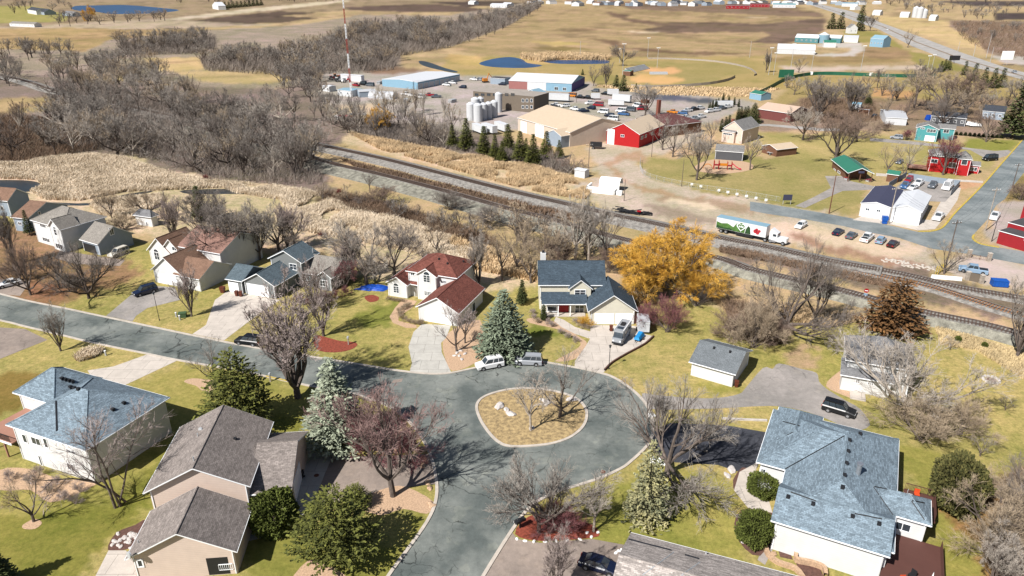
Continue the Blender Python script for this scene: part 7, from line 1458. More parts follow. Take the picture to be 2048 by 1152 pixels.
for x, y, yt, r_, m_, lb in ((1646, 86, 64, 5.2, 'metal_blue', 'blue-grey grain silo with a cone roof between the far barns'), (1829, 35, 12, 4.5, 'side_whitemetal', 'tall white silo beyond the highway, left of three'), (1838, 36, 13, 4.5, 'side_whitemetal', 'tall white silo beyond the highway, middle of three'), (1847, 36, 17, 4.5, 'side_whitemetal', 'tall white silo beyond the highway, right of three')):
    p = P(x, y); hh = hz(p, yt); t = thing('silo', lb, 'silo', p); b = MB(); b.cyl(0, 0, 0, hh - 2.5, r_, r_, 18); b.build('tank', M[m_], t, uv=False); b = MB(); b.cyl(0, 0, hh - 2.5, hh, r_, .4, 18); b.build('cone_top', M['metal_white'], t, uv=False)
# radio mast
t = thing('radio_mast', 'red and white lattice radio mast rising out of the top of the picture', 'mast', P(703, 194)); H_ = 60; sec = 8; hh = H_ / sec
M['mastred'] = mat('mast_red', C(180, 70, 60), .6, .1, 1); leg = [(math.cos(a) * .5, math.sin(a) * .5) for a in (0, 2.094, 4.189)]
for i in range(sec):
    b = MB(); z0 = i * hh
    for k in range(3):
        f0, f1 = 1 - i / sec * .5, 1 - (i + 1) / sec * .5; b.tube((leg[k][0] * f0, leg[k][1] * f0, z0), (leg[k][0] * f1, leg[k][1] * f1, z0 + hh), .09, .09, 5); j = (k + 1) % 3
        for q in range(5): za, zb_ = z0 + hh * q / 5, z0 + hh * (q + 1) / 5; b.tube((leg[k][0] * f0, leg[k][1] * f0, za), (leg[j][0] * f0, leg[j][1] * f0, zb_), .06, .06, 4); b.tube((leg[k][0] * f0, leg[k][1] * f0, zb_), (leg[j][0] * f0, leg[j][1] * f0, zb_), .06, .06, 4)
    b.build('red_section' if i % 2 else 'white_section', M['mastred' if i % 2 else 'trim'], t, uv=False)
# poles
def pole(x, y, xt, yt, label, kind='light', m='galv', r=.12, name=None):
    p = P(x, y); h = hz(p, yt); t = thing(name or {'light': 'floodlight_pole', 'util': 'utility_pole'}.get(kind, 'pole'), label, 'pole', p, .2); b = MB(); b.tube((0, 0, -.2), (0, 0, h), r, r * .6, 8, cap=True); b.build('shaft', M[m], t, uv=False)
    if kind == 'light':
        b = MB(); b.box(-1.3, -.06, h - .2, 1.3, .06, h - .05); b.build('crossarm', M['galv'], t, uv=False)
        for q in range(4): b = MB(); b.box(-1.3 + q * .75, -.3, h - .1, -.95 + q * .75, .25, h + .35); b.build('floodlight', M['trim'], t, uv=False)
    if kind == 'util':
        b = MB(); b.box(-1.2, -.07, h - .75, 1.2, .07, h - .6); b.build('crossarm', M[m], t, uv=False)
        for q in (-1.1, -.5, .5, 1.1): b = MB(); b.cyl(q, 0, h - .6, h - .4, .05, .05, 6); b.build('insulator', M['trim'], t, uv=False)
    return t, h
for a in ((1245, 150, 1250, 88, 'floodlight pole left of the lower softball infield', 'light'), (1239, 126, 1241, 98, 'floodlight pole behind the bleachers', 'light'), (1295, 115, 1297, 76, 'floodlight pole behind the upper outfield', 'light'), (1314, 136, 1318, 96, 'floodlight pole between the two softball infields', 'light'), (1160, 117, 1161, 82, 'plain pole by the reeds of the pond', 'bare'), (1499, 115, 1501, 82, 'plain pole at the edge of the big field', 'bare'), (1537, 150, 1545, 96, 'floodlight pole at the left end of the green fence', 'light'), (1547, 150, 1553, 106, 'floodlight pole beside the scoreboard', 'light'), (1581, 140, 1588, 88, 'floodlight pole before the long white barn', 'light'), (1622, 144, 1630, 106, 'floodlight pole behind the first distance sign', 'light'), (1721, 142, 1730, 92, 'floodlight pole behind the middle of the green fence', 'light'), (1863, 140, 1870, 110, 'floodlight pole near the highway end of the green fence', 'light'), (1855, 136, 1857, 112, 'floodlight bank left of the tall bare tree', 'light'), (1915, 104, 1918, 82, 'lamp pole across the highway', 'bare'), (1972, 116, 1983, 67, 'tallest pole across the highway', 'bare'), (1946, 114, 1952, 89, 'second pole across the highway', 'bare'), (1980, 125, 1985, 94, 'pole before the billboard across the highway', 'bare'), (1703, 52, 1706, 28, 'pole at the far white farmhouse', 'bare')): pole(*a[:5], kind=a[5], r=.16)
for a in ((1658, 427, 1672, 350, 'russet wooden pole on the park corner', 'bare', 'rust', .16), (1777, 448, 1785, 373, 'weathered utility pole in front of the navy-roofed workshop', 'util', 'barkpale', .16), (1970, 462, 1984, 375, 'utility pole at the yellow-kerbed corner', 'util', 'barkpale', .16), (1889, 542, 1904, 440, 'utility pole rising beside the yellow bollards', 'util', 'bark', .16), (2024, 376, 2034, 326, 'utility pole at the right edge of the town road', 'util', 'bark', .16), (1248, 402, 1249, 359, 'short wooden pole beside the white hoppers', 'bare', 'bark', .13), (1363, 373, 1373, 320, 'wooden pole on the park fence line', 'bare', 'bark', .12), (1303, 314, 1306, 268, 'wooden pole at the bend of the dirt road', 'bare', 'bark', .12), (1177, 337, 1179, 286, 'wooden pole behind the white utility hut', 'util', 'bark', .13), (1153, 205, 1155, 178, 'wooden pole in the trailer yard', 'bare', 'bark', .13), (1416, 217, 1418, 190, 'lamp pole left of the arborvitaes', 'bare', 'bark', .12), (1983, 483, 1987, 445, 'short dark post at the restaurant corner', 'bare', 'black', .1)): pole(a[0], a[1], a[2], a[3], a[4], a[5], a[6], a[7])
pole(1860, 336, 1861, 322, 'flag pole on the lawn of the red house', 'bare', 'trim', .05)
for x, y, yt, lb in ((1217.7, 738, 690, 'black street lamp at the edge of the turning circle'), (319, 641, 584, 'black street lamp beside the green transformer box')):
    p = P(x, y); h_ = hz(p, yt); t = thing('street_lamp', lb, 'street lamp', p); b = MB(); b.tube((0, 0, 0), (0, 0, h_ - .5), .06, .045, 8); b.tube((0, 0, 0), (0, 0, .5), .1, .07, 8); b.build('post', M['black'], t, uv=False); b = MB(); b.cyl(0, 0, h_ - .5, h_ - .12, .14, .2, 8); b.build('lantern', M['glass'], t, uv=False); b = MB(); b.cyl(0, 0, h_ - .12, h_ + .05, .27, .05, 8); b.build('cap', M['black'], t, uv=False)
# signs
def sign(name, label, x, y, yt, w, hb, face, post='galv', rz=0.0, txt=None, tcol='trim', posts=(0,)):
    p = P(x, y); h_ = hz(p, yt); t = thing(name, label, 'sign', p, rz); b = MB()
    for q in posts: b.box(q - .06, -.05, 0, q + .06, .05, h_ - .02)
    b.build('post', M[post], t, uv=False); b = MB(); b.box(-w / 2, -.12, h_ - hb, w / 2, -.06, h_); b.build('sign_face', M[face], t, uv=False)
    if txt:
        for k_, (s_, z_, sz) in enumerate(txt):
            c = bpy.data.curves.new('lettering', 'FONT'); c.body = s_; c.size = sz; c.align_x = 'CENTER'; c.align_y = 'CENTER'; c.extrude = .01; o = bpy.data.objects.new('lettering', c); COL.objects.link(o); o.parent = t; o.location = (0, -.14, h_ - hb / 2 + z_); o.rotation_euler = (math.pi / 2, 0, 0); c.materials.append(M[tcol])
    return t
sign('park_sign', 'dark blue park sign on the lawn beside the road', 1573, 409, 389, 2.6, 1.7, 'metal_navy', posts=(-1.1, 1.1))
sign('billboard', 'white roadside billboard across the highway', 2010, 131, 102, 9, 6, 'white', posts=(-1, 1))
sign('roadside_sign', 'dark sign on a blue pillar beside the highway', 1907, 127, 111, 8, 3.4, 'black', 'metal_navy', posts=(-.6, 0, .6))
M['scoregreen'] = mat('scoreboard_green', C(40, 108, 82), .6, .08, .5)
sign('scoreboard', 'green scoreboard behind the outfield fence', 1571, 158, 139, 9.5, 5, 'scoregreen', posts=(-3.5, 3.5))
for x, y, lb in ((1622, 151, 'white distance sign on the green fence, left one'), (1741, 153, 'white distance sign on the green fence, right one')): sign('distance_sign', lb, x, y, y - 8, 2.0, 2.0, 'white')
for i, x in enumerate((1383, 1401, 1437, 1455, 1473, 1492, 1511, 1531)): sign('banner', 'small white notice board on the park fence', x, 374 + i * 3.9 + (4 if i > 1 else 0), 366 + i * 3.9 + (4 if i > 1 else 0), .8, .7, 'white', 'galv').__setitem__('group', 'white boards on the park fence')
p = P(1728, 604); hh = hz(p, 577); t = thing('stop_sign', 'red stop sign on a white post beside the railway', 'sign', p, R(-20)); b = MB(); b.box(-.05, -.04, 0, .05, .04, hh - .3); b.build('post', M['trim'], t, uv=False)
b = MB(); b.tube((0, -.05, hh - .45), (0, -.09, hh - .45), .48, .48, 8, cap=True); b.build('octagon', M['reddoor'], t, uv=False); b = MB(); b.box(-.3, -.1, hh - .52, .3, -.092, hh - .38); b.build('white_band', M['trim'], t, uv=False); part(t, 'blue_plate', 'car_lightblue', (-.35, -.07, hh - 1.5, .35, -.05, hh - 1.05)); part(t, 'relay_box', 'black', (-.1, -.4, 0, 1.1, .4, .9))
# fences
def fence(name, label, line, h, post_m, fill_m, step=3, wire=True, slats=0, n=3):
    pts = PP(smooth(line, n)); t = thing(name, label, 'fence', pts[0]); o = pts[0]; b = MB(); r_ = MB(); acc = 0; cnt_ = 0
    for a, c in zip(pts[:-1], pts[1:]):
        L_ = (c - a).length; a, c = a - o, c - o
        if wire: r_.tube(a + Vector((0, 0, h)), c + Vector((0, 0, h)), .03, .03, 4); r_.tube(a + Vector((0, 0, .15)), c + Vector((0, 0, .15)), .02, .02, 4)
        k_ = int(max(3, L_ / .35)) if wire else 0
        for q in range(k_):
            u, v = a.lerp(c, q / k_), a.lerp(c, (q + 1) / k_); r_.tube(u + Vector((0, 0, .1)), v + Vector((0, 0, h)), .008, .008, 3); r_.tube(v + Vector((0, 0, .1)), u + Vector((0, 0, h)), .008, .008, 3)
        if not wire: d = (c - a).normalized(); s = Vector((d.y, -d.x, 0)) * .04; r_.poly([a - s, c - s, c - s + Vector((0, 0, h)), a - s + Vector((0, 0, h))][::-1]); r_.poly([a + s, c + s, c + s + Vector((0, 0, h)), a + s + Vector((0, 0, h))]); r_.poly([a - s + Vector((0, 0, h)), c - s + Vector((0, 0, h)), c + s + Vector((0, 0, h)), a + s + Vector((0, 0, h))])
        while acc < L_:
            q = a.lerp(c, acc / L_); 
            if cnt_ < 95: b2 = MB(); b2.tube(q, q + Vector((0, 0, h + .08)), .05, .05, 5); b2.build('fence_post', M[post_m], t, uv=False)
            cnt_ += 1; acc += step
        acc -= L_
    r_.build('mesh_panel' if wire else 'panel', M[fill_m], t, uv=False); return t
fence('chain_link_fence', 'chain link fence curving round the park lawn', [(1281, 322), (1280, 338), (1290, 352), (1320, 362), (1370, 373), (1424, 382), (1480, 390), (1560, 404)], 1.5, 'galv', 'galv')
fence('outfield_fence', 'long dark green outfield fence', [(1500, 196), (1536, 180), (1561, 166), (1586, 157), (1621, 151), (1666, 150), (1741, 153), (1811, 155), (1870, 153)], 2.1, 'scoregreen', 'scoregreen', 12, False)
fence('outfield_fence', 'pale curved fence of the lower softball field', [(1262, 174), (1300, 176), (1360, 174), (1420, 169), (1455, 162), (1470, 155)], 1.6, 'galv', 'barkpale', 10, False)
fence('outfield_fence', 'pale curved fence of the upper softball field', [(1296, 118), (1350, 119), (1430, 124), (1490, 135), (1512, 148), (1508, 152)], 1.2, 'galv', 'barkpale', 10, False)
fence('lot_fence', 'grey board fence around the lot behind the workshop', [(1776, 376), (1812, 354)], 1.8, 'galv', 'side_greyblue', 4, False, n=1); fence('lot_fence', 'grey board fence on the right of the lot behind the workshop', [(1900, 392), (1918, 372), (1860, 364), (1815, 357)], 1.8, 'galv', 'side_greyblue', 4, False, n=1)
t = thing('bleachers', 'silver bleachers beside the ball fields', 'bleachers', P(1262, 146), R(55)); b = MB()
for q in range(5): b.box(0, q * 1.0, 0, 30, q * 1.0 + .9, .5 + q * .55)
b.build('benches', M['galv'], t, uv=False)
t = thing('bleachers', 'low silver bleachers between the softball infields', 'bleachers', P(1300, 149), 0); b = MB()
for q in range(3): b.box(0, q * 1.0, 0, 12, q * 1.0 + .9, .5 + q * .5)
b.build('benches', M['galv'], t, uv=False)
# playground
o = P(1432, 338); t = thing('play_structure', 'red and orange climbing frame with a pink slide', 'play equipment', o, R(-10)); part(t, 'tower', 'reddoor', (-.9, -.9, 0, -.7, -.7, 3), (.7, -.9, 0, .9, -.7, 3), (-.9, .7, 0, -.7, .9, 3), (.7, .7, 0, .9, .9, 3), (-.9, -.9, 1.4, .9, .9, 1.55)); part(t, 'bridge', 'car_orange', (.9, -.5, 1.3, 3.6, .5, 1.45), (.9, -.55, 1.45, 3.6, -.5, 2.2)); part(t, 'second_tower', 'reddoor', (3.6, -.8, 0, 3.75, -.65, 2.8), (5, -.8, 0, 5.15, -.65, 2.8), (3.6, .7, 0, 3.75, .85, 2.8), (5, .7, 0, 5.15, .85, 2.8), (3.6, -.8, 1.3, 5.15, .85, 1.45))
M['slidepink'] = mat('pink_red_slide', C(224, 70, 96), .4, .05, 1); b = MB(); pr_ = [(5.1, 1.9), (5.6, 1.75), (6.6, .9), (7.6, .35), (8.3, .3)]
for (xa_, za), (xb_, zb_) in zip(pr_[:-1], pr_[1:]): b.poly([(xa_, -.6, za), (xb_, -.6, zb_), (xb_, .1, zb_), (xa_, .1, za)]); b.poly([(xa_, -.6, za), (xa_, -.6, za + .3), (xb_, -.6, zb_ + .3), (xb_, -.6, zb_)]); b.poly([(xa_, .1, za), (xa_, .1, za + .3), (xb_, .1, zb_ + .3), (xb_, .1, zb_)])
b.build('slide', M['slidepink'], t, uv=False); b = MB()
for k_ in range(8): a0, a1 = math.pi * k_ / 8, math.pi * (k_ + 1) / 8; b.tube((-1.2 - 1.6 + 1.6 * math.cos(a0), 0, 1.5 * math.sin(a0)), (-1.2 - 1.6 + 1.6 * math.cos(a1), 0, 1.5 * math.sin(a1)), .07, .07, 5); b.tube((-1.2 - 1.6 + 1.6 * math.cos(a0), 1, 1.5 * math.sin(a0)), (-1.2 - 1.6 + 1.6 * math.cos(a1), 1, 1.5 * math.sin(a1)), .07, .07, 5); b.tube((-1.2 - 1.6 + 1.6 * math.cos(a0), 0, 1.5 * math.sin(a0)), (-1.2 - 1.6 + 1.6 * math.cos(a0), 1, 1.5 * math.sin(a0)), .05, .05, 4)
b.build('climbing_arch', M['car_orange'], t, uv=False)
# white hoppers and ballast bins
t = thing('hopper_bay', 'white concrete bin with a curved white cover near the railway', 'storage bay', P(1172, 384), R(-22)); part(t, 'bin_wall', 'white', (0, 0, 0, 9, .5, 1.8), (0, 0, 0, .5, 5, 1.8), (8.5, 0, 0, 9, 3, 1.4), (9.4, .3, 0, 11, 1.6, 1.2))
b = MB()
for k_ in range(8):
    a0, a1 = math.pi * k_ / 8, math.pi * (k_ + 1) / 8; q = [(x_, 6 - 2.4 * math.cos(a), 1.5 + 2.3 * math.sin(a)) for a in (a0, a1) for x_ in (3, 9.4)]; b.poly((q[0], q[1], q[3], q[2]))
b.box(3, 3.6, 0, 9.4, 3.7, 1.5); b.poly([(3, 6 - 2.4 * math.cos(math.pi * k_ / 8), 1.5 + 2.3 * math.sin(math.pi * k_ / 8)) for k_ in range(9)] + [(3, 8.4, 0), (3, 3.6, 0)]); b.build('curved_cover', M['white'], t, uv=False); b = MB(); b.box(3.1, 3.8, .01, 9.0, 8.3, .03); b.build('bay_floor', M['black'], t, uv=False)
t = thing('rail_scrap', 'pile of dark rail ties and scrap beside the track', 'pile', P(1232, 426), R(-18)); b = MB(); rr_ = random.Random(8)
for k_ in range(46):
    x_, y_ = rr_.uniform(0, 9), rr_.uniform(0, 2.5); a = rr_.gauss(0, .25); T_ = Matrix.Translation((x_, y_, rr_.uniform(.1, 1.2) * (1 - x_ / 14))) @ Matrix.Rotation(a, 4, 'Z') @ Matrix.Rotation(rr_.gauss(0, .12), 4, 'Y'); b.box(-1.3, -.12, -.1, 1.3, .12, .1, T=T_)
b.build('ties', M['black'], t, uv=False); part(t, 'red_tool', 'reddoor', (5.8, -.3, 1.0, 6.9, .4, 1.3))
# bins, boxes, small street things
def bin_(x, y, label, m, w=.6, h_=1.1, name='wheeled_bin', cat='bin'):
    t = thing(name, label, cat, P(x, y), TR.uniform(-.3, .3)); b = MB(); i = w / 2; j = i * .8
    b.prism([(-j, -j), (j, -j), (j, j), (-j, j)], .08, h_ * .5); b.prism([(-i, -i), (i, -i), (i, i), (-i, i)], h_ * .5, h_); b.build('tub', M[m], t, uv=False); b = MB(); b.prism([(-i - .04, -i - .06), (i + .04, -i - .06), (i + .04, i + .04), (-i - .04, i + .04)], h_ + .003, h_ + .09); b.build('lid', M[m], t, uv=False)
    for s in (-1, 1): b = MB(); b.tube((s * i - .05, i, .12), (s * i + .05, i, .12), .12, .12, 8, cap=True); b.build('wheel', M['black'], t, uv=False)
M['binbrown'] = mat('brown_bin_plastic', C(112, 60, 44), .5, .08, 2); M['binblue'] = mat('blue_bin_plastic', C(30, 96, 190), .5, .08, 2); M['bingreen'] = mat('green_box_paint', C(78, 104, 70), .6, .08, 2)
bin_(1222, 662, 'brown wheeled bin behind the camper van', 'binbrown'); bin_(1472, 774, 'brown wheeled bin at the corner of the detached garage', 'binbrown'); bin_(474, 592, 'brown bin before the grey garage, left', 'binbrown'); bin_(482, 593, 'brown bin before the grey garage, right', 'binbrown'); bin_(446, 585, 'brown cart left of the grey garage', 'binbrown', .9, 1.2); bin_(603, 956, 'black wheeled bin in the shade of the beige garage', 'black'); bin_(1768, 447, 'blue recycling bin by the navy-roofed workshop', 'binblue', 1.4, 1.9)
t = thing('dumpster', 'blue dumpster at the right edge below the stone gate', 'dumpster', P(1997, 572), R(-12)); part(t, 'container', 'binblue', (-1.5, -.9, .15, 1.5, .9, 1.4)); part(t, 'lid', 'binblue', (-1.55, -.95, 1.403, 1.55, .95, 1.48)); part(t, 'ribs', 'binblue', *[(-1.2 + q * .6, -.96, .2, -1.1 + q * .6, -.9, 1.35) for q in range(5)])
t = thing('mailbox_stand', 'black mailboxes on a white stand at the kerb', 'mailbox', P(1040, 1056), R(35)); part(t, 'stand', 'black', (-.08, -.08, 0, .08, .08, 1.0), (-.7, -.06, .9, .7, .06, 1.0))
for q in range(3): part(t, 'mailbox', 'black', (-.68 + q * .48, -.3, 1.0, -.28 + q * .48, .25, 1.35))
part(t, 'white_flag_board', 'trim', (-.75, .28, .95, .75, .31, 1.2))
for x, y, lb in ((697, 689, 'grey carved post in the tip of the red mulch bed'), (541, 763, 'white mailbox post at the yellow kerb')):
    t = thing('mailbox', lb, 'mailbox', P(x, y)); part(t, 'post', 'barkpale', (-.1, -.1, 0, .1, .1, 1.3)); part(t, 'box', 'galv', (-.15, -.3, 1.3, .15, .25, 1.6))
t = thing('transformer_box', 'green transformer box beside the street lamp', 'utility box', P(366, 634), .2); part(t, 'cabinet', 'bingreen', (-.7, -.5, 0, .7, .5, .9)); part(t, 'lid', 'bingreen', (-.75, -.55, .903, .75, .55, .97))
for x, y, lb in ((353, 634, 'white cable pedestal left of the green transformer'), (360, 640, 'white cable pedestal in front of the green transformer'), (212, 711, 'grey cable pedestal by the dry ornamental grass')): t = thing('cable_pedestal', lb, 'utility box', P(x, y)); part(t, 'post', 'galv', (-.12, -.12, 0, .12, .12, .9)); part(t, 'cap', 'trim', (-.14, -.14, .903, .14, .14, 1.0))
t = thing('tarpaulin', 'bright blue tarpaulin over a heap by the reeds', 'tarpaulin', P(742, 576), R(-8)); M['tarp'] = mat('blue_tarp', C(28, 84, 190), .5, .2, 1.2); b = MB(); n_ = 12
gx_ = [[((i / n_ * 6.4 - 3.2) * (1 + .25 * mnoise.noise(Vector((j * .4, i * .1, 3)))) + j * .12, (j / n_ * 3.0 - 1.5) * (1 + .4 * mnoise.noise(Vector((i * .45, 0, 7)))), max(.02, .75 * (1 - (i / n_ * 2 - 1) ** 2) * (1 - (j / n_ * 2 - 1) ** 2) + .22 * mnoise.noise(Vector((i * .7, j * .7, 0))))) for i in range(n_ + 1)] for j in range(n_ + 1)]
for j in range(n_):
    for i in range(n_): b.poly([gx_[j][i], gx_[j][i + 1], gx_[j + 1][i + 1], gx_[j + 1][i]])
b.build('sheet', M['tarp'], t, uv=False)
t = thing('fire_ring', 'pale stone fire ring on the open lawn at the right', 'fire ring', P(1982, 760))
for q in range(14): a = q * .449; b = MB(); b.cyl(math.cos(a) * 1.2, math.sin(a) * 1.2, 0, .25, .27, .2, 6); b.build('stone', M['rock'], t, uv=False)
b = MB(); b.cyl(0, 0, 0, .06, .8, .8, 14); b.build('ash_bed', M['rust'], t, uv=False)
# stone gate, bollards, barrier
for x, y, lb in ((1937, 515, 'left stone gate post at the lot entrance'), (1977, 522, 'right stone gate post at the lot entrance'), (1934, 560, 'left brick pier of the slatted gate'), (1962, 567, 'right brick pier of the slatted gate')):
    t = thing('gate_post', lb, 'post', P(x, y)); part(t, 'pier', 'barkpale', (-.35, -.35, 0, .35, .35, 1.9)); part(t, 'cap', 'kerb', (-.42, -.42, 1.903, .42, .42, 2.02))
fence('gate', 'dark slatted gate between the two brick piers', [(1937, 561), (1960, 566)], 1.9, 'black', 'side_greybrown', 3, False, n=1); fence('low_railing', 'low iron railing between the stone gate posts', [(1939, 516), (1975, 522)], 1.0, 'rust', 'rust', 2, True, n=1)
for q, (x, y) in enumerate(((1871, 548), (1875, 549), (1880, 545), (1884, 543))): t = thing('bollard', 'yellow bollard at the foot of the utility pole', 'bollard', P(x, y), group='yellow bollards by the tracks'); b = MB(); b.cyl(0, 0, 0, 1.9, .1, .1, 10); b.build('tube', M['yellow'], t, uv=False)
t = thing('barrier', 'long white concrete barrier above the siding track', 'barrier', P(1862, 556), R(-14)); b = MB(); b.prism([(0, -.3), (6, -.3), (6, .3), (0, .3)], 0, .3); b.prism([(0, -.12), (6, -.12), (6, .12), (0, .12)], .3, .8); b.build('block', M['white'], t, uv=False)
# planter edge by the concrete drive
t = thing('retaining_edge', 'low red timber edge along the concrete drive', 'edging', P(1209, 742)); o = P(1209, 742); b = MB(); b.strip([(p - o) for p in PP(smooth([(1209, 742), (1224, 727), (1254, 709), (1289, 690), (1307, 674)], 3))], .22, 0, .4); b.build('timber', M['mulchbrown'], t)
# rocks, each a faceted boulder
def rock(x, y, s, label, m='rock', group=None):
    bm_ = bmesh.new(); bmesh.ops.create_icosphere(bm_, subdivisions=2, radius=1); sd_ = TR.uniform(0, 99)
    for v in bm_.verts: v.co = Vector((v.co.x * 1.25, v.co.y * .8, v.co.z * .5)) * s * (1 + .35 * mnoise.noise(v.co * 1.3 + Vector((sd_, 0, 0))))
    me = bpy.data.meshes.new('rock'); bm_.to_mesh(me); bm_.free(); me.materials.append(M[m]); o = bpy.data.objects.new('rock', me); COL.objects.link(o); o.location = P(x, y) + Vector((0, 0, s * .15)); o.rotation_euler = (0, 0, TR.uniform(0, 3)); tag(o, label, 'rock', group)
rock(999, 813, .8, 'large pale rock at the upper left of the island'); rock(1013, 820, .55, 'pale rock second from the left on the island'); rock(1022, 829, .7, 'pale rock in the middle left of the island'); rock(1064, 857, .5, 'small rock near the bottom of the island'); rock(1094, 806, .7, 'flat rock under the dark-limbed island tree'); rock(1086, 801, .5, 'small rock left of the flat island rock'); rock(1143, 800, .7, 'rock at the upper right edge of the island')
rock(1313, 922, .9, 'white stone slab beside the kerb near the big bare tree', 'white'); rock(1326, 926, .7, 'smaller white stone beside the kerb', 'white'); rock(1303, 832, .6, 'white stone at the mouth of the grey driveway', 'white'); rock(1463, 940, .7, 'pale rock by the end of the dark driveway'); rock(1455, 952, .5, 'small pale rock by the end of the dark driveway'); rock(1488, 1083, .4, 'pale round stone in the brown mulch')
for x, y in ((1034, 1078), (1050, 1082), (1068, 1083), (1090, 1084), (1112, 1082), (1134, 1081), (1160, 1079), (1183, 1074), (1196, 1065), (1174, 1066), (1238, 1102), (1232, 1106), (1243, 1100)): rock(x, y, .22, 'small white edging stone along the red mulch bed', 'white', 'white stones along the red mulch bed')
for i in range(26): x, y = TR.uniform(222, 264), TR.uniform(1066, 1096); rock(x + (1096 - y) * .4, y, .28, 'pale field stone in the brown bed beside the beige house', 'rock', 'field stones beside the beige house')
for i in range(12): x, y = TR.uniform(832, 866), TR.uniform(880, 1016); rock(842 + (y - 880) * .16 + TR.uniform(-6, 6), y, .42, 'pink-grey boulder along the inner kerb of the bend', 'stones', 'boulders along the inner kerb of the bend')
for x, y in ((914, 706), (919, 712), (924, 719), (930, 708), (921, 702), (909, 712)): rock(x, y, .35, 'bluish stone in the pebbles by the pale drive', 'rock', 'stones in the pebbles by the pale drive')
for i in range(70): x = TR.uniform(1762, 1878); rock(x, 520 + (x - 1762) * .17 + TR.uniform(-5, 5), .32, 'pale rubble stone between the lot and the siding', 'kerb', 'rubble stones above the siding track')
# hedge grass along the front path, and bushes in beds
def tuft(x, y, s, label, m, group=None, name='shrub'):
    t, k_, _ = PRO['brush1']; root = thing(name, label, 'shrub', P(x, y), TR.uniform(0, 6), group, s / 10)
    for me, nm in ((t, 'stems'), (k_, 'twigs')): o = bpy.data.objects.new(nm, me); COL.objects.link(o); o.parent = root; setm(o, m)
for x, y in ((800, 632), (799, 626), (806, 620), (812, 616), (818, 614), (803, 638), (811, 643), (820, 647), (829, 649), (838, 650), (843, 648)): tuft(x, y, 1.4, 'dry brown hedge plant along the curved front path', 'twigstraw', 'dry hedge plants along the front path')
for x, y in ((776, 600), (782, 601), (788, 602), (794, 603), (800, 604), (806, 604)): tuft(x, y, 1.1, 'low dry plant below the arched window wall', 'twigstraw', 'dry plants below the arched window')
for x, y, s in ((1155, 654), (1162, 658), (1170, 660), (1178, 656), (1068, 640), (1074, 646), (1082, 650), (1094, 646), (1102, 652), (1120, 664), (1132, 678), (1150, 690)) if 0 else [(a, b_, 1.5) for a, b_ in ((1152, 646), (1160, 652), (1167, 656), (1175, 658), (1068, 638), (1075, 646), (1066, 628), (1096, 648), (1104, 654), (1122, 668), (1136, 676), (1150, 684))]: tuft(x, y, s, 'dry garden shrub in the beds before the dark-roofed house', 'twigstraw' if x % 2 else 'twigpink', 'garden shrubs before the dark-roofed house')
tuft(1170, 655, 3.0, 'tall golden ornamental grass by the garage of the dark-roofed house', 'willow'); 
for x, y in ((20, 960), (60, 968), (100, 985), (130, 1000), (160, 985), (150, 1008), (115, 970), (80, 950)): tuft(x, y, 1.8, 'dry bush in the pebble bed below the pale blue roofed house', 'twigpink', 'dry bushes below the pale blue roofed house')
for x, y in ((620, 610), (640, 606), (655, 602), (600, 606), (670, 598), (690, 592)): tuft(x, y, 2.6, 'maroon garden shrub in front of the grey sided house', 'twigmaroon', 'garden shrubs before the grey sided house')
for x, y in ((1560, 1092), (1580, 1104), (1602, 1112), (1622, 1122), (1545, 1110)): rock(x, y, .5, 'boulder of the garden wall below the white side wall', 'stones', 'boulders of the garden wall')
# deck furniture
F_ = RH.F
def deckthing(name, label, cat, lx, ly, z, rz=0):
    w = F_['o'] + Vector((lx * F_['c'] - ly * F_['s'], lx * F_['s'] + ly * F_['c'], z)); return thing(name, label, cat, w, F_['a'] + rz)
def chair(lx, ly, z, m, label, rz):
    t = deckthing('deck_chair', label, 'chair', lx, ly, z, rz); part(t, 'seat', m, (-.3, -.3, .4, .3, .3, .46)); part(t, 'backrest', m, (-.3, .26, .46, .3, .32, 1.0))
    for a in ((-.27, -.27), (.23, -.27), (-.27, .23), (.23, .23)): part(t, 'leg', 'black', (a[0], a[1], 0, a[0] + .04, a[1] + .04, .4))
M['orangecushion'] = mat('orange_cushion', C(232, 88, 40), .8, .05, 2); dx = RA['wx1']
chair(dx + 2.2, RA['wy0'] - .8, 1.65, 'orangecushion', 'orange-cushioned chair on the lower brown deck', .5); chair(dx + 3.0, RA['wy0'] + .6, 1.65, 'black', 'dark chair on the lower brown deck', -.6)
chair(RE['wx1'] - .6, RE['wy1'] + 4.2, 1.65, 'orangecushion', 'orange-cushioned chair on the upper brown deck', .1); chair(RE['wx1'] - 1.4, RE['wy1'] + 3.6, 1.65, 'galv', 'grey chair on the upper brown deck', 1.4)
t = deckthing('patio_table', 'round glass table on the upper brown deck', 'table', RE['wx1'] - .3, RE['wy1'] + 2.6, 1.65); b = MB(); b.cyl(0, 0, .7, .74, .7, .7, 16); b.build('table_top', M['chrome'], t, uv=False); b = MB(); b.cyl(0, 0, 0, .7, .06, .06, 8); b.build('leg', M['black'], t, uv=False)
t = deckthing('patio_umbrella', 'folded white umbrella on the lower brown deck', 'umbrella', dx + 4.6, RA['wy0'] - .6, 1.65); b = MB(); b.cyl(0, 0, 0, 2.6, .04, .04, 6); b.build('pole', M['galv'], t, uv=False); b = MB(); b.cyl(0, 0, 1.2, 2.5, .16, .04, 8); b.build('canopy', M['white'], t, uv=False)
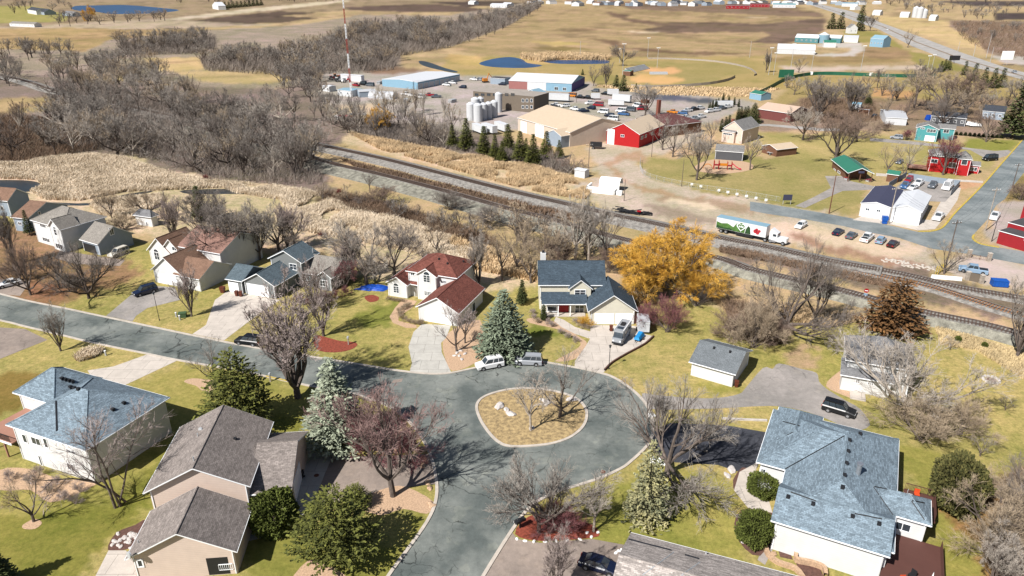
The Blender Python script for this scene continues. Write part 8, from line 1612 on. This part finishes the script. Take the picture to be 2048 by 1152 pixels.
# yard clutter in the industrial estate
for i, (x, y, m_) in enumerate(((664, 160, 'reddoor'), (672, 156, 'car_orange'), (682, 159, 'reddoor'), (692, 157, 'reddoor'), (676, 164, 'white'), (698, 162, 'reddoor'), (688, 165, 'white'))):
    t = thing('tractor', 'red or white farm tractor in the row left of the radio mast', 'tractor', P(x, y), TR.uniform(0, 6), 'tractors left of the radio mast'); part(t, 'bonnet', m_, (0, -.5, .9, 2.2, .5, 1.7)); part(t, 'cab', 'glass', (-1.2, -.7, 1.2, 0, .7, 2.6)); part(t, 'cab_roof', m_, (-1.3, -.8, 2.6, .1, .8, 2.75)); wheelset(t, (-.7,), .95, .85); wheelset(t, (1.6,), .8, .5)
t = thing('excavator', 'orange excavator beside the dark carport', 'excavator', P(971, 165), .4); part(t, 'tracks', 'black', (-1.8, -1.4, 0, 1.8, -.8, .9), (-1.8, .8, 0, 1.8, 1.4, .9)); part(t, 'cab', 'car_orange', (-1.8, -1.2, .95, 1.2, 1.2, 2.6)); b = MB(); b.tube((1, 0, 2), (2.2, 0, 5.4), .3, .25, 5); b.tube((2.2, 0, 5.4), (4.2, 0, 3), .25, .2, 5); b.tube((4.2, 0, 3), (4.0, 0, 1.6), .5, .3, 5); b.build('boom', M['car_orange'], t, uv=False)
for i in range(26):
    x, y = TR.uniform(676, 740), TR.uniform(226, 246); m_ = TR.choice(('rust', 'reddoor', 'white', 'galv', 'tan' if 0 else 'barkpale', 'black')); t = thing('scrap_heap', 'heap of scrap in the corner of the yard by the orange willow', 'scrap', P(x, y), TR.uniform(0, 3), 'scrap heaps by the orange willow'); b = MB(); rr_ = random.Random(i)
    for q in range(5): T_ = Matrix.Translation((rr_.uniform(-.8, .8), rr_.uniform(-.8, .8), rr_.uniform(.2, .7))) @ Matrix.Rotation(rr_.uniform(0, 3), 4, 'Z') @ Matrix.Rotation(rr_.uniform(-.5, .5), 4, 'X'); b.box(-.9, -.35, -.3, .9, .35, .3, T=T_)
    b.build('scrap', M[m_], t, uv=False)
for i, (x, y) in enumerate(((1870, 240), (1882, 243), (1893, 244), (1905, 243), (1915, 246), (1925, 249), (1938, 252), (1950, 254), (1902, 238), (1876, 236))):
    t = thing('covered_boat', 'white boat or trailer stored behind the teal house', 'boat', P(x, y), TR.uniform(-.5, .5), 'white boats behind the teal house'); b = MB(); b.prism([(-2.4, -.9), (1.2, -.9), (2.6, 0), (1.2, .9), (-2.4, .9)], .6, 1.5); b.prism([(-1.6, -.6), (.4, -.5), (.4, .5), (-1.6, .6)], 1.5, 2.0); b.build('hull', M['white'], t, uv=False); part(t, 'trailer', 'galv', (-2.2, -.5, .3, 2.4, .5, .5)); wheelset(t, (-.8,), .8, .3)
t = thing('blue_tent', 'small blue tarpaulin shelter behind the teal house', 'shelter', P(1857, 240), 0); b = MB(); b.poly([(-1.5, -1, 0), (1.5, -1, 0), (1.5, 0, 2.4), (-1.5, 0, 2.4)]); b.poly([(1.5, 1, 0), (-1.5, 1, 0), (-1.5, 0, 2.4), (1.5, 0, 2.4)]); b.poly([(-1.5, 1, 0), (-1.5, -1, 0), (-1.5, 0, 2.4)]); b.poly([(1.5, -1, 0), (1.5, 1, 0), (1.5, 0, 2.4)]); b.build('sheet', M['tarp'], t, uv=False)
for i, (x, y) in enumerate(((1692, 352), (1735, 356))): t = thing('picnic_table', ('red picnic table at the left of the pavilion porch', 'red picnic table at the right of the pavilion porch')[i], 'table', P(x + 2, y + 7), .4); part(t, 'table_top', 'car_red', (-.9, -.4, .72, .9, .4, .77)); part(t, 'bench', 'car_red', (-.9, -.85, .42, .9, -.6, .47)); part(t, 'bench', 'car_red', (-.9, .6, .42, .9, .85, .47)); part(t, 'frame', 'galv', (-.6, -.75, 0, -.5, .75, .5), (.5, -.75, 0, .6, .75, .5), (-.05, -.05, 0, .05, .05, .72))
for i in range(14): x, y = TR.uniform(1708, 1740), TR.uniform(210, 220); t = thing('log', 'cut log in the pile beside the blue shelter', 'log', P(x, y), TR.uniform(-.4, .4), 'cut logs beside the blue shelter'); b = MB(); b.tube((-1.5, 0, .3), (1.5, 0, .3), .3, .28, 8, cap=True); b.build('trunk', M['barkpale'], t, uv=False)
# manhole covers
for x, y in ((484, 0),) if 0 else ((633, 951), (1206, 944)): b = MB(); q = P(x, y); b.cyl(q.x, q.y, .012, .034, .35, .35, 16); o = b.build('manhole_cover', M['rust'], None, uv=False); tag(o, 'round iron cover on the shaded apron of the beige house' if x == 633 else 'round iron cover near the lower kerb of the turning circle', 'cover')
# overhead wires between the poles
def wire(name, label, spans):
    t = thing(name, label, 'power line', P(spans[0][0], spans[0][1])); o = P(spans[0][0], spans[0][1])
    for q in (-1.0, 0, 1.0):
        b = MB()
        for (x0, y0, t0), (x1, y1, t1) in zip(spans[:-1], spans[1:]):
            a, c = P(x0, y0), P(x1, y1); a.z = hz(P(x0, y0), t0) - .5; c.z = hz(P(x1, y1), t1) - .5; d = (c - a).normalized(); s_ = Vector((d.y, -d.x, 0)) * q; L_ = (c - a).length; pts = [a.lerp(c, i / 8) + s_ - o - Vector((0, 0, L_ * .025 * 4 * (i / 8) * (1 - i / 8))) for i in range(9)]
            for u, v in zip(pts[:-1], pts[1:]): b.tube(u, v, .018, .018, 3)
        b.build('wire', M['black'], t, uv=False)
wire('power_line', 'overhead wires along the town road past the white workshop', [(1889, 542, 440), (1970, 462, 375), (2024, 376, 326)])
wire('power_line', 'overhead wires from the weathered pole to the yellow-kerbed corner', [(1777, 448, 373), (1889, 542, 440)])
# stone planters below the white wall, and the row of edging blocks by the dark drive
def wall_strip(name, label, line, w, h_, m):
    o = P(*line[0]); t = thing(name, label, 'wall', o); b = MB(); b.strip([p - o for p in PP(smooth(line, 3))], w, 0, h_); b.build('stones', M[m], t)
wall_strip('garden_wall', 'low stone garden wall curving below the white side wall', [(1530, 1096), (1536, 1112), (1556, 1128), (1590, 1140), (1606, 1160)], .5, .5, 'stones')
wall_strip('garden_wall', 'upper stone planter wall against the white side wall', [(1548, 1088), (1572, 1096), (1590, 1110), (1592, 1124), (1620, 1130), (1646, 1140), (1650, 1156)], .4, .7, 'stones')
drive('mulch_bed', 'mulchbrown', [(1592, 1126), (1640, 1136), (1648, 1156), (1600, 1156)], .03); drive('mulch_bed', 'mulchbrown', [(1556, 1098), (1580, 1106), (1586, 1120), (1560, 1114)], .03)
drive('gravel_path', 'drivegrey', [(1534, 1072), (1548, 1076), (1545, 1100), (1530, 1130), (1515, 1120), (1524, 1100)], .018)
wall_strip('edging_blocks', 'row of pale edging blocks between the two driveways', [(1443, 838), (1480, 840), (1534, 842)], .3, .25, 'rock')
YC = random.Random(21)
for i, (x, y) in enumerate(((712, 172), (726, 170), (740, 172), (812, 190), (826, 193), (842, 196), (858, 192), (872, 195), (1102, 222), (1116, 226), (1130, 214), (1150, 220), (1166, 224), (1182, 218), (1196, 212), (1274, 214), (1284, 220), (1180, 208), (1112, 212), (1260, 222), (925, 176), (1004, 170))):
    a = YC.uniform(-1, 1); car(YC.choice(('pickup', 'van', 'suv', 'pickup')), (x - 6, y + a), (x + 7, y - a + .8), 'vehicle standing among the buildings of the industrial yard', YC.choice(('car_white', 'car_white', 'car_silver', 'car_navy', 'car_grey', 'car_red', 'car_black')), group='vehicles standing in the industrial yard', lite=True, name='parked_vehicle')
for i, (x, y) in enumerate(((760, 168), (772, 166), (1150, 232), (1170, 236), (1210, 205), (812, 204), (905, 205), (1290, 206))):
    t = thing('pallet_stack', 'stack of pallets or crates on the gravel of the industrial yard', 'pallets', P(x, y), YC.uniform(0, 3), 'pallet stacks in the industrial yard'); b = MB()
    for q in range(6): b.box(-2 + YC.uniform(-.2, .2), -1.2, q * .3, 2, 1.2, q * .3 + .22)
    b.build('boards', M[YC.choice(('barkpale', 'rust', 'galv'))], t, uv=False)
